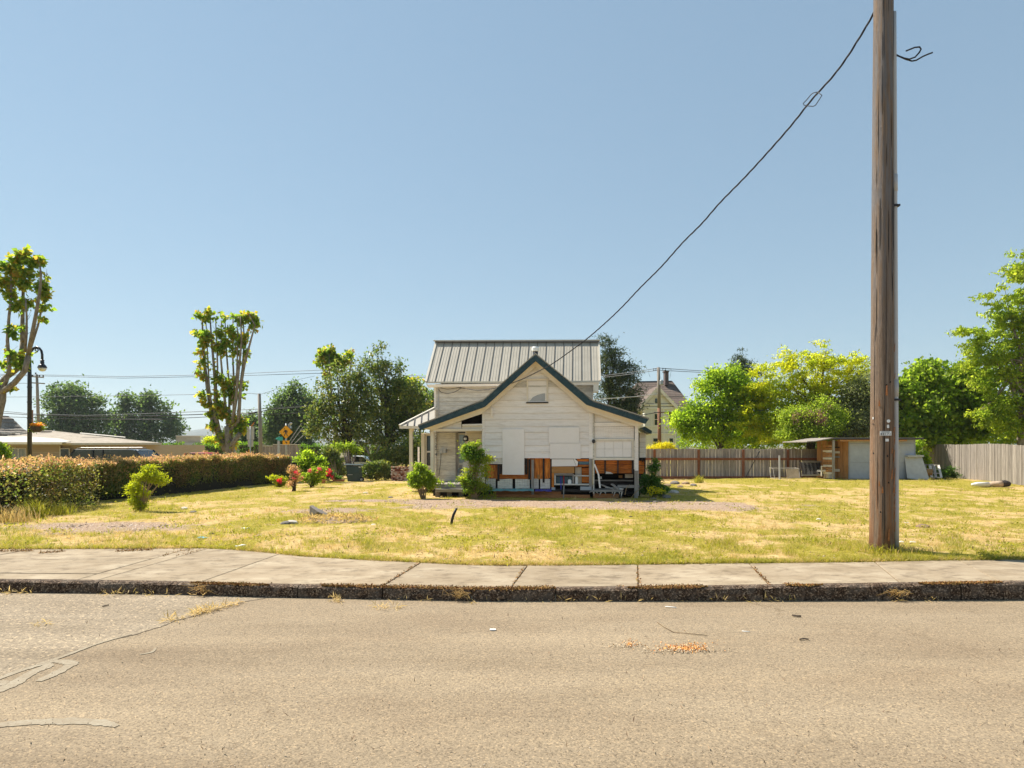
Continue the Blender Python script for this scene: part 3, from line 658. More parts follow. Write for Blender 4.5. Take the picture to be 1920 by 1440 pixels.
def grooved(name, pxs, v, step, mat, d=.012):
    """vertical beadboard sheet with real grooves, clipped to a convex outline given in pixels"""
    poly = [(q.x, q.z) for q in (HP(a, b, v) for a, b in pxs)]
    x0 = min(p[0] for p in poly); x1 = max(p[0] for p in poly)
    def span(x):
        zs = []
        for i in range(len(poly)):
            a, b = poly[i], poly[(i+1) % len(poly)]
            if (a[0] - x) * (b[0] - x) <= 0 and abs(a[0] - b[0]) > 1e-9:
                t = (x - a[0]) / (b[0] - a[0]); zs.append(a[1] + (b[1] - a[1]) * t)
        return (min(zs), max(zs)) if zs else None
    m = MB(); xs_ = []; x = x0 + .001
    while x < x1 - .002: xs_ += [(x, 0), (x + step * .80, 0), (x + step * .86, d), (x + step * .94, d)]; x += step
    xs_ = [q for q in xs_ if q[0] < x1 - .001]
    for x, dd in xs_:
        s_ = span(x)
        if s_: m.v += [Vector((x, v + dd, s_[0])), Vector((x, v + dd, s_[1])), Vector((x, v + .03, s_[1])), Vector((x, v + .03, s_[0]))]
    n_ = len(m.v) // 4
    for i in range(n_ - 1):
        for k in range(4): m.f.append((4*i+k, 4*(i+1)+k, 4*(i+1)+(k+1) % 4, 4*i+(k+1) % 4))
    m.f += [(0,1,2,3), (4*n_-1, 4*n_-2, 4*n_-3, 4*n_-4)]
    return m.build(name, mat, house, local=True)

# --- front gable wall
gable = [(905,870),(905,764),(1004,675),(1104,764),(1108,768),(1108,859),(942,859),(942,870)]
clapboards(gable, 0, .232, M['white'], off=.02, worn=.18, mat2=M['white_worn'])
hpoly('sheathing', [(906,857),(906,766),(1004,678),(1104,766),(1107,857)], .012, .05, M['dark_wood'])
hrect('corner_board', 904, 768, 908.5, 905, -.045, .03, M['white'])
hrect('corner_board', 1104.5, 758, 1111.5, 860, -.045, .04, M['white'])
hrect('corner_board', 1104.5, 860.2, 1110.5, 922, -.04, .04, M['grey_wood'])
hrect('corner_strip', 1111.8, 764, 1114.5, 926, -.05, .0, M['white_worn'])
# attic window, boarded, with a torn dark corner
hrect('attic_window', 990.5, 714.5, 1024.5, 753.5, -.03, -.02, M['ply_white'])
f_ = hrect('attic_window_frame', 987.5, 712, 990.3, 755, -.065, -.0, M['trim'])
hrect('frame_side', 1024.7, 712, 1027.5, 755, -.065, 0, M['trim'], f_)
hrect('frame_head', 986.5, 709.5, 1028, 711.9, -.08, 0, M['trim'], f_)
hrect('frame_sill', 986.5, 753.7, 1028, 756, -.09, 0, M['dark_wood'], f_)
hpoly('torn_opening', [(993.5,751.5),(999,745),(1008,740.5),(1017,738),(1022,737.5),(1022,751.5)], -.038, -.031, M['steel'])
hpoly('torn_edge', [(995,751),(1003,744),(1013,740),(1021,738.5),(1021,750)], -.044, -.039, M['shed_grey'])
# boards over door and windows
hrect('door_board', 942, 804.5, 983, 890, -.075, -.035, M['ply_white'])
hrect('window_board', 1029, 801, 1086, 830.5, -.075, -.035, M['ply_white'])
hrect('window_board', 1031.5, 831.2, 1088.5, 860, -.085, -.035, M['ply_white'])
hpoly('skirt_board', [(1034.5,861),(1075,861),(1080,874),(1034.5,874.5)], -.06, -.035, M['ply_white'])
hpoly('skirt_return', [(1075.5,861),(1078,860.5),(1084,866),(1083,873),(1080.5,874)], -.055, -.03, M['ply_white'])
hrect('bracket', 920, 765, 924, 781, -.10, -.03, M['white'])
# --- exposed bottom of the gable wall: bare boards, studs, white panel stubs
x = 913.5
while x < 1033:
    wd = random.uniform(7, 13); x1 = min(x + wd, 1033)
    if not (x > 941 and x1 < 984): hrect('bare_board', x + .25, 858 if x > 984 else 871.5, x1 - .25, 898 + random.uniform(-2, 1.5), .055 + random.uniform(0, .012), .09, M['orange_wood'])
    x = x1
hrect('bare_plank', 934, 888.5, 989, 897.5, .015, .05, M['orange_wood_h'])
for a, b, y0, y1 in ((932.5,936.5,870,902),(937.5,941,872,889),(984.5,989,860,890),(990.5,994,861,899),(1017.5,1021,860,905),(1031.5,1034,860,917)):
    hrect('stud', a, y0, b, y1, .0, .05, M['dark_wood'])
for a, b in ((911,931.5),(933,963.5),(966,993.5),(996,1011.5),(1013,1032)):
    grooved('panel_stub', [(a,916),(a,898+random.uniform(-1,1)),(b,897.5+random.uniform(-1,1)),(b,916)], .03, .09, M['white_worn'])
hrect('stub_block', 1007.5, 890, 1012, 898, .01, .03, M['ply'])
hrect('prop_post', 996.5, 862, 1001, 930.5, -.16, -.09, M['grey_wood'])
# floor structure
hrect('sill_beam', 912, 917.5, 1112, 921.5, .05, .30, M['dark_wood'])
hrect('floor_beam', 925, 921.8, 1052, 928, -.02, .12, M['beam'])
hrect('floor_beam', 912, 928.3, 1106, 935.5, -.22, -.05, M['beam'])
hrect('floor_beam', 1112, 926, 1160, 936, -.18, -.03, M['beam'])
# --- open pantry bay right of the bare boards
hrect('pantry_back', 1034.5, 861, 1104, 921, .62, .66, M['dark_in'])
hrect('pantry_side', 1033.6, 861, 1034.6, 921, .1, .6, M['dark_wood'])
hrect('plywood_apron', 1034.5, 874.8, 1077, 887, -.02, .02, M['ply'])
hrect('apron_lip', 1039, 887.3, 1074, 891.5, .0, .05, M['grey_wood_h'])
hrect('upright_board', 1034.5, 887.3, 1038.6, 914, .0, .04, M['orange_wood'])
hrect('cabinet_back', 1078.5, 876, 1090.5, 891, .30, .33, M['trim'])
hrect('cabinet_back', 1078.5, 893.5, 1090.5, 907, .30, .33, M['trim'])
hrect('cabinet_door', 1091, 877, 1104.5, 891, .22, .25, M['orange_wood_h'])
hrect('cabinet_door', 1091, 894, 1104.5, 905, .22, .25, M['orange_wood_h'])
hrect('upper_board', 1082, 860.5, 1104, 865, .02, .06, M['orange_wood_h'])
hrect('torn_sheet', 1085, 865.5, 1104, 870.8, .03, .05, M['panel_blue'])
hrect('shelf', 1078, 871.5, 1104.3, 875, .02, .30, M['orange_wood_h'])
hrect('shelf', 1074, 891.4, 1104.3, 893.2, .02, .30, M['white_worn'])
hrect('shelf', 1039, 907.5, 1104.3, 909.4, -.02, .30, M['white_worn'])
hrect('cabinet_side', 1073.5, 889, 1076.4, 908, .02, .30, M['grey_wood'])
hrect('glass_panel', 1042.5, 893.5, 1066, 907, .20, .22, M['panel_blue'])
hrect('glass_panel', 1066.6, 893.5, 1073, 907, .22, .24, M['panel_blue'])
hrect('pantry_frame', 1039.5, 891.8, 1042, 908, .0, .05, M['white_worn'])
hrect('pantry_front', 1034, 914, 1041, 919, -.06, .0, M['shed_grey'])
hrect('pantry_front', 1088, 912.5, 1108, 919, -.06, .0, M['shed_grey'])
hrect('pantry_ledge', 1033, 919.2, 1107, 921.4, -.06, .1, M['dark_wood'])
# --- right lean-to
grooved('beadboard', [(1114.8,791.5),(1114.8,771),(1165,787),(1182,791.5)], .0, .055, M['white'])
hrect('band_board', 1112, 791.8, 1194, 799.5, -.03, .03, M['white'])
grooved('beadboard', [(1114.8,822.5),(1114.8,799.8),(1190,799.8),(1190,822.5)], .0, .055, M['white'])
gf = hrect('garage_panel_frame', 1114.5, 822.8, 1189, 826.4, -.07, .0, M['trim'])
hrect('frame_bottom', 1114.5, 858.5, 1190, 862.5, -.08, .0, M['trim'], gf)
hrect('frame_side', 1114.5, 826.6, 1117, 858.3, -.07, .0, M['trim'], gf)
hrect('frame_side', 1185, 826.6, 1189, 858.3, -.07, .0, M['trim'], gf)
for r_ in range(2):
    for c_ in range(4):
        hrect('blank_pane', 1117.3 + c_ * 16.9, 827 + r_ * 15.0, 1133.7 + c_ * 16.9, 841.5 + r_ * 15.0, -.03 + random.uniform(0, .004), .0, M['ply_white'])
hrect('muntin_backing', 1117, 826, 1186, 858.6, .002, .01, M['white_worn'])
hrect('lean_to_post', 1190.3, 796, 1196.6, 882.5, -.10, .04, M['white'])
hrect('lean_to_post', 1189.8, 882.8, 1196.2, 936, -.10, .04, M['grey_wood'])
hrect('side_strip', 1188.8, 826, 1190.4, 880, -.12, -.03, M['white_worn'])
for k, (a, b) in enumerate(((1116,1133.2),(1136,1157.2),(1160,1184.5))):
    for j in range(3):
        hrect('bare_board', a, 863 + j * 8.3, b, 871 + j * 8.3 - .3, .10 + random.uniform(0, .02), .14, M['orange_wood_h'])
for a, b in ((1133.4,1135.8),(1157.4,1159.8),(1184.8,1188.6)):
    hrect('stud', a, 863, b, 888, .03, .10, M['dark_wood'])
hpoly('torn_paper', [(1135,884),(1145,885.5),(1150,888.5),(1135,888.5)], .06, .08, M['white_worn'])
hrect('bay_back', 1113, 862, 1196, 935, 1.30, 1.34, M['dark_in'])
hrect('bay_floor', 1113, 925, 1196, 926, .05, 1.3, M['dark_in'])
hrect('pale_card', 1172, 889, 1187, 896, .7, .72, M['trim'])
hrect('pale_card', 1160, 891, 1167, 896, .72, .74, M['ply'])
hrect('bay_rail', 1114, 900, 1187, 902, .5, .6, M['grey_wood_h'])
hrect('bay_rail', 1114, 904, 1187, 908.5, .62, .66, M['dark_wood'])
hrect('outlet_plate', 1125, 893.5, 1128.3, 898, .45, .47, M['white_flat'])
hrect('cross_plank', 1158, 909.5, 1199, 914.5, -.02, .04, M['grey_wood_h'])
hpoly('ledge', [(1105,925),(1107,919.5),(1165,917.5),(1169,921),(1168,922.5),(1108,922.2)], -.35, .5, M['grey_wood_h'])
for xx, dx, ln in ((1112,2,7),(1117,5,3),(1126,-2,6),(1133,3,4),(1147,1,3),(1152,-2,8),(1160,2,5),(1165,-1,12)):
    hpoly('ledge_splinter', [(xx, 922.5), (xx + 2.6, 922.5), (xx + dx, 923 + ln)], -.33, -.30, M['white_worn'])
# interior of the front wing, so the holes look into a closed room
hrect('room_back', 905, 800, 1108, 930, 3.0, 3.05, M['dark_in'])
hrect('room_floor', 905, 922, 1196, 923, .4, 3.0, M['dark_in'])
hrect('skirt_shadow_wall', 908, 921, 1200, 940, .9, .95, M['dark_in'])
hrect('lean_to_side', 1194.5, 805, 1197.5, 930, .06, 3.0, M['white_worn'])
hrect('lean_to_wall', 1114, 772, 1194, 862, .032, .05, M['dark_wood'])
# --- porch on the left
hrect('porch_beam', 807, 803.8, 904, 808.2, -.12, .02, M['trim'])
grooved('beadboard', [(818,803.5),(866,789.5),(866,803.5)], -.02, .055, M['white'])
hpoly('gable_sill', [(866.5,795.5),(904,794.5),(904,797.5),(866.5,798.5)], -.10, .02, M['white'])
hpoly('gable_board', [(866.5,803.6),(866.5,798.8),(904,797.8),(904,803.6)], -.03, -.01, M['trim'])
hpoly('attic_dark', [(862,800),(862,785),(906,765),(906,800)], .5, .54, M['dark_in'])  # near-black sheet standing in for the unlit attic
hrect('porch_post', 807, 808.4, 813, 911, -.12, .02, M['trim'])
hrect('porch_ceiling', 808, 806.5, 905, 807.4, .03, 1.7, M['trim'])
cb = hrect('corner_strip', 814.6, 809, 818.2, 908, 1.52, 1.62, M['white_worn'])
hrect('corner_gap', 813.2, 810, 814.4, 908, 1.56, 1.62, M['dark_in'])
# vertical house number on the corner strip
def glyph(ch, size, mat, mtx, parent, name='house_number_digit'):
    cu = bpy.data.curves.new(name, 'FONT'); cu.body = ch; cu.size = size; cu.extrude = .002; cu.align_x = 'CENTER'; cu.align_y = 'CENTER'
    ob = bpy.data.objects.new(name, cu); COL.objects.link(ob); bpy.context.view_layer.update()
    me = bpy.data.meshes.new_from_object(ob.evaluated_get(bpy.context.evaluated_depsgraph_get())); bpy.data.objects.remove(ob)
    me.transform(mtx); me.materials.append(mat)
    o = bpy.data.objects.new(name, me); COL.objects.link(o)
    if parent: o.parent = parent
    return o
for ch, y in (('5', 820), ('1', 826), ('2', 834.5), ('2', 841), ('4', 852)):
    q = HP(817.4, y, 1.50)
    glyph(ch, .17, M['black'], Matrix.Translation(q) @ Matrix.Rotation(R(90), 4, 'X'), house)
clapboards([(818.4,911),(818.4,811),(854.5,811),(854.5,911)], 1.62, .205, M['white_worn'])
hrect('porch_wall_core', 816, 810, 906, 912, 1.635, 1.70, M['dark_wood'])
hrect('door_casing', 854.8, 810, 858.6, 908, 1.55, 1.66, M['grey_wood'])
dr = hrect('porch_door', 859, 812, 873.5, 906, 1.600, 1.625, M['white_worn'])
hrect('door_glass', 861, 815, 871.5, 868, 1.588, 1.598, M['glass_pale'], dr)
hrect('door_panel', 861, 872, 871.5, 900, 1.590, 1.598, M['grey_wood'], dr)
clapboards([(874,911),(874,808),(904,808),(904,911)], 1.62, .205, M['trim'])
hrect('porch_side', 903.2, 808, 905.5, 915, .04, 1.7, M['white_worn'])
lm = hrect('porch_lamp', 872.5, 808.4, 874.5, 817, .7, .73, M['white'])
q = HP(873.5, 822, .7)
MB().lathe(q + Vector((0, 0, -.09)), [(.03,.2),(.09,.17),(.11,.08),(.10,.0),(.05,-.02)], 12).build('lamp_shade', M['black'], lm, local=True)
MB().lathe(q + Vector((.0, -.105, -.02)), [(.0,-.05),(.05,-.03),(.06,0),(.05,.04),(0,.05)], 10).build('lamp_bulb', M['white_flat'], lm, local=True)
hrect('fuse_box', 824.3, 842.5, 829.2, 850, 1.45, 1.585, M['plastic_grey'])
hrect('fuse_box', 829.6, 841.8, 835.5, 849.6, 1.45, 1.585, M['plastic_grey'])
MB().tube([HP(827,850,1.5), HP(826.4,862,1.5), HP(824.5,880,1.5), HP(823,892,1.52)], .012, 5).build('cable_drop', M['cable'], house, local=True)
hrect('porch_deck', 812, 908.5, 912, 911.2, -.12, 1.62, M['grey_wood_h'])
hrect('deck_fascia', 812, 911.5, 906, 917, -.16, -.12, M['grey_wood_h'])
hrect('deck_step', 816, 917.5, 884, 922.5, -.42, -.14, M['grey_wood_h'])
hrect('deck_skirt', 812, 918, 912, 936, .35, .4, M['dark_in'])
for k in range(4): hrect('step_block', 816 + k * 22, 923, 824 + k * 22, 936, -.3, -.16, M['rock'])
# --- left porch wing
hrect('wing_corner_board', 789.5, 813, 796, 905, 2.55, 2.75, M['trim'])
hrect('wing_wall', 789.6, 812, 815, 905, 2.77, 2.9, M['white'])
wf = hrect('wing_window_frame', 796.3, 812.5, 800, 873, 2.62, 2.76, M['trim'])
hrect('frame_head', 800.2, 812.5, 812, 816.8, 2.62, 2.76, M['trim'], wf)
hrect('meeting_rail', 800.2, 845.5, 812, 848.5, 2.64, 2.76, M['white'], wf)
hrect('frame_sill', 796.3, 873.2, 812, 876, 2.58, 2.76, M['trim'], wf)
hrect('pane', 800.2, 817, 812, 845.2, 2.70, 2.72, M['glass'], wf)
hrect('pane', 800.2, 848.8, 812, 873, 2.70, 2.72, M['glass'], wf)
hrect('orange_note', 806.6, 848.8, 812, 856.5, 2.68, 2.695, M['orange'], wf)
wp = hrect('wing_post', 767.2, 801, 773, 905, 2.0, 2.12, M['trim'])
hpoly('post_bracket', [(773.2,802),(778,802),(773.2,812)], 2.02, 2.08, M['trim'], wp)
hrect('wing_post', 783.0, 838, 785.2, 905, 5.0, 5.1, M['white'])
hrect('wing_deck', 764, 906, 815, 911, 2.0, 5, M['grey_wood_h'])
e0, e1, t0, t1 = HP(750.5, 798.5, 1.7), HP(815, 799, 1.7), HP(815.5, 765, 4.0), HP(830, 765, 4.0)
hip = HP(815.2, 765.6, 4.0)
th = Vector((0, .02, -.05))
n_p = 5
for k in range(n_p):
    a = e0.lerp(e1, k / n_p + .004); b = e0.lerp(e1, (k + 1) / n_p - .004)
    # hip triangle: the top of each pan follows the hip line
    ta = e0.lerp(hip, min(1, k / n_p)); tb = e0.lerp(hip, min(1, (k + 1) / n_p))
    ps = [a, b, tb] if k == 0 else [a, b, tb, ta]
    MB().prism(ps, th).build('wing_roof_pan', M['tin'], house, local=True)
    if k: MB().beam(a.lerp(b, -.02) + Vector((0, -.01, .02)), ta + Vector((0, -.01, .02)), .03, .05).build('roof_seam', M['tin_dark'], house, local=True)
MB().beam(e0 + Vector((-.02, -.01, .02)), hip + Vector((0, 0, .03)), .10, .06).build('hip_cap', M['tin_edge'], house, local=True)
MB().beam(e0 + Vector((-.02, -.03, -.06)), e1 + Vector((0, -.03, -.06)), .04, .10).build('wing_fascia', M['trim'], house, local=True)
# --- main roof over the front gable
TOP = [(783.5,798),(906,750),(1004,663.5),(1112,751.5),(1217,785)]
FBOT = [(788,806.5),(909,763),(1004,677),(1099.5,759),(1210,795)]
CBOT = [(812,806.5),(904,775.5),(1004,688),(1101,771),(1195,801)]
vf = -.50
for k in range(4):
    a, b, c, d = TOP[k], TOP[k+1], FBOT[k+1], FBOT[k]
    hpoly('fascia', [a, b, c, d], vf, vf + .035, M['teal'])
    A, B = HP(*a, vf), HP(*b, vf)
    up = Vector((0, 0, .035))
    MB().prism([A + up, B + up, B + Vector((0, 0, -.04)), A + Vector((0, 0, -.04))], (0, 4.5 if k in (1, 2) else 3.6, 0)).build('roof_slab', M['tin'], house, local=True)
    a, b, c, d = FBOT[k], FBOT[k+1], CBOT[k+1], CBOT[k]
    q = [HP(a[0], a[1] - 2.5, vf + .30), HP(b[0], b[1] - 2.5, vf + .30), HP(*c, vf + .30), HP(*d, vf + .30)]
    MB().prism(q, (0, .05, 0)).build('rake_board', M['trim'], house, local=True)
    A, B = HP(*FBOT[k], vf + .04), HP(*FBOT[k+1], vf + .04)
    MB().prism([A + Vector((0, 0, .06)), B + Vector((0, 0, .06)), B + Vector((0, 0, .03)), A + Vector((0, 0, .03))], (0, .26, 0)).build('soffit', M['trim'], house, local=True)
q = HP(1004, 660, 1.2)
vn = MB().lathe(q + Vector((0, 0, -.35)), [(.10,0),(.10,.42)], 12).build('roof_vent', M['black'], house, local=True, smooth=True)
MB().lathe(q + Vector((0, 0, .02)), [(.10,.0),(.145,.02),(.145,.13),(.12,.17),(.0,.18)], 14).build('vent_cap', M['white_flat'], vn, local=True, smooth=False)
# end of the rear eave right of the lean-to
hpoly('rear_gutter_end', [(1201,803),(1209,799.5),(1222.5,808),(1222,813),(1217,812)], 1.3, 3.2, M['teal'])
clapboards([(1199,858),(1199,811),(1210.5,811),(1210.5,858)], 2.6, .2, M['white'])
hrect('side_wall_core', 1197, 811, 1210.5, 930, 2.62, 2.7, M['dark_wood'])
hrect('bare_board', 1197, 864, 1208, 872, 2.55, 2.6, M['orange_wood_h']); hrect('bare_board', 1197, 873, 1208, 888, 2.55, 2.6, M['orange_wood_h'])
hrect('hanging_stub', 1204, 858, 1206, 866, 2.5, 2.6, M['dark_wood']); hrect('hanging_stub', 1208, 858, 1210, 870, 2.5, 2.6, M['dark_wood'])
# --- two storey wing behind
vw, ve, vr = 4.0, 3.55, 5.45
clapboards([(815,800),(815,722),(1111,722),(1111,800)], vw, .185, M['white_worn'])
hrect('wing_wall_core', 815.6, 716, 1111.5, 925, vw + .012, vw + 4.4, M['white_worn'])
hrect('corner_board', 813.8, 721, 817.5, 800, vw - .05, vw + .05, M['white'])
hrect('corner_board', 1109, 721, 1112.4, 800, vw - .05, vw + .05, M['white_worn'])
hrect('frieze_board', 800.5, 716.8, 1123, 722, vw - .46, vw - .40, M['white'])
hrect('eave_soffit', 800.5, 721, 1123, 722, vw - .42, vw, M['white'])
hrect('eave_return', 1112.6, 717, 1122, 734.5, vw - .43, vw + .1, M['trim'])
eL, eR, rL, rR = HP(798.6, 716, ve), HP(1125.6, 714, ve), HP(818.3, 640.5, vr), HP(1122.8, 639.5, vr)
NP = 19
def lp(k): return eL.lerp(eR, k), rL.lerp(rR, k)
nrm = (eR - eL).cross(rL - eL).normalized()
if nrm.y > 0: nrm = -nrm
for k in range(NP):
    a, ta = lp(k / NP + .0006); b, tb = lp((k + 1) / NP - .0006)
    MB().prism([a, b, tb, ta], -nrm * .03).build('roof_panel', M['tin'], house, local=True)
    if k:
        a, ta = lp(k / NP); MB().beam(a + nrm * .012, ta + nrm * .012, .020, .036, up=nrm).build('roof_seam', M['tin_dark'], house, local=True)
    # fine ribs pressed in the pan
    for j in (.33, .66):
        a, ta = lp((k + j) / NP); MB().beam(a + nrm * .004, ta + nrm * .004, .018, .012, up=nrm).build('pan_rib', M['tin'], house, local=True)
a, ta = lp(0); MB().beam(a + nrm * .01, ta + nrm * .01, .09, .06, up=nrm).build('roof_edge', M['tin_edge'], house, local=True)
a, ta = lp(1); MB().beam(a + nrm * .01, ta + nrm * .01, .06, .06, up=nrm).build('roof_edge', M['tin_edge'], house, local=True)
MB().beam(eL + Vector((0, -.02, -.03)), eR + Vector((0, -.02, -.03)), .04, .07).build('eave_edge', M['tin_edge'], house, local=True)
MB().beam(rL + Vector((-.1, -.10, .02)), rR + Vector((.05, -.10, .02)), .16, .035).build('ridge_cap', M['tin_edge'], house, local=True)
MB().beam(rL + Vector((0, -.12, -.045)), rR + Vector((0, -.12, -.045)), .03, .05).build('ridge_gap', M['tin_dark'], house, local=True)
# back slope and gable ends of the wing
bL, bR = eL + Vector((0, 2 * (vr - ve), 0)), eR + Vector((0, 2 * (vr - ve), 0))
MB().prism([rL, rR, bR, bL], (0, .01, -.05)).build('roof_slab', M['tin'], house, local=True)
for s_ in (0, 1):
    p, r2, b2 = (eL, rL, bL) if s_ == 0 else (eR, rR, bR)
    sx = .55 if s_ == 0 else -.30
    MB().prism([p + Vector((sx, .35, -.06)), b2 + Vector((sx, -.35, -.06)), Vector((p.x + sx, r2.y, r2.z - .25))], (.04, 0, 0)).build('gable_end', M['white'], house, local=True)
# conduit and drip loop where the service cable lands
MB().tube([HP(822, 726, vw - .06), HP(822.2, 760, vw - .06), HP(822.3, 792, vw - .06)], .022, 6).build('service_conduit', M['plastic_grey'], house, local=True)
MB().tube([HP(822, 730, vw - .1), HP(827, 735.5, vw - .14), HP(838, 738, vw - .2), HP(850, 736, vw - .22), HP(860, 731, vw - .2), HP(864, 726.5, vw - .14)], .012, 5).build('drip_loop', M['cable'], house, local=True)
MB().box(HP(862.5, 728.5, vw - .14), HP(865, 724.5, vw - .02)).build('cable_hook', M['steel'], house, local=True)
MB().tube([HP(826, 727, vw - .05), HP(840, 730, vw - .05), HP(864, 726, vw - .05)], .008, 5).build('cable_run', M['cable'], house, local=True)
MB().lathe(HP(1113, 827.5, -.14) + Vector((0, 0, -.07)), [(.02,0),(.055,.03),(.06,.10),(.03,.14)], 10).build('wall_lamp', M['black'], house, local=True)
hrect('gutter_drop', 1111.6, 765, 1113.4, 809, -.10, -.055, M['white_worn'])
MB().tube([HP(1114.5, 870.5, -.15), HP(1120, 884, -.18), HP(1122.3, 890, -.2), HP(1125, 915, -.25)], .03, 6).build('bent_pipe', M['white'], house, local=True)

# --- loose things about the house (each on its own)
def HW(px, py, v):
    q = HP(px, py, v); return PV + UA * q.x + VA * q.y + Vector((0, 0, q.z))
def tarp(name, x0, x1, y0, y1, v0, v1, mat, label):
    m = MB(); nx_ = 24
    for i in range(nx_ + 1):
        t = i / nx_
        for j in range(4):
            s_ = j / 3; a = HW(x0 + (x1 - x0) * t, y0 + (y1 - y0) * s_, v1 + (v0 - v1) * s_)
            a.z += random.uniform(-.015, .015); m.v.append(a)
    for i in range(nx_):
        for j in range(3): m.f.append((i*4+j, (i+1)*4+j, (i+1)*4+j+1, i*4+j+1))
    return tag(m.build(name, mat, recalc=False, smooth=True), label, 'tarp')
tarp('tarp', 904, 1001, 916.6, 920.5, -.5, .02, M['tarp_teal'], 'teal tarp tucked along the foot of the house behind the climbing shrub')
tarp('tarp', 1003, 1034, 917, 921, -.35, .02, M['tarp_blue'], 'deep blue tarp lying under the open wall next to the grey prop post')
def sticks(name, pts, r, mat, label, cat='stick', group=None):
    return tag(MB().tube(pts, r, 5).build(name, mat, smooth=True), label, cat, group)
sticks('stick', [HW(1057, 892, .05), HW(1057.3, 911, -.02)], .022, M['lens_red'], 'thin red stick standing in the open pantry of the house')
sticks('stick', [HW(1051.5, 893, .03), HW(1052, 918, -.16)], .018, M['tarp_blue'], 'thin blue stick standing in the open pantry of the house')
sticks('stake', [HW(1057.5, 910, -.30), HW(1056.3, 937, -.5)], .02, M['grey_wood'], 'pale bent stake leaning on the brown beam under the pantry', 'stake')
def plank(name, a, b, w_, t_, mat, label, cat='plank', group=None):
    return tag(MB().beam(a, b, w_, t_).build(name, mat), label, cat, group)
plank('plank', HW(1126, 908.5, -.1), HW(1152, 917.5, -.3), .10, .03, M['grey_wood_h'], 'long grey plank lying askew on the ledge of the open bay')
plank('plank', HW(1147, 907.5, -.15), HW(1160, 917, -.3), .14, .03, M['grey_wood_h'], 'short wide grey plank tipped on the ledge of the open bay')
plank('plank', HW(1136, 914, .1), HW(1168, 917, -.28), .09, .03, M['white_worn'], 'whitish splintered plank lowest on the ledge of the open bay')
for k, (a, b, lab) in enumerate((((1146,930),(1168,944),'bare forked branch on the ground left of the white lean-to post'), ((1176,945),(1207,911),'long bare branch leaning up past the white lean-to post'), ((1172,928),(1180,909),'short upright twig under the open bay'), ((1155,928),(1163,943),'thin bare twig lying under the ledge splinters'))):
    p0, p1 = HW(*a, -.5), HW(*b, -.35); mid = p0.lerp(p1, .5) + Vector((random.uniform(-.05,.05), 0, .05))
    m = MB().tube([p0, mid, p1], [.016, .013, .006], 5); m.tube([mid, mid + Vector((.12, -.03, .16))], [.008, .003], 4)
    tag(m.build('branch', M['twig'], smooth=True), lab, 'branch')
m = MB(); 
for px0, py0, v0, s_ in ((1091,936.5,-.5,1.0),): m.box(HW(px0, py0 + 4, v0), HW(px0 + 24, py0, v0) + Vector((0, .2, 0)))
tag(m.build('block', M['tarp_teal'], bevel=.01), 'flat pale green block lying on the gravel under the brown beam', 'block')
m = MB().box((-.06, -.05, 0), (.06, .05, .13)); m.lathe((0, 0, .13), [(.045,0),(.045,.03)], 8)
cn = m.build('jar', M['white_flat'], origin=(0, 0, 0)); q = HW(1068, 907.3, .05); cn.location = q; tag(cn, 'small white tub standing on the pantry shelf left of the cabinet', 'tub')
m = MB().lathe((0, 0, 0), [(.06,0),(.06,.24),(.05,.26),(.05,.28)], 10); cn = m.build('jar', M['white_flat'], origin=(0, 0, 0)); cn.location = HW(1081, 907.3, .1); tag(cn, 'tall white canister on the pantry shelf in front of the cream cabinet', 'canister')
# tubular chair on the porch
ch = thing('porch_chair', 'blue tube framed chair on the porch behind the climbing shrub', 'chair', HW(868, 909, .75), HA)
def cl(px, py, v): return HW(px, py, v)
MB().tube([cl(857.5,909,.5), cl(858.5,893,.5), cl(859.5,881,.5), cl(863,877.5,.5), cl(869,879,.55), cl(870,909,1.0)], .014, 6).build('chair_frame', M['blue_frame'], ch)
MB().tube([cl(875.5,909,.5), cl(876,893,.5), cl(876.5,881,.5), cl(878,878,.5), cl(884,879,.55), cl(886,909,1.0)], .014, 6).build('chair_frame', M['blue_frame'], ch)
MB().prism([cl(859,893,.45), cl(876,893,.45), cl(879,891,1.0), cl(866,891,1.0)], (0, 0, .03)).build('seat', M['white_worn'], ch)
MB().prism([cl(866,891,1.0), cl(880,891,1.0), cl(882,866,1.12), cl(868,866,1.12)], (0, .02, .0)).build('backrest', M['white_worn'], ch)
# ------------------------------------------------------------------ foreground utility pole
pb = G(1653, 1034); PZ = 10.2
up = thing('utility_pole', 'tall weathered wooden utility pole with grey conduit standing in grass by the pavement', 'utility pole', pb)
m = MB(); n = 28
def pole_ring(z, r, cx, cy):
    return [Vector((cx + math.cos(2*math.pi*j/n) * r * (1 + prof[j]), cy + math.sin(2*math.pi*j/n) * r * (1 + prof[j]), z)) for j in range(n)]
prof = [random.uniform(-.03, .02) for _ in range(n)]
rings = []
zz = np.linspace(-.1, PZ, 60)
for z in zz:
    t = max(0, z) / 8.3
    cx = pb.x + (3.0 / F * pb.y) * t; r = (20.4 - 4.0 * t) / F * pb.y
    if z < .12: r *= 1.04 
    prof = [p * .8 + random.uniform(-.008, .008) for p in prof]
    rings.append(pole_ring(pb.z + z, r, cx, pb.y))
for rr in rings: m.v += rr
for i in range(len(rings) - 1):
    for j in range(n): m.f.append((i*n+j, i*n+(j+1) % n, (i+1)*n+(j+1) % n, (i+1)*n+j))
m.f.append(tuple((len(rings)-1)*n + j for j in range(n)))
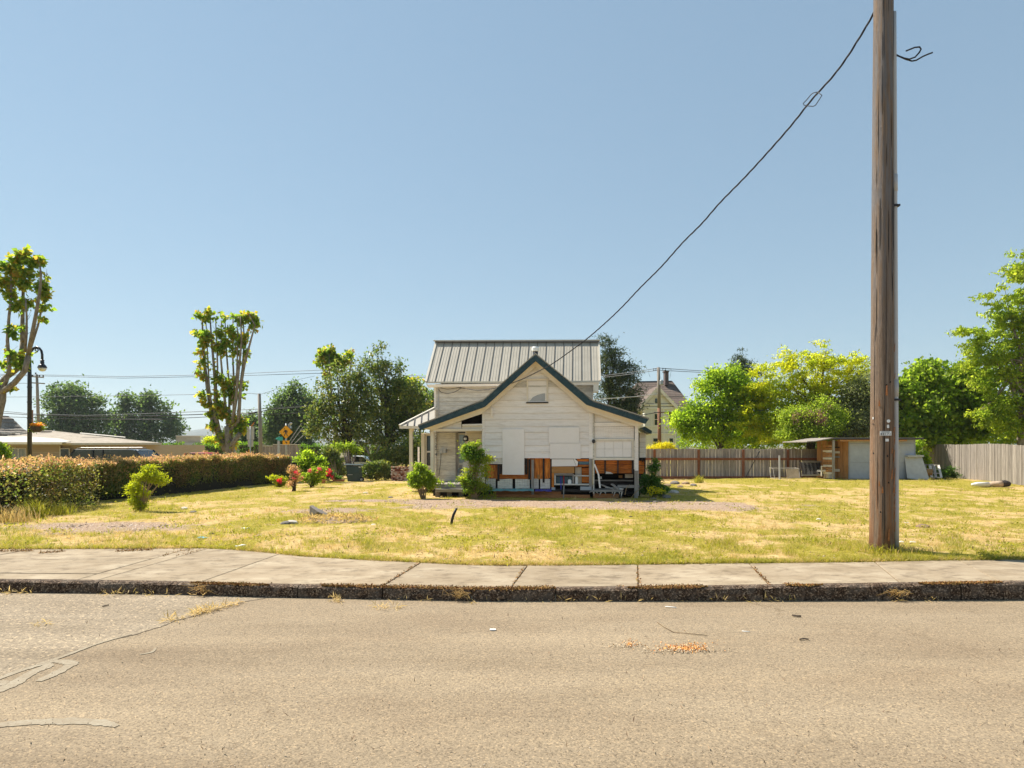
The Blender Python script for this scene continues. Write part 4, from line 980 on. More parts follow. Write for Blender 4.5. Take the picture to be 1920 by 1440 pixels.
def polemat():
    m_ = surf('pole_wood', [(.11,.072,.048),(.29,.20,.135),(.43,.33,.245)], 3.0, (20,20,.28), .88, .9, 24, .0, dark=((.05,.035,.025), 3.0, .42), bdist=.03)
    t = m_.node_tree; L = t.links.new; b = t.nodes['Principled BSDF']
    tc = _n(t, 'ShaderNodeTexCoord'); sp = _n(t, 'ShaderNodeSeparateXYZ'); L(tc.outputs['Object'], sp.inputs[0])
    src = b.inputs['Base Color'].links[0].from_socket
    def mixh(lo, hi, colr, amt, src, xcond=None):
        nonlocal t
        mr = _n(t, 'ShaderNodeMapRange'); mr.inputs[1].default_value = lo; mr.inputs[2].default_value = hi; L(sp.outputs[2], mr.inputs[0])
        f = mr.outputs[0]
        nz = _n(t, 'ShaderNodeTexNoise'); nz.inputs['Scale'].default_value = 3; nz.inputs['Detail'].default_value = 6
        mp = _n(t, 'ShaderNodeMapping'); mp.inputs['Scale'].default_value = (7, 7, .5); L(tc.outputs['Object'], mp.inputs[0]); L(mp.outputs[0], nz.inputs['Vector'])
        r = ramp(t, [(.38, (0,0,0)), (.6, (1,1,1))]); L(nz.outputs['Fac'], r.inputs[0])
        mm = _n(t, 'ShaderNodeMath', operation='MULTIPLY'); L(f, mm.inputs[0]); L(r.outputs[0], mm.inputs[1])
        m2 = _n(t, 'ShaderNodeMath', operation='MULTIPLY'); m2.inputs[1].default_value = amt; L(mm.outputs[0], m2.inputs[0])
        mx = _n(t, 'ShaderNodeMixRGB'); mx.inputs[2].default_value = (*colr, 1); L(m2.outputs[0], mx.inputs[0]); L(src, mx.inputs[1]); return mx.outputs[0]
    src = mixh(2.2, 5.2, (.22,.21,.215), .9, src)        # greyer, bleached above
    src = mixh(2.6, .2, (.38,.165,.06), .8, src)          # rusty brown rot near the ground
    src = mixh(.45, .0, (.05,.018,.01), .8, src)
    L(src, b.inputs['Base Color'])
    return m_
m.build('shaft', polemat(), up, smooth=True)
# long drying checks: thin dark wedges let into the face, and lifted splinters
m2 = MB(); m3 = MB()
for k in range(46):
    a = random.uniform(R(195), R(345)); z0 = pb.z + random.uniform(.05, 9); ln = random.uniform(.25, 1.4)
    pts = []; 
    for i in range(6):
        z = z0 + ln * i / 5; t = (z - pb.z) / 8.3; r = (20.4 - 4.0 * t) / F * pb.y * 1.004; aa = a + random.uniform(-.012, .012)
        pts.append(Vector((pb.x + 3.0 / F * pb.y * t + math.cos(aa) * r, pb.y + math.sin(aa) * r, z)))
    m2.tube(pts, [.001, .0035, .0045, .004, .003, .001], 4)
tag(m2.build('drying_crack', M['dark_in'], up), kind='stuff')
for k in range(22):
    a = random.choice([random.uniform(R(300), R(345)), random.uniform(R(200), R(340))]); z0 = pb.z + random.uniform(.1, 3.8) ** 1; t = (z0 - pb.z) / 8.3; r = (20.4 - 4.0 * t) / F * pb.y
    c = Vector((pb.x + 3.0 / F * pb.y * t + math.cos(a) * r, pb.y + math.sin(a) * r, z0))
    tn = Vector((-math.sin(a), math.cos(a), 0)); nr = Vector((math.cos(a), math.sin(a), 0)); L_ = random.uniform(.06, .22); w_ = random.uniform(.006, .016)
    m3.prism([c - tn * w_, c + tn * w_, c + tn * w_ * .3 + Vector((0, 0, L_)) + nr * .012, c - tn * w_ * .3 + Vector((0, 0, L_)) + nr * .012], nr * .006)
tag(m3.build('splinter', M['beam'], up), kind='stuff')
def onpole(px, py, off=0.):
    """point on the camera side of the shaft"""
    z = P(px, py, pb.y).z; t = (z - pb.z) / 8.3; r = (20.4 - 4.0 * t) / F * pb.y; cx = pb.x + 3.0 / F * pb.y * t
    x = (px - CX) / F * (pb.y - r * .8); dx = max(-r * .97, min(r * .97, x - cx)); y = pb.y - math.sqrt(r * r - dx * dx)
    z = EYE - (py - HY) / F * y
    nr = Vector((dx, y - pb.y, 0)).normalized()
    return Vector((cx + dx, y, z)) + nr * off, nr
# conduit with couplings and straps
def cond(z):
    t = (z - pb.z) / 8.3
    return Vector((pb.x + (25.6 - 5.2 * t) / F * pb.y, pb.y - .03, z))
cz = np.linspace(pb.z - .05, 8.62, 14)
cd = MB().tube([cond(z) for z in cz], .038, 12).build('conduit', M['plastic_grey'], up, smooth=True)
for py in (728, 345):
    z = P(1680, py, pb.y).z; MB().tube([cond(z - .13), cond(z + .13)], .044, 12).build('coupling', M['plastic_grey'], cd, smooth=True)
for py in (388, 750):
    z = P(1680, py, pb.y).z; q = cond(z); MB().box((q.x - .06, q.y - .055, z - .015), (q.x + .056, q.y + .05, z + .015)).build('strap', M['cable'], cd)
# weatherhead and loose wire tails at the top of the conduit
wt = P(1676, 97, pb.y)
def tail(pxs, r=.012): return MB().tube([P(a, b, pb.y - d) for a, b, d in pxs], r, 6, True).build('wire_tail', M['cable'], up, smooth=True)
tail([(1677,101,.03),(1685,105,.05),(1695,109,.08),(1705,111,.1),(1716,107,.13),(1724,98,.15),(1727,92,.16),(1724,88,.17),(1715,89,.18),(1699,95.5,.2)])
tail([(1677,102,.0),(1687,106,.0),(1698,111,.02),(1710,114.5,.04),(1718,113,.06),(1730,106,.08),(1739,102,.09),(1748.5,98.5,.1)])
# plates
c, nr = onpole(1658.3, 812.8, .004); tn = Vector((-nr.y, nr.x, 0)); 
if tn.x < 0: tn = -tn
def plate(name, px, py, wpx, hpx, mat, parent, off=.004):
    c, nr = onpole(px, py, off); tn = Vector((-nr.y, nr.x, 0)); tn = tn if tn.x > 0 else -tn
    hw, hh = wpx / F * pb.y / 2, hpx / F * pb.y / 2; z = Vector((0, 0, 1))
    return MB().prism([c - tn*hw - z*hh, c + tn*hw - z*hh, c + tn*hw + z*hh, c - tn*hw + z*hh], nr * .004).build(name, mat, parent), c, nr, tn
pl, c, nr, tn = plate('number_plate', 1658.3, 812.6, 19, 8, M['white_flat'], up)
rot = Matrix((tn, Vector((0, 0, 1)), -(tn.cross(Vector((0,0,1))) * -1))).transposed().to_4x4()
Mi = ROOT[up.name].inverted()
for i, chx in enumerate('88171'):
    pos = c + nr * .006 + tn * ((i - 2) * .030) + Vector((0, 0, -.012))
    mt = Matrix.Translation(Mi @ pos) @ Matrix.Rotation(math.atan2(tn.y, tn.x), 4, 'Z') @ Matrix.Rotation(R(90), 4, 'X')
    glyph(chx, .046, M['cable'], mt, pl, 'plate_digit')
q = c + nr * .0045 + Vector((0, 0, .021))
MB().prism([q - tn*.055 - Vector((0,0,.004)), q + tn*.055 - Vector((0,0,.004)), q + tn*.055 + Vector((0,0,.004)), q - tn*.055 + Vector((0,0,.004))], nr * .001).build('plate_rule', M['wire_far'], pl)
c, nr = onpole(1663, 789.5, .005)
m = MB()
ring = [c + (Vector((-nr.y, nr.x, 0)) * math.cos(a) + Vector((0, 0, 1)) * math.sin(a)) * .026 for a in np.linspace(0, 2*math.pi, 14)[:-1]]
m.prism(ring, nr * .006).build('round_tag', M['white_flat'], up)
plate('small_tag', 1662.3, 799.5, 3.8, 6, M['white_flat'], up)
plate('torn_label', 1660.7, 825.2, 5.5, 5, M['white_flat'], up)
plate('side_staple', 1637.5, 784, 1.8, 4, M['white_flat'], up); plate('side_staple', 1637, 795, 3.5, 1.2, M['cable'], up)
for px, py in ((1660,722),(1667,716),(1644,850),(1662,855),(1664,905),(1651,960)):
    c, nr = onpole(px, py, -.006); MB().prism([c + (Vector((-nr.y, nr.x, 0)) * math.cos(a) * .7 + Vector((0, 0, 1)) * math.sin(a)) * random.uniform(.012,.02) for a in np.linspace(0, 2*math.pi, 9)[:-1]], nr * .008).build('knot_hole', M['dark_in'], up)

# ------------------------------------------------------------------ service cable, pole to house
A = Vector((P(1658, -16, pb.y).x, pb.y, 0)); q = HP(864, 727, 3.86); B = PV + UA * q.x + VA * q.y
def on_line(px, py, A=A, B=B):
    d = B - A; k = (px - CX) / F; t = (k * A.y - A.x) / (d.x - k * d.y); Y = A.y + t * d.y
    return P(px, py, Y)
wpx = [(1660,-22),(1633,34),(1605,81),(1585,112),(1560,145),(1522,187),(1482,237),(1440,285),(1396,333),(1350,380),(1316,419),(1280,455),(1240,500),(1200,540),(1165,577),(1130,610),(1097,638),(1063,663),(1034,683),(1000,701),(974,713),(948,722),(922,729),(893,731.5),(864,727)]
cab = thing('service_cable', 'sagging black service cable strung from the tall pole to the house', 'cable', on_line(1522, 187))
pts = []
Q = [on_line(*p) for p in wpx]; Qe = [Q[0]] + Q + [Q[-1]]
for i in range(1, len(Qe) - 2):
    for k in range(8):
        t = k / 8; a, b, c_, d = Qe[i-1], Qe[i], Qe[i+1], Qe[i+2]
        pts.append(.5 * ((2*b) + (c_ - a)*t + (2*a - 5*b + 4*c_ - d)*t*t + (3*b - a - 3*c_ + d)*t**3))
pts.append(Q[-1])
# twisted pair round the bearer
for nm, ph in (('bearer_wire', 0), ('twisted_wire', 2.1), ('twisted_wire', 4.2)):
    pp = []; s_ = 0
    for i, p in enumerate(pts):
        if i: s_ += (p - pts[i-1]).length
        pp.append(p + Vector((math.cos(s_ * 9 + ph), 0, math.sin(s_ * 9 + ph))) * .010)
    MB().tube(pp, .0085, 5).build(nm, M['cable'], cab, smooth=True)
lp_ = [(1532,174),(1540,180),(1535,188),(1528,198.5),(1524,200.5),(1515,200),(1507,198.5),(1505,195),(1511,189),(1520,178),(1525,175),(1532,174)]
MB().tube([on_line(a, b) + Vector((0, -.02, 0)) for a, b in lp_], .008, 6).build('spreader_loop', M['cable'], cab, smooth=True)

# ------------------------------------------------------------------ back fence with red rails
FA, FB = 1206.5, 1551; fY = lambda px: 34.5 + (px - FA) / (FB - FA) * 1.6
def fpt(px, py): return P(px, py, fY(px))
fb = thing('board_fence', 'long grey board fence with red brown rails and posts behind the lot', 'fence', gp(1380, fY(1380)))
def fence_z(px): q = fpt(px, 900); return float(gz(q.x, q.y))
px = FA; k = 0
while px < FB:
    wd = random.uniform(6.1, 6.9); gap = random.choice([.35, .5, .7, 1.0])
    a, b = fpt(px, 841.5 + random.uniform(-.6, .6)), fpt(min(px + wd - gap, FB), 841.5)
    z1 = a.z; z0 = fence_z(px) + random.uniform(.03, .08); c = (b.x - a.x) * .16; y = a.y + random.uniform(-.006, .006)
    MB().prism([(a.x, y, z0), (b.x, y, z0), (b.x, y, z1 - c), (b.x - c, y, z1), (a.x + c, y, z1), (a.x, y, z1 - c)], (0, .018, 0)).build('picket', M['fence_back'], fb)
    px += wd; k += 1
for py0, py1 in ((858.5, 862.5), (893.0, 897.5)):
    for a, b in ((FA, 1225), (1228.5, 1307.5), (1311.5, 1391), (1395, 1474.5), (1478.5, FB)):
        p, q = fpt(a, py0), fpt(b, py1); MB().box((p.x, fY(a) - .045, q.z if q.z < p.z else p.z), (q.x, fY(a) - .004, max(p.z, q.z))).build('rail', M['rail'], fb)
for px in (1226.8, 1309.5, 1393, 1476.5):
    p, q = fpt(px - 1.9, 843), fpt(px + 1.9, 900); MB().box((p.x, fY(px) - .10, fence_z(px) - .1), (q.x, fY(px) - .004, p.z)).build('post', M['rail'], fb)
MB().beam(fpt(1399, 893) + Vector((0, -.03, 0)), fpt(1424, 846) + Vector((0, -.03, 0)), .035, .02).build('brace_wire', M['cable'], fb)

# right hand fence, running towards the camera
fr = thing('board_fence', 'silver grey close boarded fence with wavy top on the right edge of the lot', 'fence', (25.3, 32, 0))
RA, RB = G(1731, 891), G(1922, 911); RC = RB + (RB - RA) * .9
L_ = (RC - RA).length; s_ = 0; dirv = (RC - RA).normalized(); nrmv = Vector((-dirv.y, dirv.x, 0))
while s_ < L_:
    wd = random.uniform(.085, .15); p = RA + dirv * s_; q = RA + dirv * (s_ + wd - .004); off = nrmv * random.uniform(-.012, .012)
    pxm = CX + F * p.x / p.y
    ty = np.interp(pxm, [1731,1745,1765,1790,1815,1835,1862,1885,1905,1925,2100], [834.5,833.5,832.8,833.6,833.4,832.2,831.8,832.6,834,836,838])
    zt_ = EYE - (ty - HY) / F * p.y + random.uniform(-.012, .012)
    z0 = float(gz(p.x, p.y)) - .03
    MB().prism([Vector((*(p + off).xy, z0)), Vector((*(q + off).xy, z0)), Vector((*(q + off).xy, zt_ - random.uniform(0, .02))), Vector((*(p + off).xy, zt_))], nrmv * .018).build('fence_board', M['fence_side'], fr)
    s_ += wd
for z in (.45, 1.45):
    a, b = RA + nrmv * -.05, RC + nrmv * -.05
    MB().beam(Vector((a.x, a.y, z)) + Vector((.09, .0, 0)), Vector((b.x, b.y, z)) + Vector((.09, 0, 0)), .04, .09).build('back_rail', M['fence_side'], fr)

# ------------------------------------------------------------------ shed
SY = 33.6
sh = thing('garden_shed', 'small flat roofed grey shed with bare orange wood side and jutting roof', 'shed', gp(1640, SY))
def sp(px, py, d=0.): return P(px, py, SY) + Vector((0, d, 0))
def srect(name, x0, y0, x1, y1, d0, d1, mat, parent=None):
    a = P(x0, y1, SY + d0); b = P(x1, y0, SY + d0); return MB().box((a.x, SY + d0, a.z), (b.x, SY + d1, b.z)).build(name, mat, parent or sh)
srect('front_wall', 1591, 824, 1716.5, 900, .0, .06, M['shed_grey'])
srect('shed_core', 1592, 826, 1716, 900, .07, 2.4, M['shed_wood'])
for x0, x1, y0, y1 in ((1594,1631,832,866.5),(1594,1631,867.5,897),(1634,1679,832,866.5),(1634,1679,867.5,897),(1682,1714,832,866),(1682,1714,867,897)):
    srect('wall_panel', x0, y0, x1, y1, -.03, .0, M['shed_grey'])
for xb in (1592.5, 1632.5, 1680.5, 1715.5): srect('batten', xb - .9, 826, xb + .9, 897, -.012, .0, M['shed_grey'])
# angled, lit side: boards from the front corner back to the left
c0, c1 = sp(1590.8, 898), sp(1557, 897, 1.5)
nb = 6
for k in range(nb):
    a = c0.lerp(c1, k / nb + .006); b = c0.lerp(c1, (k + 1) / nb - .006)
    zt0 = P(1590, 825, SY).z - .02
    if k in (2, 3): 
        MB().prism([Vector((a.x, a.y, a.z)), Vector((b.x, b.y, b.z)), Vector((b.x, b.y, zt0 - .42)), Vector((a.x, a.y, zt0 - .42))], (-.02, -.03, 0)).build('side_board', M['ply'], sh)
    else:
        MB().prism([Vector((a.x, a.y, a.z)), Vector((b.x, b.y, b.z)), Vector((b.x, b.y, zt0)), Vector((a.x, a.y, zt0))], (-.015, -.025, 0)).build('side_board', M['shed_wood'], sh)
for py0, py1, mt in ((846,850,M['trim']),(855,858,M['steel']),(838,840,M['dark_wood']),(879,884,M['trim'])):
    a, b = c0.lerp(c1, .26), c0.lerp(c1, .70)
    za, zb = P(1575, py1, SY + .7).z, P(1575, py0, SY + .7).z; o_ = Vector((-.04, -.06, 0))
    MB().prism([Vector((a.x, a.y, za)) + o_, Vector((b.x, b.y, za)) + o_, Vector((b.x, b.y, zb)) + o_, Vector((a.x, a.y, zb)) + o_], (-.02, -.03, 0)).build('side_cleat', mt, sh)
srect('corner_post', 1561.8, 825, 1565.4, 898, -.35, -.25, M['grey_wood'])
srect('rear_post', 1549.5, 842, 1551.2, 893, 1.4, 1.45, M['sign_teal'])
# roof
rf = [P(1732,820.5,SY-.35), P(1562,820.5,SY-.35), P(1530,826.3,SY-.35), P(1513,827.4,SY-.3)]
for a, b in zip(rf[1:], rf[:-1]):
    MB().prism([a, b, b + Vector((0, 0, -.05)), a + Vector((0, 0, -.05))], (0, 3.0, 0)).build('roof_sheet', M['felt'], sh)
MB().box((rf[1].x, SY - .38, rf[1].z - .11), (rf[0].x, SY - .352, rf[1].z - .045)).build('roof_edge_board', M['dark_wood'], sh)
MB().box((rf[1].x + .4, SY - .34, rf[1].z - .20), (rf[0].x - .9, SY - .02, rf[1].z - .115)).build('eave_board', M['shed_wood'], sh)
# stacked firewood slats between posts: boards on edge
st = thing('timber_stack', 'stack of short pale boards piled beside the shed post', 'timber stack', gp(1557, SY + .2))
for k in range(12):
    y = 835 + k * 4.6; x0, x1 = 1553.5 + random.uniform(-.8, .5), 1560.8 + random.uniform(-.5, .5)
    a = P(x0, y + 3.6, SY + .1); b = P(x1, y, SY + .1); MB().box((a.x, SY + .1, a.z), (b.x, SY + .7, b.z)).build('board', random.choice([M['trim'], M['ply'], M['shed_wood']]), st)
MB().box(P(1553, 897, SY + .15), P(1561, 889.6, SY + .15) + Vector((0, .5, 0))).build('stone_base', M['pale_rock'], st)
# leaning panel right of the shed
lp0 = thing('wall_panel', 'pale wedge shaped panel leaning against the right end of the shed', 'panel', G(1722, 900))
a = [sp(1693.5,896,-.35), sp(1727.5,901,-.7), sp(1723,856.5,-.25), sp(1695,857,-.05)]
MB().prism(a, (0.02, .05, 0)).build('face', M['slab_leaf'], lp0)
a = [sp(1727.7,901,-.7), sp(1731,899.5,-.35), sp(1726.5,856,.1), sp(1723.2,856.4,-.25)]
MB().prism(a, (.01, .03, 0)).build('side', M['slab_leaf'], lp0)
MB().prism([sp(1696,857,-.3), sp(1724.5,856.5,-.35), sp(1724.5,853,-.35), sp(1696,853.5,-.3)], (0, .4, 0)).build('top_board', M['slab_leaf'], lp0)
# old window frames leaning in the weeds
for k, (dx, lab) in enumerate(((0, 'weathered white window frame lying in weeds nearest the silver fence'), (-10, 'narrow weathered window frame lying behind the other one by the leaning panel'))):
    wfm = thing('window_frame', lab, 'window frame', G(1750 + dx, 896))
    q = [sp(1738+dx,894,-.4), sp(1752+dx,894.5,-.55), sp(1769+dx,872.5,.4), sp(1756+dx,871.5,.5)]
    cuts_ = [(0,1),(1,2),(2,3),(3,0)]
    for i, j in cuts_: MB().beam(q[i], q[j], .10, .05).build('frame_bar', M['white_worn'] if k == 0 else M['grey_wood'], wfm)
    for t in (.33, .66): MB().beam(q[0].lerp(q[3], t), q[1].lerp(q[2], t), .05, .03).build('glazing_bar', M['white_worn'], wfm)
    MB().beam(q[0].lerp(q[1], .5), q[3].lerp(q[2], .5), .05, .03).build('glazing_bar', M['white_worn'], wfm)
tag(MB().beam(sp(1735,889,-.3), sp(1745,882,.1), .3, .16).build('timber_offcut', M['ply']), 'pale timber offcut propped under the old window frames', 'timber')
# log in the grass
lg = thing('log', 'pale fallen log with dark burnt end lying before the silver fence', 'log', G(1860, 911))
def lpx(px, py, dy=0): q = G(px, 914); return P(px, py, q.y + dy)
MB().tube([lpx(1822,908.5), lpx(1832,908), lpx(1853.5,908.2)], [.05,.10,.115], 12).build('bare_end', M['log_white'], lg, smooth=True)
MB().tube([lpx(1854,908.2), lpx(1868,907.6), lpx(1879,907)], [.118,.125,.14], 12).build('bark', M['log'], lg, smooth=True)
MB().tube([lpx(1878,907), lpx(1884,906.6), lpx(1892,907.5)], [.145,.16,.11], 12).build('burnt_end', M['char'], lg)
# odd things along the back fence
tag(MB().tube([G(1462,899) + Vector((0,0,-.1)), P(1461.5, 854, G(1462,899).y)], .045, 8).build('metal_post', M['plastic_grey']), 'thin pale metal post standing alone before the back fence', 'post')
hb = thing('slat_headboard', 'old upright slatted headboard leaning on the back fence left of the shed', 'headboard', gp(1520, 34.4))
for k, px in enumerate(np.linspace(1505.5, 1535.5, 9)):
    a, b = P(px, 892, 34.35), P(px + random.uniform(2.0, 3.1), 866.5, 34.75); MB().prism([a, Vector((b.x, a.y, a.z)), b, Vector((a.x, b.y, b.z))], (0, .03, 0)).build('slat', M['grey_wood'] if k % 2 else M['dark_wood'], hb)
for py, y in ((866, 34.72), (891, 34.32)):
    a, b = P(1504, py + 1.2, y), P(1539, py - 1.2, y); MB().box((a.x, y - .03, a.z), (b.x, y - .002, b.z)).build('cross_bar', M['grey_wood_h'], hb)
wb = thing('wire_basket', 'large wire frame basket with a tan screen cloth lying before the back fence', 'basket', gp(1475, 33.9))
q = [P(1449.5,878.5,34.2), P(1498,878.5,34.2), P(1500,896,33.9), P(1452.5,897.5,33.9)]
back = [p + Vector((0, .5, .03)) for p in q]
for rr in (q, back):
    for i in range(4): MB().tube([rr[i], rr[(i+1) % 4]], .014, 5).build('frame_wire', M['mesh_wire'], wb)
for i in range(4): MB().tube([q[i], back[i]], .012, 5).build('frame_wire', M['mesh_wire'], wb)
MB().tube([q[0].lerp(q[3], .15) + Vector((.05,0,0)), q[0].lerp(q[1], .8) + Vector((0, -.02, -.1))], .012, 5).build('cross_wire', M['mesh_wire'], wb)
MB().prism([P(1474,879.5,34.15), P(1497,879.2,34.15), P(1499,895,33.95), P(1476,896.5,33.95)], (0, .02, 0)).build('screen_cloth', M['net'], wb)
cw = thing('wooden_chair', 'worn wooden chair with a red brown side facing left beside the timber stack', 'chair', gp(1546, 34.0))
def cp(px, py, d=0.): return P(px, py, 34.0 + d)
MB().prism([cp(1548.5,897), cp(1553,897,.0), cp(1553,874,.0), cp(1549,878,.0)], (0, .06, 0)).build('side_panel', M['rail'], cw)
MB().prism([cp(1539,884), cp(1550,885), cp(1550,881.5), cp(1540,881)], (0, .45, 0)).build('seat', M['trim'], cw)
MB().beam(cp(1540.3,893), cp(1540.3,873.5), .05, .05).build('leg', M['trim'], cw); MB().beam(cp(1546.8,893,.45), cp(1546.8,873.5,.45), .05, .05).build('leg', M['trim'], cw)
MB().beam(cp(1540,874), cp(1549,875), .06, .05).build('arm', M['trim'], cw); MB().beam(cp(1539,892), cp(1533,886.5), .04, .03).build('brace', M['grey_wood'], cw)

# ------------------------------------------------------------------ the gabled house far behind
VY = 62.0
vh = thing('gabled_house', 'tall cream two storey old house with brown shingle roof behind the trees', 'house', gp(1235, VY))
def vp(px, py, d=0.): return P(px, py, VY + d)
def vrect(name, x0, y0, x1, y1, d0, d1, mat, parent=None):
    a = P(x0, y1, VY + d0); b = P(x1, y0, VY + d0); return MB().box((a.x, VY + d0, a.z), (b.x, VY + d1, b.z)).build(name, mat, parent or vh)
vrect('main_wall', 1176, 766, 1292, 858, 1.6, 9, M['cream_wall'])
vrect('gable_bay_wall', 1208, 764, 1268, 858, 0, 1.58, M['cream_wall'])
# hip roof as four slopes
ea, eb = vp(1168,768,1.0), vp(1300,768,1.0); ec, ed = eb + Vector((0, 9, 0)), ea + Vector((0, 9, 0))
ra, rb_ = vp(1196,716,5.0), vp(1259,715,5.0)
def slope_rows(name, p0, p1, q1, q0, rows):
    for k in range(rows):
        a0, a1 = p0.lerp(q0, k / rows), p1.lerp(q1, k / rows); b0, b1 = p0.lerp(q0, (k + 1) / rows), p1.lerp(q1, (k + 1) / rows)
        MB().prism([a0, a1, b1 + Vector((0, 0, -.03)), b0 + Vector((0, 0, -.03))], (0, 0, .05)).build(name, M['shingle'], vh)
slope_rows('shingle_course', ea, eb, rb_, ra, 16)
MB().prism([eb, ec, rb_], (0, 0, .04)).build('roof_side', M['shingle'], vh); MB().prism([ed, ea, ra], (0, 0, .04)).build('roof_side', M['shingle'], vh)
MB().prism([ec, ed, ra, rb_], (0, 0, .04)).build('roof_back', M['shingle'], vh)
MB().beam(ra, rb_, .25, .12).build('ridge', M['black'], vh)
MB().beam(rb_, eb, .2, .08).build('hip_ridge', M['shingle'], vh)
MB().beam(ea + Vector((0, -.05, -.08)), eb + Vector((0, -.05, -.08)), .1, .22).build('eave', M['cream_wall'], vh)
# front gable
ga, gl, gr_ = vp(1234.5,726,-.3), vp(1201,762,-.3), vp(1271,764,-.3)
MB().prism([vp(1207,762,0), vp(1266,762,0), vp(1234.5,731,0)], (0, 1.6, 0)).build('gable_wall', M['cream_wall'], vh)
for a, b, s in ((gl, ga, 1), (ga, gr_, 1)):
    MB().prism([a, b, b + Vector((0, 0, .16)), a + Vector((0, 0, .16))], (0, 5.0, 0)).build('gable_roof', M['shingle'], vh)
    MB().prism([a + Vector((0, -.03, -.28)), b + Vector((0, -.03, -.28)), b + Vector((0, -.03, .14)), a + Vector((0, -.03, .14))], (0, .06, 0)).build('bargeboard', M['trim'], vh)
MB().beam(vp(1221,742,-.1), vp(1249,742,-.1), .1, .18).build('gable_tie', M['trim'], vh)
for x0, x1, y0, y1 in ((1205,1270,757.5,760),(1204,1271,763,767),(1208,1268,797.8,800),(1208,1268,811.5,814)): vrect('belt_trim', x0, y0, x1, y1, -.08, -.002, M['cream_wall'])
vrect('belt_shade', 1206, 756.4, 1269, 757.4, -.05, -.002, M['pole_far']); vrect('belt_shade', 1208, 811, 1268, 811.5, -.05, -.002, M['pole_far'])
for x0, y0, x1, y1 in ((1228,747,1233,756.5),(1227.5,776,1234.5,797),(1254.5,774,1261,792),(1225,822,1240,836),(1255,822,1262,838)):
    wn = vrect('window', x0 - 1.4, y0 - 1.4, x1 + 1.4, y1 + 1.4, -.06, -.003, M['trim'])
    vrect('pane', x0, y0, x1, y1, -.075, -.062, M['glass'], wn)
    if y1 - y0 > 12: vrect('meeting_rail', x0, (y0 + y1) / 2 - .5, x1, (y0 + y1) / 2 + .5, -.09, -.077, M['trim'], wn)
for px in (1209.5, 1222, 1245, 1266.5): vrect('pilaster', px - 1, 767, px + 1, 858, -.06, -.002, M['cream_wall'])
chn = vrect('chimney', 1247.3, 697, 1253.8, 722, 4.0, 4.8, M['chimney'])
vrect('chimney_cap', 1246.3, 694.5, 1254.8, 697, 3.9, 4.9, M['chimney'], chn)

# back lane utility pole with its wires
pole2 = thing('utility_pole', 'slim utility pole with reddish lower half before the cream gabled house', 'utility pole', gp(1236, 50))
MB().tube([P(1236.8,850,50), P(1236,765,50)], [.15,.14], 10).build('shaft', M['pole_brown'], pole2, smooth=True)
MB().tube([P(1236,765,50), P(1234.6,689,50)], [.14,.12], 10).build('upper_shaft', M['pole_far'], pole2, smooth=True)
MB().lathe(P(1240,722,49.8), [(.12,0),(.14,.05),(.14,.35),(.10,.42)], 10).build('transformer', M['steel'], pole2)
MB().beam(P(1226,773.5,49.85), P(1263,773,49.85), .06, .08).build('crossarm', M['pole_brown'], pole2)
MB().tube([P(1232,690.5,50), P(1216,693.5,50), P(1217,702,50), P(1219,707,50)], .012, 4).build('jumper', M['wire_far'], pole2)
MB().tube([P(1239,690.5,50), P(1259,692.5,50), P(1257,702,50), P(1256,710,50)], .012, 4).build('jumper', M['wire_far'], pole2)
for dy in (0, 2.5): 
    for s in (1225, 1229, 1242, 1247): MB().tube([P(s, 691.5 + dy - (0 if s > 1235 else 0), 49.95), P(s + 1.5, 691.3 + dy, 49.95)], .04, 6).build('insulator', M['cable'], pole2)
def wire(pts, r, label, group=None, mat='wire_far', cat='wire'):
    q = [P(*p) for p in pts]; out = []
    for i in range(len(q) - 1):
        for k in range(5): out.append(q[i].lerp(q[i+1], k / 5))
    out.append(q[-1]); return tag(MB().tube(out, r, 4).build('power_line', M[mat]), label, cat, group)
wire([(1234,690,50),(1216,693.2,50.5),(1180,698.5,52),(1120,706,55)], .022, 'upper line running left from the slim pole towards the pine')
wire([(1234,694,50),(1180,702,52),(1120,709,55)], .022, 'lower line running left from the slim pole towards the pine')
wire([(1235,690,50),(1300,694.5,52),(1345,697,54),(1420,699,58)], .022, 'upper line running right from the slim pole over the bright bushes')
wire([(1235,694,50),(1300,697.5,52),(1345,699.5,54),(1420,701,58)], .022, 'lower line running right from the slim pole over the bright bushes')
wire([(1113,749,48),(1150,746.5,48.5),(1195,743.5,49.5),(1236,738,50)], .03, 'pale cable from the slim pole to the right of the rear wing', mat='plastic_grey')
wire([(1236,744,50),(1262,744.5,52),(1290,743.5,55)], .02, 'thin wire crossing the brown roof right of the slim pole')
wire([(1236,773,50),(1222,775,48),(1200,779,45),(1175,783,43)], .035, 'thick dark cable sagging left from the slim pole past the pine')
wire([(1690,740,60),(1760,747,58),(1830,751,56)], .02, 'faint wire above the dense maple at the right')
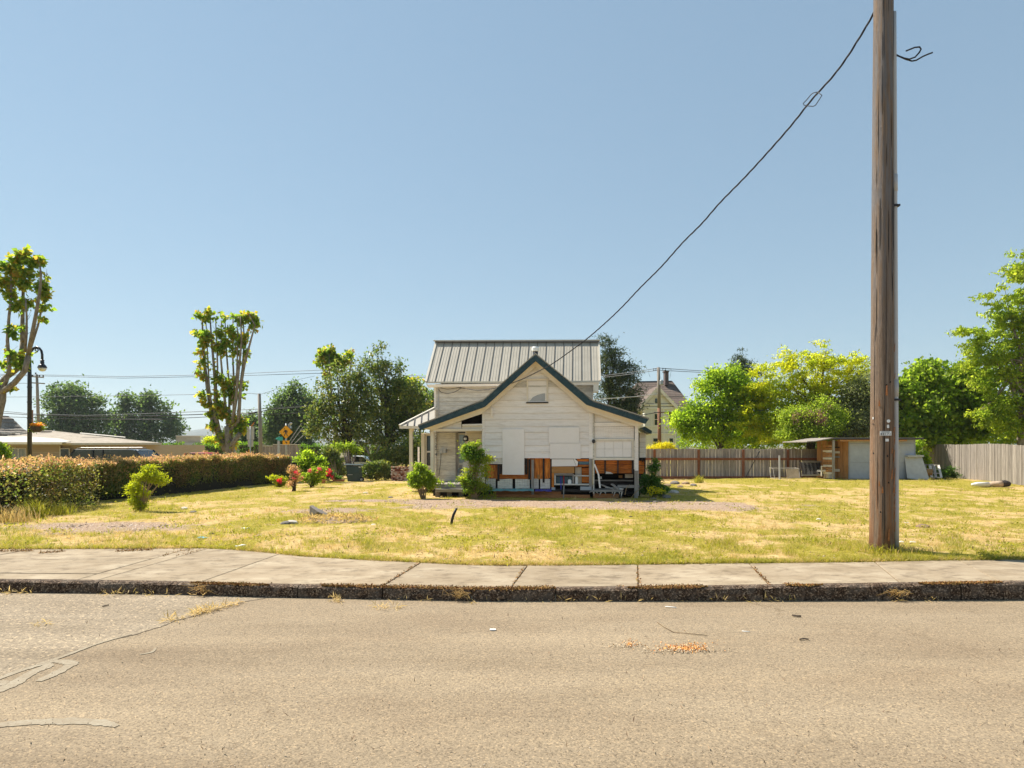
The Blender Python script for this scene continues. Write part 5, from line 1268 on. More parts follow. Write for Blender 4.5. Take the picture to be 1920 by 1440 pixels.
# ------------------------------------------------------------------ leaf machinery
def unit(v): return v / np.maximum(np.linalg.norm(v, axis=1, keepdims=True), 1e-9)
def leaves(pos, size, ratio=.5, up=.5, rng=RNG, droop=0., fold=.18, pref=None):
    """kite leaves as two triangles folded along the midrib; pos (n,3), size (n,)"""
    n = len(pos)
    d = unit(rng.normal(size=(n, 3)) + np.array([0, 0, -droop]) + (pref if pref is not None else 0))
    nn = unit(rng.normal(size=(n, 3)) * (1 - up) + np.array([0, 0, 1.0]) * up)
    s = unit(np.cross(d, nn)); nn = np.cross(s, d)
    L = size[:, None]; W = L * ratio
    a = pos; t = pos + d * L
    l = pos + d * L * .45 - s * W * .5 + nn * L * fold; r = pos + d * L * .45 + s * W * .5 + nn * L * fold
    V = np.stack([a, l, t, r], 1).reshape(-1, 3)
    i = np.arange(n)[:, None] * 4
    Fc = np.concatenate([i + np.array([[0, 1, 2]]), i + np.array([[0, 2, 3]])], 0)
    return V, Fc
def blob_points(blobs, Y, n, depth=.8, shell=.5, rng=RNG):
    """clump centres spread through ellipsoids given in pixels (px,py,rx,ry[,dY])"""
    w_ = np.array([b[2] * b[3] for b in blobs], float); w_ /= w_.sum()
    k = rng.choice(len(blobs), n, p=w_); u = unit(rng.normal(size=(n, 3))); r = (shell + (1 - shell) * rng.random(n)) if False else rng.random(n) ** (1 / (2.0 + 3 * shell))
    B = np.array([(b[0], b[1], b[2], b[3], b[4] if len(b) > 4 else 0) for b in blobs], float)[k]
    YY_ = Y + B[:, 4]; sc_ = YY_ / F
    x = (B[:, 0] - CX) * sc_ + u[:, 0] * r * B[:, 2] * sc_
    z = EYE - (B[:, 1] - HY) * sc_ + u[:, 2] * r * B[:, 3] * sc_
    y = YY_ + u[:, 1] * r * np.sqrt(B[:, 2] * B[:, 3]) * sc_ * depth
    return np.stack([x, y, z], 1)
def foliage(name, blobs, Y, clumps, per, csize, lsize, mat, parent, ratio=.5, up=.5, flat=.7, depth=.8, shell=.5, droop=0., floor=.05, pref=None, spray=None):
    c = blob_points(blobs, Y, clumps, depth, shell)
    cs = csize * RNG.uniform(.6, 1.4, clumps)
    off = RNG.normal(size=(clumps, per, 3)) * cs[:, None, None] * np.array([1, 1, flat]) * .6
    if spray is not None:      # elongated sprays
        dv = unit(RNG.normal(size=(clumps, 3)) * np.array([1, 1, .35]) + np.array(spray)); tt_ = RNG.random((clumps, per, 1)) * 1.6
        off = off * .45 + dv[:, None, :] * tt_ * cs[:, None, None]
    p = (c[:, None, :] + off).reshape(-1, 3)
    gzv = gz(p[:, 0], p[:, 1]) + floor; p = p[p[:, 2] > gzv]
    V, Fc = leaves(p, lsize * RNG.uniform(.6, 1.35, len(p)), ratio, up, droop=droop, pref=pref)
    return arr_mesh(name, V, Fc, mat, parent), c
def limbs(name, base, centres, n, r0, mat, parent, trunk_top=.35, jitter=.25, r1=.012, sides=5):
    """trunk from base up to the crown plus limbs that run out to some clump centres"""
    m = MB(); base = Vector(base); top = Vector(centres.mean(axis=0).tolist()); hi = Vector(centres[centres[:, 2].argmax()].tolist())
    fork = base.lerp(top, trunk_top); fork += Vector((random.uniform(-.1,.1), random.uniform(-.1,.1), 0))
    mid = fork.lerp(hi, .55) + Vector((random.uniform(-.2,.2), 0, 0))
    m.tube([base, base.lerp(fork, .5) + Vector((random.uniform(-.06,.06), 0, 0)), fork, mid, fork.lerp(hi, .92)], [r0 * 1.15, r0, r0 * .85, r0 * .45, r1], 8)
    tk = m.build('trunk', mat, parent, smooth=True)
    idx_ = RNG.choice(len(centres), min(n, len(centres)), replace=False); m = MB()
    for i in idx_:
        e = Vector(centres[i].tolist()); s_ = fork.lerp(mid, random.random() ** 1.2 * .9)
        a = s_.lerp(e, .35) + Vector((0, 0, (e - s_).length * .12)) + Vector((random.uniform(-1,1), random.uniform(-1,1), 0)) * jitter * .3
        b = s_.lerp(e, .7) + Vector((random.uniform(-1,1), random.uniform(-1,1), random.uniform(-.5,.5))) * jitter * .3
        rr = r0 * random.uniform(.22, .42); m.tube([s_, a, b, e], [rr, rr * .7, rr * .4, r1 * .7], sides)
    if idx_.size: m.build('limbs', mat, parent, smooth=True)
    return tk
def tree(name, label, Y, base_px, blobs, clumps, per, csize, lsize, mat, bark='bark_dark', cat='tree', r0=.16, n_limbs=26, group=None, fol='crown', **k):
    b = gp(base_px, Y); t = thing(name, label, cat, b, 0, group)
    sat = []
    for q in blobs:                       # uneven outline: lobes and sprays standing off each mass
        for _ in range(4):
            a = random.uniform(0, 2 * math.pi); f = random.uniform(.22, .42)
            sat.append((q[0] + math.cos(a) * q[2] * .92, q[1] - abs(math.sin(a)) * q[3] * .92 if random.random() < .7 else q[1] + math.sin(a) * q[3] * .8, q[2] * f, q[3] * f))
    blobs = [(q[0], q[1], q[2] * .88, q[3] * .88) for q in blobs] + sat
    _, c = foliage(fol, blobs, Y, clumps, per, csize, lsize, M[mat], t, **k)
    if r0: limbs('limbs', b - Vector((0, 0, .1)), c, n_limbs, r0, M[bark], t)
    return t

# ------------------------------------------------------------------ trees on the right
T = 'trees and bushes beyond the back fence'
t = tree('pine_tree', 'dark pine tree rising beside the rear wing of the derelict house', 56, 1147,
     [(1137,650,13,16),(1143,672,24,20),(1152,697,32,20),(1162,722,36,22),(1160,748,40,22),(1172,768,34,16),(1150,785,42,25),(1190,700,10,10),(1185,760,18,14),(1140,800,40,30)], 430, 40, .62, .30, 'lf_pine', ratio=.16, r0=.22, n_limbs=60, shell=.5, up=.25, flat=.45)
tree('conifer_tree', 'dark pointed conifer tip showing above the bright green bushes', 62, 1391, [(1390,665,5,10),(1390,676,12,10),(1391,690,20,12),(1394,705,26,14),(1396,730,30,25)], 150, 44, .5, .26, 'lf_pine', ratio=.16, r0=.15, n_limbs=30, up=.25, flat=.4)
tree('leafy_bush', 'tall bright green bush spreading over the back fence right of the gabled house', 40, 1340,
     [(1372,722,36,30),(1398,745,32,35),(1335,752,50,34),(1308,792,38,42),(1292,806,22,28),(1345,800,56,40),(1400,790,46,50),(1350,712,18,14)], 420, 64, .48, .19, 'lf_bright', r0=.14, n_limbs=40, up=.3)
tree('locust_tree', 'broad yellow green locust tree with feathery drooping sprays behind the fence', 39, 1520,
     [(1545,645,9,18),(1540,668,30,18),(1500,672,34,16),(1470,700,46,24),(1525,700,55,26),(1580,690,40,24),(1618,692,22,24),(1445,735,42,26),(1500,735,60,30),(1570,735,50,34),(1430,778,40,24),(1410,795,26,12),(1475,780,60,36),(1545,770,50,35),(1440,812,40,22),(1600,740,30,40)], 520, 60, .5, .18, 'lf_locust', ratio=.36, r0=.2, n_limbs=46, droop=.5, flat=.4, spray=(-.25,0,-.3), up=.3)
tree('grey_shrub', 'large grey green shrub just left of the tall pole behind the shed', 38.0, 1600, [(1603,755,34,40),(1590,790,38,34),(1620,735,20,26),(1628,790,28,36),(1575,800,22,26)], 330, 84, .42, .13, 'lf_greygreen', ratio=.55, r0=.12)
t = tree('lilac_bush', 'lilac bush with faded mauve flower spikes left of the grey shrub', 37, 1520, [(1520,800,44,30),(1500,780,24,18),(1550,795,30,26),(1545,762,18,12),(1480,815,24,16)], 260, 80, .40, .13, 'lf_lilac', r0=.08, up=.3)
foliage('flower_spikes', [(1505,776,14,7),(1490,783,10,6),(1530,778,12,8),(1548,762,10,7),(1538,790,14,8)], 36.4, 34, 46, .16, .07, M['fl_mauve'], t, ratio=.7, flat=1.5)[0]['kind'] = 'stuff'
tree('maple_tree', 'dense dark green maple behind the shed right of the tall pole', 38.5, 1745,
     [(1735,705,34,22),(1712,735,40,38),(1760,728,46,36),(1795,700,14,14),(1742,690,14,14),(1740,780,64,44),(1800,765,50,46),(1840,790,50,40),(1700,800,34,40),(1770,815,70,26),(1660,770,25,50),(1805,722,36,30),(1830,745,34,30)], 560, 56, .5, .25, 'lf_dark', ratio=.8, r0=.2, n_limbs=40, up=.3)
tree('cherry_tree', 'tall airy cherry tree with drooping leaf tips cut by the right edge', 35, 1915,
     [(1908,478,14,8),(1912,500,14,8),(1905,518,16,7),(1890,548,30,10),(1860,552,16,5),(1898,575,36,16),(1880,600,30,16),(1830,622,26,7),(1805,617,10,3),(1865,640,44,20),(1815,655,18,5),(1855,672,44,16),(1818,683,16,6),(1900,620,40,30),(1900,680,50,36),(1880,730,56,30),(1905,790,46,44),(1870,790,34,30),(1950,520,40,60),(1960,640,50,80),(1960,760,50,60)], 700, 44, .42, .18, 'lf_cherry', ratio=.5, r0=.26, n_limbs=70, droop=.7, flat=.45, spray=(-.8,0,-.25), bark='bark', up=.3)
tree('yellow_shrub', 'low yellow flowering shrub peeking over the fence beside the derelict house', 36.5, 1238, [(1238,838,24,6),(1225,840,12,5),(1255,841,12,4)], 70, 60, .16, .07, 'fl_yellow', r0=.03, n_limbs=6, cat='shrub')
tree('background_bush', 'long run of dark bushes filling the gaps behind the fences under the trees', 43, 1500, [(1305,832,36,14),(1380,834,60,12),(1460,834,60,12),(1540,834,60,12),(1620,832,50,14),(1700,830,60,14),(1790,830,60,14),(1870,832,50,12),(1440,805,80,34),(1370,810,60,30),(1540,808,70,32),(1480,790,70,34),(1620,800,40,36),(1700,800,60,40),(1800,800,70,40),(1880,800,60,40)], 820, 60, .45, .17, 'lf_dark', r0=.05, n_limbs=6, cat='bush')

# ------------------------------------------------------------------ trees on the left
# pollards with bare stems and leaf tufts
def pollard(label, Y, base_px, trunk, stems, tufts, per=70, lsize=.16, mat='lf_maple', group='pollarded street maples', dens=1.):
    t = thing('pollard_tree', label, 'tree', gp(base_px, Y), 0, group)
    MB().tube([P(a, b, Y) if b < 880 else gp(a, Y) - Vector((0, 0, .2)) for a, b, r in trunk], [r / F * Y for a, b, r in trunk], 10).build('trunk', M['bark'], t, smooth=True)
    for st in stems:
        pts_, r0, r1 = st
        n_ = len(pts_); dy = random.uniform(-.5, .5)
        rs = [(r0 + (r1 - r0) * i / (n_ - 1)) / F * Y for i in range(n_)]
        q = [P(a, b, Y + dy * min(1, i / 2)) for i, (a, b) in enumerate(pts_)]
        MB().tube(q, rs, 7).build('stem', M['bark'], t, smooth=True)
        tw = MB()
        for i in range(n_ - 1):
            for k in range(2):
                s_ = q[i].lerp(q[i+1], random.random()); tw.tube([s_, s_ + Vector((random.uniform(-.25,.25), random.uniform(-.2,.2), random.uniform(.1,.35)))], [.012, .004], 4)
        tag(tw.build('twigs', M['bark'], t), kind='stuff')
    extra = []
    for pts_, r0, r1 in stems:
        for i in range(1, len(pts_)):
            for _ in range(1):
                f = random.random(); a, b = pts_[i-1], pts_[i]
                if b[1] < 760 and random.random() < .7: extra.append((a[0] + (b[0] - a[0]) * f + random.uniform(-2, 2), a[1] + (b[1] - a[1]) * f, 2.6, 2.6))
    tw = foliage('stem_leaves', extra, Y, len(extra) * 2, 4, .09 * Y / 30, lsize * .85, M[mat], t, ratio=.75, shell=.2, droop=.4)[0]
    foliage('leaf_tufts', [(a, b, r * .85, r2 * .85) for a, b, r, r2 in tufts], Y, int(len(tufts) * 8 * dens), per, .15 * Y / 30, lsize, M[mat], t, ratio=.75, flat=.8, shell=.2, droop=.4)
    return t
pollard('pollarded maple cut by the left edge with tall bare stems above the hedge', 24, -16,
    [(-18,890,9),(-14,820,9),(-4,770,9),(2,750,8),(4,722,7)],
    [([(2,740),(-2,722),(12,707),(22,700),(39,687),(41,664),(43,640)],5.5,4.5), ([(43,640),(42,615),(43,571),(44,527),(43,482)],4.3,1.6),
     ([(-2,740),(10,731),(27,718),(47,695),(53,667)],5.5,4.5), ([(53,667),(60,629),(69,582),(75,544),(77,515),(75,499)],4,1.4), ([(57,655),(71,611),(79,575),(84,549),(83,527),(89,513)],2.2,.9),
     ([(3,735),(12,715),(18,691),(14,638),(17,593),(21,560),(21,518)],4,1.6), ([(47,660),(50,625),(50,593),(48,560)],2.4,1.4), ([(2,755),(-15,735),(-30,700),(-28,620),(-30,540)],5,1.6)],
    [(43,477,9,10),(33,490,9,7),(60,492,10,7),(74,490,8,6),(12,500,14,6),(28,510,14,8),(50,512,14,8),(8,528,10,7),(20,530,12,7),(45,533,9,9),(4,548,8,6),(20,553,11,6),(33,575,6,10),(50,565,8,5),(75,541,9,8),(82,533,5,8),(83,553,5,8),(79,575,5,6),(79,598,3,4),(25,617,5,4),(26,627,4,3),(22,664,7,5),(36,672,9,8),(42,683,8,7),(8,682,5,3),(28,680,6,5),(55,692,5,4),(25,710,5,3),(20,727,5,4),(32,726,3,3),(0,725,6,5),(-20,520,20,20),(-28,560,14,14)], per=13, lsize=.19)
pollard('pollarded maple with a fan of many tall bare stems behind the hedge', 35, 430,
    [(432,870,8),(430,846,8),(429,820,7.5),(428,799,7)],
    [([(428,799),(436,790),(442,754),(447,699),(453,643),(451,593)],4,1), ([(424,845),(411,815),(399,790),(397,768),(389,727),(383,677),(380,624),(379,593)],6,1.2), ([(411,812),(404,777),(404,727),(401,685),(396,629),(394,596)],4.5,1),
     ([(428,800),(425,782),(419,727),(414,671),(415,602)],3.5,1), ([(429,800),(430,793),(430,727),(425,665),(422,602)],3,.9), ([(436,792),(438,770),(439,727),(436,657),(437,588)],3,.9),
     ([(430,812),(447,790),(449,760),(451,727),(458,685),(469,643),(478,610),(467,590)],4,.9), ([(450,730),(455,690),(458,640),(456,600)],2.5,1), ([(397,768),(392,720),(389,660),(386,600)],2,.8), ([(404,740),(408,690),(406,630),(404,598)],2,.8), ([(433,760),(444,700),(446,640),(444,600)],2,.8), ([(433,845),(436,832),(450,812)],5,4)],
    [(374,590,5,6),(392,588,7,7),(386,598,5,5),(420,596,7,7),(436,594,5,5),(452,600,9,9),(467,592,7,7),(476,602,5,10),(478,612,4,6),(375,628,7,7),(388,632,9,8),(412,622,6,6),(430,618,9,7),(440,630,7,7),(455,632,8,6),(466,632,6,6),(382,645,8,6),(410,650,9,9),(425,640,6,8),(436,648,6,6),(455,645,7,5),(374,660,6,7),(378,676,7,6),(415,660,8,6),(440,660,6,7),(462,660,4,6),(372,698,6,5),(382,706,6,6),(412,712,8,8),(424,722,9,8),(440,716,6,8),(455,720,5,8),(380,742,8,7),(386,756,8,6),(410,740,7,6),(430,735,6,6),(448,742,6,8),(412,762,9,7),(395,775,6,6),(420,776,10,9),(440,785,9,10),(452,790,8,8),(455,802,8,7),(402,800,9,9),(412,818,9,8),(418,832,7,6),(445,808,8,6),(440,833,4,6)], per=11, lsize=.23)
pollard('pollarded maple half hidden in the evergreens left of the derelict house', 48, 630,
    [(632,870,6),(630,820,5.5),(628,800,5)],
    [([(628,800),(620,760),(612,720),(605,690),(604,668)],3,1), ([(630,800),(622,750),(618,700),(617,665)],3,1), ([(634,800),(650,740),(657,690),(660,668)],2.6,1), ([(632,800),(662,760),(664,720),(658,680)],2,.8)],
    [(604,664,6,9),(618,658,9,7),(612,672,9,9),(626,668,9,8),(620,684,10,8),(630,690,8,7),(645,678,8,8),(654,666,7,8),(640,690,8,7),(602,680,6,6),(615,700,7,6)], per=22, lsize=.28)
# the glossy evergreens before it
ev = dict(ratio=.5, up=.35, shell=.25, flat=.85, depth=.7)
tree('evergreen_tree', 'broad airy evergreen with dark glossy leaves behind the wheeled bin', 42, 655,
     [(640,795,52,45),(605,790,26,40),(660,745,44,40),(615,735,26,34),(640,700,30,24),(690,790,46,46),(655,830,62,18),(600,740,14,30),(585,800,10,14),(690,740,24,30),(672,705,14,24)], 400, 22, .38, .22, 'lf_holly', r0=.14, n_limbs=80, **ev)
tree('evergreen_tree', 'tall pointed evergreen left of the derelict house with thin airy top', 43, 715,
     [(712,662,15,14),(708,685,22,18),(718,705,30,20),(722,735,36,28),(735,765,44,32),(720,800,56,36),(765,740,26,24),(775,770,30,26),(770,800,34,30),(740,830,62,20),(790,745,12,10),(745,690,10,14),(690,690,8,12)], 470, 22, .36, .22, 'lf_holly', r0=.16, n_limbs=90, **ev)
tree('orange_tipped_tree', 'young maple with orange tipped leaves right of the pointed evergreen', 46, 775, [(765,725,22,16),(785,745,18,14),(772,765,26,18),(760,745,18,16)], 110, 40, .36, .2, 'lf_maple', r0=.08, n_limbs=20, ratio=.8)
t = thing('multi_stem_tree', 'pale leaning bare trunks under the evergreens right of the white car', 'tree', gp(718, 41))
for a in (((698,874),(694,855),(686,838)),((748,872),(742,852),(734,832)),((706,874),(704,856),(712,835)),((655,868),(652,850),(646,832))):
    MB().tube([P(x, y, 41) for x, y in a], [.10, .085, .06], 7).build('trunk', M['bark'], t, smooth=True)
tree('undergrowth_bush', 'dark shrubs filling the shade under the pointed evergreen', 40.5, 760, [(765,850,30,22),(735,862,28,12),(790,850,20,26),(715,866,20,9)], 190, 60, .36, .15, 'lf_holly', r0=.04, n_limbs=6, cat='bush')
# far trees
far = dict(ratio=.6, up=.4, flat=.8)
tree('far_tree', 'leftmost of the two round far trees above the low shop roof', 140, 140, [(105,735,18,13),(130,738,26,16),(120,765,34,24),(150,765,40,26),(165,790,40,22),(185,795,22,16),(110,795,28,22),(140,822,60,18)], 300, 40, 1.3, .62, 'lf_far', r0=.5, n_limbs=30, **far)
tree('far_tree', 'rightmost of the two round far trees above the low shop roof', 150, 275, [(240,750,18,12),(265,752,26,14),(290,768,32,20),(250,785,36,26),(300,800,36,24),(270,805,56,22),(218,795,14,22),(325,812,16,12),(270,828,64,16)], 310, 40, 1.3, .64, 'lf_far', r0=.5, n_limbs=30, **far)
tree('far_poplar', 'rounded far poplar standing behind the amber crossing sign', 100, 550, [(545,733,22,10),(540,752,30,16),(560,770,36,26),(525,785,26,28),(570,805,40,26),(535,815,36,22),(590,770,20,30),(505,800,12,26),(550,830,50,14)], 400, 48, 1.0, .42, 'lf_far', r0=.4, n_limbs=30, **far)
tree('far_tree', 'small far tree between the pole and the bare sign backs', 110, 467, [(468,790,16,14),(475,808,18,18),(460,815,16,14)], 110, 60, .9, .4, 'lf_far', r0=.2, n_limbs=14, **far)
tree('far_tree', 'small far tree in the gap between the evergreens and the rear wing', 90, 808, [(806,750,12,12),(812,770,14,22)], 70, 60, .8, .35, 'lf_far', r0=.2, n_limbs=10, **far)
tree('yellow_bush', 'yellow leaved bush beside the second pollard above the clipped hedges', 62, 400, [(400,826,11,6),(392,830,8,5)], 40, 60, .3, .16, 'lf_locust', r0=.04, n_limbs=5, cat='bush')
# clipped arborvitae hedges along the far side of the street
for x0, x1, y0, Yh, lab in ((300,320,833,62,'clipped arborvitae at the far left by the tan far building'),(321,345,831.5,62,'clipped arborvitae just left of the tan far building'),(366,417,833,60,'long clipped green hedge left of the second pollard'),(448,485,831.5,60,'clipped green hedge behind the bare sign backs'),(563,606,835,58,'low clipped green hedge right of the crossing sign'),(607,627,836,58,'short dark hedge block behind the azalea bed'),(656,693,835.5,56,'tall clipped green hedge behind the white car'),(696,727,836,55,'rounded clipped green hedge right of the white car')):
    cx_, rx_ = (x0 + x1) / 2, (x1 - x0) / 2; b = gp(cx_, Yh); h = tag(thing('clipped_hedge', lab, 'hedge', b, 0, 'clipped hedges across the street'))
    zt_ = P(cx_, y0, Yh).z; xa, xb = P(x0, y0, Yh).x, P(x1, y0, Yh).x; n_ = int((xb - xa) * 900)
    p = np.stack([RNG.uniform(xa, xb, n_), Yh + RNG.uniform(-.5, .6, n_), b.z + (zt_ - b.z) * RNG.random(n_) ** .8], 1)
    wob = .10 * np.sin(p[:, 0] * 5) + .06 * np.sin(p[:, 0] * 13); p[:, 2] += wob * (p[:, 2] - b.z) / (zt_ - b.z)
    V, Fc = leaves(p, RNG.uniform(.12, .26, n_), .4, .2, pref=np.array([0, -.2, 1.2])); arr_mesh('foliage', V, Fc, M['lf_thuja'], h)
    MB().box((xa + .12, Yh - .25, b.z), (xb - .12, Yh + .35, zt_ - .15)).build('inner_twigs', M['bark_dark'], h)

# ------------------------------------------------------------------ the long near hedge on the left
HG = thing('long_hedge', 'long untrimmed hedge with reddish dry tips along the left side of the lot', 'hedge', G(300, 930))
hb_ = [(-140,985),(-60,972),(0,962),(100,948),(200,939),(270,933),(340,926),(400,919),(470,911),(545,905)]
ht_ = [872,871,869.5,867,864,862,861,859,857,857]
hp_ = [G(*p) for p in hb_]
HPX = np.array([p.x for p in hp_]); HPY = np.array([p.y for p in hp_]); HPZ = np.array([p.z for p in hp_])
HTZ = np.array([EYE - (t - HY) / F * (p.y + .5) for t, p in zip(ht_, hp_)])
HSEG = np.sqrt(np.diff(HPX) ** 2 + np.diff(HPY) ** 2) * np.array([.25, .6] + [1] * (len(HPX) - 3)); HSEG /= HSEG.sum()
def hedge_pts(n, tlo=0., thi=1., mode='all'):
    i = RNG.choice(len(HPX) - 1, n, p=HSEG); f = RNG.random(n)
    L3 = lambda A_: A_[i] * (1 - f) + A_[i + 1] * f
    x, y, z0, z1 = L3(HPX), L3(HPY), L3(HPZ), L3(HTZ)
    z1 = z1 + (fbm(x * 1.3, y * 1.3, 9, 3) - .5) * .40 + (fbm(x * 5, y * 5, 19, 2) - .5) * .16
    dx, dy = HPX[i+1] - HPX[i], HPY[i+1] - HPY[i]; ln = np.sqrt(dx*dx + dy*dy); nx_, ny_ = -dy / ln, dx / ln   # away from the lawn
    sg_ = np.where(ny_ > 0, 1, -1); nx_ *= sg_; ny_ *= sg_
    bulge = (fbm(x * .9 + 5, y * .9, 15, 3) - .5) * .5
    if mode == 'front': dpt = np.abs(RNG.normal(0, .10, n)) - bulge * .5; tz = RNG.random(n)
    elif mode == 'top': dpt = RNG.uniform(-.05, 1.25, n) - bulge * .4; tz = 1 - np.abs(RNG.normal(0, .07, n))
    elif mode == 'back': dpt = 1.25 + RNG.normal(0, .1, n); tz = RNG.random(n)
    else: dpt = RNG.uniform(.05, 1.2, n); tz = RNG.random(n)
    tz = tlo + (thi - tlo) * tz
    dpt = dpt + .25 * (1 - np.clip(tz * 2.2, 0, 1)) ** 2 * (mode == 'front')
    return np.stack([x + nx_ * dpt, y + ny_ * dpt, z0 + (z1 - z0) * tz], 1)
p = np.concatenate([hedge_pts(52000, 0, .97, 'front'), hedge_pts(9000, .1, .9), hedge_pts(6000, .0, .95, 'back'), hedge_pts(5000, 0, 1, 'top')])
V, Fc = leaves(p, RNG.uniform(.05, .12, len(p)), .55, .35); arr_mesh('foliage', V, Fc, M['lf_hedge'], HG)
sp_ = hedge_pts(260, 0, 1.0, 'top'); sp_ = np.repeat(sp_, 9, 0); sp_[:, 2] += RNG.random(len(sp_)) * np.repeat(RNG.uniform(.05, .26, 260), 9); sp_[:, :2] += RNG.normal(0, .025, (len(sp_), 2))
p = np.concatenate([hedge_pts(10500, 0, 1.02, 'top'), hedge_pts(7500, .45, 1.0, 'front'), sp_])
V, Fc = leaves(p, RNG.uniform(.05, .12, len(p)), .42, .15, pref=np.array([0, 0, .9])); arr_mesh('dry_tips', V, Fc, M['lf_tip'], HG)
p = hedge_pts(1500, .0, .9, 'front'); m = MB()
for q in p[:520]:
    a = Vector(q.tolist()); m.tube([a, a + Vector((random.uniform(-.15,.15), random.uniform(-.05,.1), random.uniform(.2,.5)))], [.008, .004], 3, False)
tag(m.build('twigs', M['twig'], HG, recalc=False), kind='stuff')
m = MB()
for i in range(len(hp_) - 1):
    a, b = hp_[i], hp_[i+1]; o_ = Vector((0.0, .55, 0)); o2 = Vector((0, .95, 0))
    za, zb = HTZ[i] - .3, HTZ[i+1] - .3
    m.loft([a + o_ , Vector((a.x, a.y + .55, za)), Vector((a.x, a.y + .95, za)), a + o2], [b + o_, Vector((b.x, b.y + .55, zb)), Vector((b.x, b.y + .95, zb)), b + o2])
m.build('dark_inner_box', M['hedge_core'], HG)  # solid filler box, coloured near-black as the shade inside the hedge

# ------------------------------------------------------------------ shrubs on the lot
def shrub(name, label, bx_, by_, blobs, clumps, per, cs, ls, mat, cat='shrub', r0=.02, n=12, bark='twig', dY=0, **k):
    b = G(bx_, by_); Y = b.y + dY; t = thing(name, label, cat, b)
    sat = []
    for q in blobs:
        for _ in range(3):
            a = random.uniform(-.3, math.pi + .3); f = random.uniform(.2, .45); sat.append((q[0] + math.cos(a) * q[2] * .86, q[1] - math.sin(a) * q[3] * .86, q[2] * f * .8, q[3] * f * .8))
    blobs = [(q[0], q[1], q[2] * .66, q[3] * .66) for q in blobs] + sat; clumps = int(clumps * .8); per = int(per * .8); cs *= .85
    _, c = foliage('leaves', blobs, Y, clumps, per, cs, ls, M[mat], t, floor=.02, **k)
    m = MB()
    for i in RNG.choice(len(c), min(n, len(c)), replace=False):
        e = Vector(c[i].tolist()); m.tube([b + Vector((random.uniform(-.08,.08), random.uniform(-.05,.05), -.03)), b.lerp(e, .5) + Vector((random.uniform(-.05,.05), 0, .08)), e], [r0, r0 * .7, r0 * .25], 5)
    m.build('stems', M[bark], t, smooth=True)
    return t
shrub('round_shrub', 'fresh green round shrub standing by the left porch of the derelict house', 793, 936, [(795,890,22,16),(780,905,16,14),(808,905,14,16),(797,908,20,14),(790,878,12,9)], 150, 52, .14, .085, 'lf_shrub', n=16, r0=.022)
t = shrub('climbing_shrub', 'tall lime tipped climbing shrub covering the porch opening of the house', 889, 936, [(884,838,15,12),(880,852,22,15),(893,858,18,14),(905,862,14,9),(890,880,14,16),(907,885,10,14),(886,905,16,16),(880,920,16,14),(900,915,15,14),(870,905,12,9),(855,908,8,4),(915,918,12,6),(917,932,10,4)], 260, 44, .14, .09, 'lf_climb', n=26, r0=.022, ratio=.4)
shrub('garden_weed', 'leafy green weed clump with small yellow flowers right of the white lean-to post', 1228, 934, [(1224,880,8,12),(1230,870,7,8),(1222,900,14,12),(1216,912,12,10),(1232,905,10,12),(1225,920,22,10),(1240,922,14,7)], 170, 40, .13, .09, 'lf_weed', n=14)
t = bpy.data.objects['garden_weed']; foliage('flower_mass', [(1228,917,16,6),(1240,921,10,4),(1218,922,8,4)], t.location.y - .3, 30, 10, .08, .05, M['fl_yellow'], t, ratio=.9)[0]['kind'] = 'stuff'
shrub('feathery_shrub', 'lime yellow feathery shrub standing before the long hedge', 263, 960, [(290,893,24,10),(284,884,16,8),(302,902,16,7),(270,897,16,9),(254,914,18,9),(262,926,18,10),(258,942,13,9),(264,952,10,7)], 170, 46, .13, .07, 'lf_yellow', n=18, r0=.018, ratio=.35, flat=.5)
shrub('leafy_bush', 'bright green leafy bush rising behind the roses at the hedge end', 582, 902, [(580,862,24,12),(572,872,22,14),(590,875,20,16),(565,885,16,12),(580,890,24,10)], 190, 52, .22, .12, 'lf_bright', n=14)
def flowers(t, spots, mat, n, ls=.07, r=2): foliage('blossoms', [(a, b, r, r) for a, b in spots], t.location.y - .25, max(4, int(n * .55)), 9, .07, ls, M[mat], t, ratio=.9)[0]['kind'] = 'stuff'
t = shrub('rose_bush', 'rose bush with scattered pink blooms in front of the leafy bush', 584, 914, [(585,893,14,9),(598,888,12,10),(575,897,14,8),(590,903,12,7),(604,880,8,8)], 110, 40, .16, .09, 'lf_shrub', n=14, bark='bark_dark'); flowers(t, [(581,883),(567,896),(596,886),(602,872),(599,879),(590,900)], 'fl_pink', 26)
t = shrub('azalea', 'low azalea covered in bright red blossom beside the rose bush', 616, 903, [(616,888,8,8),(610,895,9,6),(622,894,6,6)], 60, 36, .13, .08, 'lf_weed', n=8); flowers(t, [(613,885),(618,889),(621,893),(614,892),(609,887),(617,882),(624,896)], 'fl_red', 34, .08, 3)
t = shrub('dead_rose_bush', 'half dead rose bush with brown stems and few leaves near the hedge end', 551, 921, [(550,890,12,10),(545,880,10,8),(556,896,10,9),(548,905,9,8)], 60, 22, .15, .08, 'lf_tip', n=34, bark='bark_dark', r0=.014); flowers(t, [(549,897),(556,886)], 'fl_red', 6)
t = shrub('rose_bush', 'small yellow green rose bush with one red bloom at the foot of the hedge', 523, 913, [(520,901,11,7),(526,908,10,6),(512,897,8,6),(530,900,5,6)], 70, 34, .14, .08, 'lf_yellow', n=10); flowers(t, [(523.5,902)], 'fl_red', 10, .1, 2)
shrub('edge_bush', 'bright green bush poking above the hedge at the left edge', 3, 930, [(2,842,8,9),(8,852,9,9),(-8,850,10,12),(6,862,10,5)], 90, 40, .14, .10, 'lf_shrub', n=8, dY=1.4)
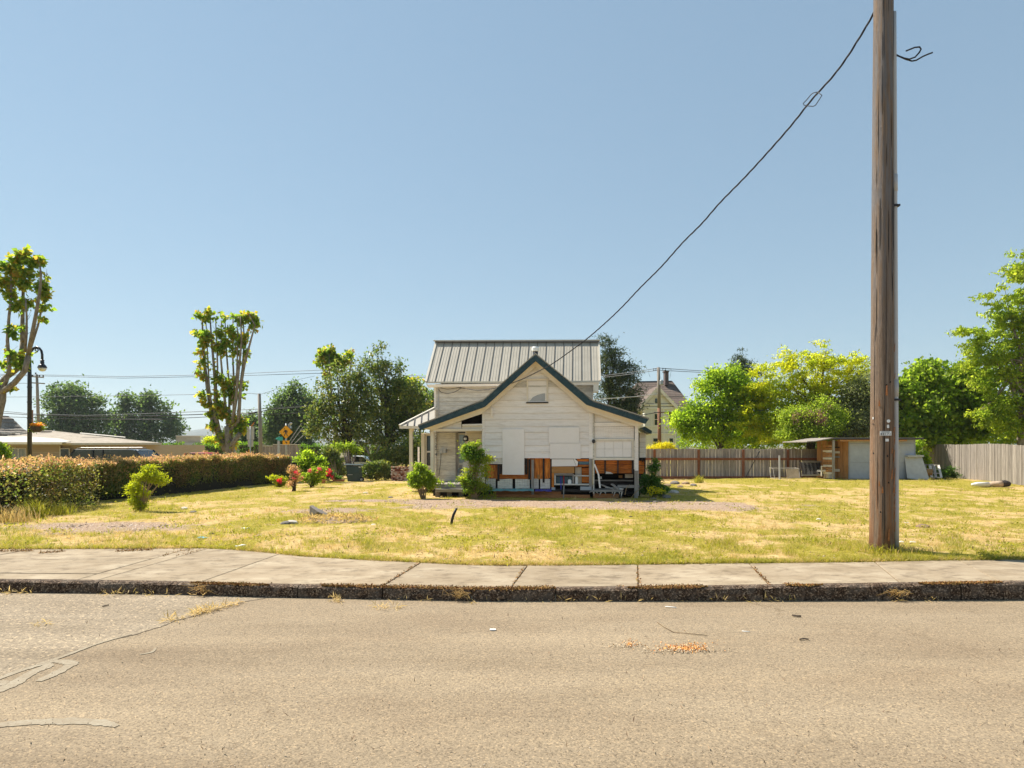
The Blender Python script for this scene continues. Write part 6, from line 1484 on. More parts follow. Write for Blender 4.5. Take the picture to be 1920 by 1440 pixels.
# tall grass clump bottom left
def grass_clump(label, px, py, n, h, spread, mat, cat='grass clump', lean=.4):
    b = G(px, py); t = RNG
    base = np.stack([b.x + np.clip(t.normal(0, spread, n), -1.7 * spread, 1.7 * spread), b.y + np.clip(t.normal(0, spread * .6, n), -spread, spread), np.zeros(n)], 1); base[:, 2] = gz(base[:, 0], base[:, 1])
    hh = h * t.uniform(.4, 1.1, n); dr = t.normal(0, lean, (n, 2)) * hh[:, None]; w_ = t.uniform(.004, .011, n)
    ang = t.random(n) * np.pi; sx, sy = np.cos(ang) * w_, np.sin(ang) * w_ * .5
    a = base + np.stack([sx, sy, 0 * sx], 1); b2 = base - np.stack([sx, sy, 0 * sx], 1)
    mid = base + np.stack([dr[:, 0] * .35, dr[:, 1] * .35, hh * .65], 1); tip = base + np.stack([dr[:, 0], dr[:, 1], hh], 1)
    m1 = mid + np.stack([sx, sy, 0 * sx], 1) * .7; m2_ = mid - np.stack([sx, sy, 0 * sx], 1) * .7
    V = np.stack([a, b2, m1, m2_, tip], 1).reshape(-1, 3); i = np.arange(n)[:, None] * 5
    Fc = np.concatenate([i + np.array([[0,1,3]]), i + np.array([[0,3,2]]), i + np.array([[2,3,4]])])
    o = tag(arr_mesh('grass_clump', V, Fc, M[mat], origin=b), label, cat)
    if 'pole foot' in label or 'foot of the tall pole' in label: tag(o, kind='stuff'); del o['category']
    return o
grass_clump('tall dry grass clump at the left foot of the hedge', 22, 980, 240, .42, .28, 'gr_dry')
grass_clump('fresh green blade clump beside the tall dry grass at the hedge foot', 64, 972, 260, .52, .14, 'gr_green')
grass_clump('coarse green grass clump right of the fresh blades at the hedge foot', 108, 966, 200, .35, .22, 'gr_green')
grass_clump('green grass tuft before the back fence beside the stone heap', 1311, 906, 160, .45, .12, 'gr_green')
# weeds and vines round the shed and leaning panel
shrub('vine', 'vine climbing the right end of the shed above the leaning panel', 1722, 897, [(1720,836,8,6),(1716,848,8,8),(1727,858,9,12),(1735,870,10,12),(1724,828,6,5)], 90, 40, .18, .13, 'lf_bright', n=10)
shrub('weed_patch', 'green weeds growing below the old window frames by the silver fence', 1770, 898, [(1765,888,20,8),(1780,882,10,8),(1750,894,18,5),(1790,893,10,4)], 110, 36, .15, .10, 'lf_weed', n=12)
shrub('weed_patch', 'green weeds at the foot of the shed between pole and leaning panel', 1692, 896, [(1690,893,16,4),(1700,890,8,5),(1680,894,10,3)], 60, 34, .14, .10, 'lf_weed', n=6)
shrub('weed_patch', 'green weeds against the shed front just left of the tall pole', 1618, 897, [(1612,893,10,4),(1626,889,7,8),(1600,894,10,3)], 60, 34, .14, .10, 'lf_weed', n=6)
shrub('low_hedge', 'low dark ivy hedge between the wheeled bin and the brick stack', 705, 901, [(705,885,28,16),(690,888,14,14),(725,886,14,15),(700,872,26,5),(735,888,8,14)], 260, 50, .2, .11, 'lf_holly', cat='hedge', n=12)
shrub('shade_bush', 'dark glossy bush in the shade left of the wheeled bin', 632, 899, [(622,860,18,16),(634,872,10,14),(615,872,10,16),(640,885,14,12),(618,850,14,12)], 180, 50, .22, .12, 'lf_holly', cat='bush', n=12, dY=1.0)
shrub('sapling', 'light green sapling rising behind the wheeled bin', 655, 897, [(640,842,14,7),(655,838,12,7),(668,846,10,6),(630,838,10,6)], 70, 34, .2, .13, 'lf_shrub', cat='sapling', n=12, r0=.05, bark='bark_dark', dY=1.6)
# ------------------------------------------------------------------ left side: shop building, cars, lamp, poles, signs
BYY = 41.0
sb = thing('shop_building', 'long low beige shop with pale tan roof behind the hedge at the left', 'building', gp(130, BYY))
def brect(name, x0, y0, x1, y1, d0, d1, mat, parent=None):
    a = P(x0, y1, BYY + d0); b = P(x1, y0, BYY + d0); return MB().box((a.x, BYY + d0, a.z), (b.x, BYY + d1, b.z)).build(name, mat, parent or sb)
brect('wall', -200, 834, 112, 885, 0, 9, M['beige_wall'])
brect('wall', 112.2, 834, 262, 885, .25, 9, M['beige_wall'])
for px in (28, 112, 163, 205, 248): brect('wall_batten', px - .6, 836, px + .6, 885, -.04, .0, M['trim'])
for py in (848, 853, 858, 863): brect('siding_line', 60, py, 111, py + .35, -.012, -.001, M['trim'])
for x0, x1, kind in ((9.5, 20.5, 'glass'), (22.5, 47, 'glass_pale'), (113.5, 128.5, 'glass')):
    wn = brect('window', x0 - 1.5, 840.5, x1 + 1.5, 870, -.05, -.004, M['white'])
    brect('pane', x0, 842, x1, 868, -.07, -.052, M[kind], wn)
    if kind == 'glass_pale':
        for px in np.linspace(24, 46, 9): brect('curtain_fold', px - .4, 842.5, px + .5, 867.5, -.078, -.072, M['white_worn'], wn)
        brect('window_bar', 33.5, 842, 35, 868, -.09, -.08, M['white'], wn)
# low hipped main roof and the front canopy
r0 = [P(-220,833.5,BYY-1.0), P(303,831.2,BYY-.6), P(262,826,BYY+7), P(95,807,BYY+6), P(-220,806,BYY+6)]
MB().prism(r0, (0, 0, -.06)).build('main_roof', M['roof_tan'], sb)
MB().prism([P(303,831.2,BYY-.6), P(299,830,BYY+9), P(262,826,BYY+7)], (0, 0, -.06)).build('roof_end', M['roof_tan'], sb)
MB().beam(P(-220,834.2,BYY-1.03), P(303,831.9,BYY-.63), .05, .13).build('eave_fascia', M['roof_patch'], sb)
MB().prism([P(-220,829,BYY-1.6), P(112,829.5,BYY-1.6), P(133,827.5,BYY-.9), P(110,822,BYY+1), P(55,818.5,BYY+1.6), P(-220,815,BYY+2)], (0, 0, -.05)).build('canopy_roof', M['roof_patch'], sb)
MB().beam(P(-220,830.5,BYY-1.62), P(116,831,BYY-1.62), .05, .14).build('canopy_fascia', M['trim'], sb)
for (a, b, c, d) in ((14,817,95,822),(150,812,235,820),(0,812,40,814)):
    MB().prism([P(a,b+1,BYY+2.6), P(c,d+.8,BYY+2.6), P(c,d-.6,BYY+2.8), P(a,b-.6,BYY+2.8)], (0, 0, .02)).build('coating_patch', M['roof_patch'], sb)
# flared old shake roof rising behind
m = MB(); cxp, Yr = -14, BYY + 4.5; cc = P(cxp, 812, Yr)
prof = [(2.55,-.02),(2.1,.16),(1.75,.42),(1.5,.75),(1.32,1.02),(1.0,1.22),(.5,1.32),(.0,1.34)]
for k in range(len(prof) - 1):
    ra, za = prof[k]; rb2, zb = prof[k + 1]; n_ = 40
    for j in range(n_):
        t0, t1 = 2*math.pi*j/n_, 2*math.pi*(j+.93)/n_; jz = random.uniform(0, .03)
        q = [Vector((cc.x + r*math.cos(t), cc.y + r*.8*math.sin(t), cc.z + z)) for r, t, z in ((ra+.03, t0, za+.03+jz), (ra+.03, t1, za+.03+jz), (max(rb2,.02), t1, zb), (max(rb2,.02), t0, zb))]
        m.prism(q, (0, 0, -.03))
tag(m.build('flared_shake_roof', M['shake'], sb), kind='stuff')
m = MB().lathe(cc, [(2.5,-.5),(2.45,-.04),(1.9,.2),(1.3,.95),(.3,1.3),(.05,1.31)], 30); m.build('roof_core', M['shake'], sb)
for k in range(14):
    a = P(-20 + k * 5, 812 + random.uniform(-1, 1), BYY + 2.2); MB().box((a.x - .09, a.y, a.z - .05), (a.x + .09, a.y + .3, a.z + .05)).build('loose_shake', M['roof_patch'], sb)
MB().box(P(72,809.5,BYY+5), P(92,808,BYY+5) + Vector((0, .3, 0))).build('roof_pipe', M['cable'], sb)

def street_lamp(label, px, Y, ytop, basket, flip=1):
    b = gp(px, Y); t = thing('street_lamp', label, 'street lamp', b, 0, 'old style black street lamps'); s = Y / F
    def q(dx, py): return P(px + dx * flip, py, Y)
    z = lambda py: P(px, py, Y).z
    H = ytop
    def at(dx, dy): return P(px + dx * flip * 25 / Y, H + dy * 25 / Y, Y)
    MB().lathe(b, [(.20,0),(.20,.25),(.13,.35),(.11,.9),(.085,1.0)], 14).build('base', M['black'], t)
    MB().tube([b + Vector((0, 0, .9)), at(0, 60), at(0, 14)], [.085,.075,.05], 12).build('post', M['black'], t, smooth=True)
    for dy in (76, 104, 135): MB().tube([at(0, dy - 1), at(0, dy + 1)], .09, 12).build('collar', M['black'], t)
    arc = [at(0.5, 20), at(3, 9), at(8, 2.5), at(13.5, .5), at(18.5, 3), at(22.2, 8), at(23.6, 15), at(23.7, 27)]
    MB().tube(arc, .045, 8).build('arm', M['black'], t, smooth=True)
    MB().tube([at(2.5, 11), at(9, 12.2), at(14, 10), at(16.4, 6.5), at(14.5, 3.5), at(11.5, 3.8), at(10.5, 6.5), at(12.5, 8.2)], .022, 6).build('scroll', M['black'], t, smooth=True)
    c = at(23.7, 40); k = .0217 * 1.0
    MB().lathe(c, [(.16*1.0,0.0),(.17,.03),(.12,.12),(.075,.16),(.065,.30),(.085,.31),(.03,.36),(.03,.40)], 14).build('lantern_hood', M['black'], t, smooth=False)
    MB().lathe(c + Vector((0, 0, -.14)), [(.02,0),(.09,.02),(.14,.08),(.155,.139)], 14).build('lantern_globe', M['lens_clear'], t, smooth=True)
    if basket: MB().tube([at(0, 160), at(10, 157), at(14.5, 158)], .02, 6).build('basket_arm', M['black'], t)
    return t
street_lamp('black street lamp with scrolled arm and hanging flower basket beside the pollarded maple', 55.5, 25, 650, True)
street_lamp('black street lamp mostly hidden by evergreens beside the derelict house', 787, 44, 729, False)
bk = thing('hanging_basket', 'round hanging basket of orange flowers on the black street lamp', 'flower basket', P(69.5, 810, 25))
MB().lathe(P(69.5,810.5,25), [(.10,0),(.20,.08),(.24,.20),(.25,.24)], 14).build('basket', M['bark_dark'], bk)
foliage('flowers', [(69.5,799,10,4.5)], 25, 60, 14, .07, .055, M['fl_orange'], bk, ratio=.9, floor=-5)
foliage('leaves', [(69.5,802,12,4),(62,806,4,4)], 25, 50, 14, .07, .06, M['lf_shrub'], bk, floor=-5)

# far utility poles
p70 = thing('utility_pole', 'far wooden utility pole with two crossarms behind the street lamp', 'utility pole', gp(73, 90))
MB().tube([P(73.5,850,90), P(70.5,745,90), P(69,702,90)], [.22,.2,.16], 8).build('shaft', M['pole_far'], p70, smooth=True)
for py, x0, x1 in ((707,60,82),(718.5,59,84)):
    MB().beam(P(x0,py-.8,89.8), P(x1,py+.8,89.8), .12, .16).build('crossarm', M['pole_far'], p70)
for px, py in ((61,705),(67,700.5),(81,705.5),(74,705)): MB().tube([P(px,py+1,89.8), P(px,py-2,89.8)], .09, 6).build('insulator', M['cable'], p70)
tag(MB().tube([P(61,850,70), P(60.3,769,70)], .11, 7).build('utility_pole', M['pole_brown']), 'thin brown pole just right of the street lamp post', 'pole')
p487 = thing('utility_pole', 'plain grey wooden pole left of the amber crossing sign', 'utility pole', gp(489, 50))
MB().tube([gp(489,50), P(488.5,820,50), P(486,738,50)], [.155,.15,.12], 10).build('shaft', M['pole_far'], p487, smooth=True)
MB().tube([P(466,775.3,49.8), P(476,774,49.8), P(482,773,49.8)], .07, 6).build('splice_case', M['cable'], p487, smooth=True)
MB().tube([P(568,763.4,52), P(575,762.3,52)], .06, 6).build('splice_case', M['cable'], p487, smooth=True)
wl = [([(-40,701,90),(61,703,90),(81,703,90),(230,706,85),(360,703.5,82),(464,700,80),(600,694,78),(760,704,76),(850,707,75)], .03, 'uppermost long wire from the two armed pole across the left sky'),
      ([(-40,704,90),(61,704.5,90),(230,709,85),(360,706.5,82),(464,704,80),(594,700,78),(760,707,76),(850,710,75)], .03, 'second long wire just under the uppermost in the left sky'),
      ([(-40,717,90),(59,719,90)], .03, 'short wire from the lower crossarm to the left edge'),
      ([(-40,745,70),(70,744,68),(300,741,62),(470,737.5,52),(486,739,50)], .02, 'single thin wire reaching the top of the plain grey pole'),
      ([(486,740,50),(510,733,55),(545,715,60),(590,705,64)], .015, 'faint wire climbing right from the top of the plain grey pole'),
      ([(-40,767,60),(5,771,60),(60,776,58),(160,779,56),(300,774.5,54),(394,771,52),(488,767,50),(540,762,52),(590,760,55)], .025, 'highest of the sagging cables before the far round trees'),
      ([(-40,772,60),(60,778,58),(160,781,56),(300,779.5,54),(394,776.5,52),(466,775.2,50),(487,772,50),(511,767,51),(575,762,52),(620,765,54)], .035, 'thick dark cable with black splice cases crossing the plain grey pole'),
      ([(-40,780,60),(60,783,58),(160,786,56),(300,786,54),(394,781.5,52),(487,777,50),(545,775,52),(620,771,54)], .025, 'lowest of the sagging cables before the far round trees')]
for a, r, lab in wl: wire(a, r, lab, 'overhead wires at the left')
for i, (a, b) in enumerate((((542,828),(566,793)), ((545,832),(569,800)), ((551,833),(577,808)))):
    tag(MB().tube([P(*a, 49), P(*b, 49.5)], .022, 5).build('guy_wire', M['plastic_grey']), ['steepest pale guy wire right of the crossing sign', 'middle pale guy wire right of the crossing sign', 'lowest pale guy wire right of the crossing sign'][i], 'wire', 'guy wires by the crossing sign')

# pedestrian crossing sign
SYY = 47.0
ps = thing('crossing_sign', 'amber diamond pedestrian crossing sign with arrow plate below it', 'road sign', gp(537, SYY))
MB().tube([gp(537,SYY), P(536.5,794,SYY)], .055, 8).build('post', M['steel'], ps, smooth=True)
dm = MB().prism([P(536.2,822.8,SYY-.07), P(549.2,810,SYY-.07), P(536.2,797.2,SYY-.07), P(523,810,SYY-.07)], (0, .012, 0)).build('diamond_plate', M['sign_yellow'], ps)
def sgn(pxs, name, parent, d=-.082): return MB().prism([P(a, b, SYY + d) for a, b in pxs], (0, .006, 0)).build(name, M['black'], parent)
O = (500, 780); sx_ = 1646 / 80.0
def z7(*pts): return [(O[0] + a / sx_, O[1] + b / sx_) for a, b in pts]
sgn([(533.4 + .85*math.cos(t), 804.1 + .95*math.sin(t)) for t in np.linspace(0, 2*math.pi, 11)[:-1]], 'walker_head', dm)
sgn(z7((690,540),(755,540),(770,600),(765,650),(712,650),(705,600)), 'walker_body', dm)
sgn(z7((690,545),(712,600),(650,640),(630,628),(672,595)), 'walker_arm', dm); sgn(z7((752,542),(800,575),(798,640),(780,640),(778,590),(765,580)), 'walker_arm', dm)
sgn(z7((712,652),(742,652),(705,740),(695,785),(668,785),(685,715)), 'walker_leg', dm); sgn(z7((738,652),(766,652),(790,720),(812,780),(788,785),(765,715)), 'walker_leg', dm)
ap = MB().prism([P(529.8,833.5,SYY-.07), P(542.8,833.5,SYY-.07), P(542.8,826,SYY-.07), P(529.8,826,SYY-.07)], (0, .012, 0)).build('arrow_plate', M['sign_yellow'], ps)
sgn([(533.9,827.9),(534.7,827.6),(537.2,829.3),(537.8,828.3),(538.6,831.5),(535.4,831.2),(536.4,830.2)], 'arrow', ap)
sb_ = MB().prism([P(539,797,SYY), P(541,798.5,SYY), P(545.5,793.5,SYY), P(543.5,792,SYY)], (0, .35, 0)).build('solar_panel', M['steel'], ps)
MB().box(P(540,803,SYY), P(544,798.5,SYY) + Vector((0, .3, 0))).build('beacon_box', M['glass_pale'], ps)
sn = thing('street_name_sign', 'small green street name blade on a pale post left of the crossing sign', 'street sign', gp(523.5, 55))
MB().tube([gp(523.5,55), P(523.5,818,55)], .05, 7).build('post', M['steel'], sn)
MB().box(P(520.5,826,54.95), P(530,819,54.95) + Vector((0, .02, 0))).build('name_blade', M['sign_teal'], sn)
MB().prism([P(517,821.5,55.1), P(522,819.5,54.9), P(522,823,54.9), P(517,824,55.1)], (.01, .02, 0)).build('name_blade', M['sign_teal'], sn)
tag(MB().tube([gp(521.3,54), P(521.3,826,54)], .05, 7).build('sign_post', M['steel']), 'bare steel post just left of the street name sign', 'post')
bs = thing('road_sign', 'backs of two pale road signs stacked on one post left of the plain grey pole', 'road sign', gp(469.5, 38))
MB().tube([gp(469.5,38), P(469.5,799,38)], .035, 7).build('post', M['steel'], bs, smooth=True)
MB().box(P(462.5,824,38.04), P(476.5,799.5,38.04) + Vector((0, .015, 0))).build('sign_plate', M['sign_back'], bs)
MB().box(P(464.5,837.5,38.04), P(474.8,824.3,38.04) + Vector((0, .015, 0))).build('sign_plate', M['sign_back'], bs)
for a, b in (((463.5,797.5),(457.5,792.5)), ((471,799.5),(476.5,792))):
    MB().beam(P(*a, 38), P(*b, 38), .07, .02).build('flag_arm', M['orange'], bs)
tag(MB().tube([gp(467.5,37.5), P(467,843,37.5)], .03, 6).build('marker_post', M['sign_yellow']), 'thin amber marker post before the bare sign backs', 'post')

# far tan building, wooden fence, hill
FBY = 112.0
fbld = thing('far_building', 'far tan flat roofed building with pale doorway behind the clipped hedges', 'building', gp(400, FBY))
def fr_(name, x0, y0, x1, y1, d0, d1, mat, parent=None):
    a = P(x0, y1, FBY + d0); b = P(x1, y0, FBY + d0); return MB().box((a.x, FBY + d0, a.z), (b.x, FBY + d1, b.z)).build(name, mat, parent or fbld)
fr_('wall', 330, 817.5, 500, 852, 0, 12, M['far_wall']); fr_('bay', 376, 817.8, 387, 850, -.3, -.02, M['white_worn']); fr_('parapet', 329, 816.6, 501, 818, -.2, 0, M['trim'])
fr_('lower_wall', 342, 830, 372, 846, -2.0, -.5, M['white_worn'])
for x0, x1 in ((348,351),(356,361),(364,369)): fr_('window', x0, 836, x1, 842, -2.1, -2.02, M['glass'])
fr_('garden_wall', 348, 842.5, 367, 849, -14, -13.6, M['far_wall'])
ff = thing('board_fence', 'far grey board fence behind the crossing sign across the street', 'fence', gp(530, 70))
px = 491.0
while px < 563:
    a, b = P(px, 837.2 if px < 512 else 834.3, 70), P(px + 1.6, 834, 70); MB().box((a.x, 70, -.35), (b.x, 70.03, a.z + random.uniform(-.03, .03))).build('picket', M['fence_back'], ff); px += 1.75
for px in (492, 512, 531, 549, 562): a, b = P(px, 833.5, 69.9), P(px + 1.4, 850, 69.9); MB().box((a.x, 69.9, -.35), (b.x, 69.98, a.z)).build('post', M['fence_side'], ff)
for x0, x1, py in ((491,512,836.6),(512,563,833.9)): a, b = P(x0, py, 69.95), P(x1, py, 69.95); MB().box((a.x, 69.88, a.z), (b.x, 70.06, a.z + .06)).build('cap_rail', M['trim'], ff)
m = MB()
for k in range(61):
    x = -3400 + k * 60; h = 40 + 62 * float(fbm(np.array(x * .0011), np.array(3.3), 4, 4)) + 40 * math.exp(-((x + 1490) / 190) ** 2)
    m.v += [Vector((x, 2900, -2)), Vector((x, 3000, h * .55)), Vector((x, 3200, h * .86)), Vector((x, 3500, -2))]
for k in range(60):
    for j in range(3): m.f.append((4*k+j, 4*k+4+j, 4*k+5+j, 4*k+1+j))
tag(m.build('hills', M['hill'], origin=(0, 3000, 0), smooth=True), kind='structure')

# cars across the hedge
def car(name, label, px0, px1, ytop, Y, ride, body, roof, pane_cols, mat, wheels=True, flip=1, kind='sedan'):
    """profile car along X; px0/px1 bumper to bumper"""
    xa, xb = P(px0, 850, Y).x, P(px1, 850, Y).x; b = gp((px0 + px1) / 2, Y); L_ = xb - xa; zr = P(px0, ytop, Y).z - b.z
    t = thing(name, label, 'car', b)
    W = 1.75
    def pt(u, z, y): u = u if flip > 0 else 1 - u; return Vector((xa + L_ * u, Y + y, b.z + z))
    lowr = [(0,.35),(.01,.62),(.05,.80),(.22,.88),(.95,.92),(.99,.75),(1,.38),(.9,.25),(.1,.25)] if kind == 'sedan' else [(0,.4),(.0,.75),(.03,.98),(.20,1.08),(.98,1.08),(1,.7),(1,.4),(.9,.3),(.1,.3)]
    MB().loft([pt(u, z, 0) for u, z in lowr], [pt(u, z, W) for u, z in lowr]).build('body', mat, t, bevel=.03)
    base = .88 if kind == 'sedan' else 1.07
    cab_ = [(.24,base),(.40,zr-.03),(.50,zr),(.72,zr-.01),(.93,base+.02)] if kind == 'sedan' else [(.20,base),(.31,zr-.05),(.40,zr),(.90,zr-.02),(.985,base)]
    gl_ = [(u, z) for u, z in cab_]
    MB().loft([pt(u, z, .10) for u, z in cab_], [pt(u, z, W - .10) for u, z in cab_]).build('window_glass', M['glass'], t)
    rf_ = [(cab_[1][0]-.01, cab_[1][1]-.02), (cab_[2][0], zr+.02), (cab_[3][0], cab_[3][1]+.02), (cab_[3][0]+.02, cab_[3][1]-.04), (cab_[1][0], cab_[1][1]-.06)]
    MB().loft([pt(u, z, .12) for u, z in rf_], [pt(u, z, W - .12) for u, z in rf_]).build('roof', mat, t, bevel=.02)
    def pillar(a, b_, w_=.06):
        for y in (.085, W - .085): MB().beam(pt(*a, y), pt(*b_, y), .05, w_).build('pillar', mat, t)
    pillar(cab_[0], cab_[1]); pillar(cab_[-1], cab_[3]); mid = (cab_[1][0] + cab_[3][0]) / 2 + .02; pillar((mid, base), (mid, zr - .01))
    if kind != 'sedan':
        pillar((.72, base), (.72, zr - .02))
        for y in (.25, W - .25): MB().tube([pt(.36, zr + .03, y), pt(.40, zr + .09, y), pt(.86, zr + .08, y), pt(.90, zr + .03, y)], .02, 6).build('roof_rail', M['black'], t)
    for u in (.19, .80):
        for y in (-.02, W + .02):
            c = pt(u, .32, y); wv = MB().tube([c + Vector((0, -.1 if y < 1 else -.1, 0)), c + Vector((0, .1, 0))], .32, 18).build('wheel', M['rubber'], t)
            MB().tube([c + Vector((0, -.105, 0)), c + Vector((0, .105, 0))], .2, 14).build('rim', M['chrome'], wv)
    for y in (.2, W - .2):
        MB().box(pt(0, .62, y) + Vector((-.02, -.13, -.06)), pt(0, .62, y) + Vector((.05, .13, .06))).build('headlight', M['lens_clear'] if flip > 0 else M['lens_clear'], t)
        MB().box(pt(1, .66, y) + Vector((-.05, -.10, -.09)), pt(1, .66, y) + Vector((.02, .10, .09))).build('tail_light', M['lens_red'], t)
    for y, s_ in ((0, -1), (W, 1)): c = pt(.27, base + .05, y); MB().box(c + Vector((-.06, -.1, -.05)), c + Vector((.06, .1, .05))).build('mirror', mat, t)
    return t
car('parked_car', 'dark blue estate car with roof rails showing above the long hedge', 118, 312, 842.5, 31.5, .3, None, None, None, M['car_dark'], kind='suv', flip=-1)
car('parked_car', 'red car whose roof just shows above the long hedge', 302, 412, 849.5, 36, .3, None, None, None, M['car_red'], flip=1)
car('parked_car', 'white car parked under the evergreens behind the wheeled bin', 614, 722, 855.5, 43, .3, None, None, None, M['car_white'], flip=-1)
pl_ = thing('planter_drum', 'dark round planter tub behind the hedge right of the red car', 'planter', gp(384.5, 40))
MB().lathe(gp(384.5,40), [(.2,0),(.24,.5),(.26,1.35),(.23,1.42),(.2,1.40)], 14).build('tub', M['dark_wood'], pl_); foliage('plants', [(384.5,848,5,2.5)], 40, 16, 14, .08, .07, M['lf_tip'], pl_)

# wheeled bin
wb_ = thing('wheeled_bin', 'dark green wheeled rubbish bin beside the low ivy hedge', 'wheeled bin', G(662, 903.5))
b = G(662, 903.5); Yb = b.y
def bp_(px, py, d=0.): return P(px, py, Yb + d)
lo = [bp_(651.5,903), bp_(675,903), bp_(675,903) + Vector((0,.62,0)), bp_(651.5,903) + Vector((0,.62,0))]
hi_ = [bp_(648.5,873.5,-.06), bp_(677.5,873.5,-.06), bp_(677.5,873.5,.75), bp_(648.5,873.5,.75)]
MB().loft(lo, hi_).build('body', M['bin'], wb_, bevel=.03)
MB().loft([bp_(644.5,872.8,-.12), bp_(683,873.3,-.12), bp_(683,873.3,.8), bp_(644.5,872.8,.8)], [bp_(645,870.4,-.10), bp_(682,871,-.10), bp_(680,869.8,.78), bp_(647,869.3,.78)]).build('lid', M['bin'], wb_, bevel=.02)
MB().box(bp_(652,890.5,-.07), bp_(661,889.6,-.05)).build('label_strip', M['plastic_grey'], wb_)
MB().box(bp_(661.5,887,-.075), bp_(674.5,875.5,-.03)).build('front_panel', M['bin'], wb_, bevel=.01)
MB().box(bp_(672.5,876.5,-.09), bp_(676,875,-.07)).build('label', M['white_flat'], wb_)
MB().tube([bp_(676.5,869.5,.2), bp_(685,870.5,.25), bp_(685,870.5,.6), bp_(676.5,869.5,.6)], .02, 6).build('handle', M['bin'], wb_)
for d in (.05, .55):
    c = bp_(677.5, 899.0, d); wv = MB().tube([c, c + Vector((0, .09, 0))], .135, 16).build('wheel', M['rubber'], wb_); MB().tube([c + Vector((0, -.008, 0)), c + Vector((0, .098, 0))], .06, 10).build('hub', M['plastic_grey'], wv)

# brick stack
bk_ = thing('brick_stack', 'neat stack of old reclaimed bricks left of the porch post', 'brick stack', G(750, 902))
b0 = G(733, 902); Yk = b0.y; xr = P(770, 900, Yk).x; bw, bh = .105, .068
meshes = []
for v in range(6):
    mm = MB().box((0, 0, 0), (.094, .20, .056)); o = mm.build('brick', M[('brick', 'brick_dark', 'brick_pale')[v % 3]], bk_, local=True, bevel=.006); meshes.append(o.data); bpy.data.objects.remove(o)
Mi = ROOT[bk_.name].inverted(); row = 0; z = b0.z; cnt = 0
while z < P(740, 876.5, Yk).z:
    x = b0.x + random.uniform(-.01, .02)
    while x < xr:
        if cnt < 170 and random.random() < .985:
            o = bpy.data.objects.new('brick', random.choice(meshes)); COL.objects.link(o); o.parent = bk_
            o.location = Mi @ Vector((x, Yk + random.uniform(-.02, .025), z)); o.rotation_euler = (random.uniform(-.03,.03), random.uniform(-.04,.04), random.uniform(-.06,.06)); cnt += 1
        x += bw
    z += bh
MB().box((b0.x + .05, Yk + .12, b0.z), (xr - .05, Yk + .5, P(740, 877.5, Yk).z)).build('stack_core', M['dark_wood'], bk_)

# pots by the azalea
pt_ = thing('flower_pot', 'tan flower pot with yellow green plant by the azalea', 'flower pot', G(606, 906.5)); b = G(606, 906.5)
MB().lathe(b, [(.10,0),(.15,.2),(.165,.22),(.15,.225)], 14).build('pot', M['terracotta'], pt_); foliage('plant', [(604,897,7,4)], b.y, 26, 22, .07, .07, M['lf_yellow'], pt_)
pt_ = thing('planter_trough', 'low red brown planter trough beside the wheeled bin', 'planter', G(634, 903.5)); b = G(634, 903.5)
MB().loft([b + Vector((-.24,-.1,0)), b + Vector((.30,-.1,0)), b + Vector((.30,.1,0)), b + Vector((-.24,.1,0))], [b + Vector((-.28,-.13,.13)), b + Vector((.34,-.13,.13)), b + Vector((.34,.13,.13)), b + Vector((-.28,.13,.13))]).build('trough', M['terracotta'], pt_, bevel=.01); foliage('plant', [(632,896,9,3)], b.y, 26, 20, .08, .07, M['lf_weed'], pt_)

# ------------------------------------------------------------------ lawn, straw, gravel, litter (countless: one object each)
def view_scatter(n, y0, y1, margin=1.12, rng=RNG):
    u = rng.random(n); Y = 1 / (1 / y0 - u * (1 / y0 - 1 / y1)); X = rng.uniform(-.835, .835, n) * margin * Y; return X, Y
def inside(X, Y):   # keep off the pavement, hedge, house floor
    hy = np.interp(X, HPX, HPY, left=14, right=99); ok = (Y > backY(X) + .0) & ~((X < HPX.max()) & (Y > hy + .25))
    ul = (X - PV.x) * UA.x + (Y - PV.y) * UA.y; vl = (X - PV.x) * VA.x + (Y - PV.y) * VA.y
    return ok & ~((np.abs(ul) < 3.9) & (vl > -.2) & (vl < 9)) & ~((X > 18) & (Y > 33.5))
def blades(name, X, Y, per, h, mat, spread, w0, lean=.5, label=None):
    n = len(X); X = np.repeat(X, per) + RNG.normal(0, 1, n * per) * np.repeat(spread, per); Y = np.repeat(Y, per) + RNG.normal(0, 1, n * per) * np.repeat(spread, per)
    ok = Y > backY(X) - .03; hh = (np.repeat(h, per) * RNG.uniform(.45, 1.25, n * per))[ok]; X, Y = X[ok], Y[ok]; N = len(X)
    z = gz(X, Y) + .005; a = RNG.random(N) * np.pi; w_ = w0 * (.6 + Y / 14) * RNG.uniform(.7, 1.3, N)
    dx, dy = np.cos(a) * w_, np.sin(a) * w_; lx, ly = RNG.normal(0, lean, N) * hh, RNG.normal(0, lean, N) * hh
    V = np.stack([np.stack([X - dx, Y - dy, z], 1), np.stack([X + dx, Y + dy, z], 1), np.stack([X + lx, Y + ly, z + hh], 1)], 1).reshape(-1, 3)
    return tag(arr_mesh(name, V, np.arange(3 * N).reshape(-1, 3), M[mat], origin=(0, 20, 0)), kind='stuff')
X, Y = view_scatter(90000, 8.6, 36); k = inside(X, Y); X, Y = X[k], Y[k]
g1, gv_ = f_green(X, Y), f_gravel(X, Y)
fine = fbm(X * 2.6, Y * 2.0, 51, 3)
kg = RNG.random(len(X)) < np.clip((g1 - .15) * 1.1, 0, 1) * np.clip((fine - .28) * 3, 0.05, 1) * (1 - .9 * sm((gv_ - .35) / .3)); kd = (~kg) & (RNG.random(len(X)) < .34 * (1 - .8 * sm((gv_ - .35) / .3)))
hgt = .026 + .075 * np.clip(fine - .35, 0, 1) * 2
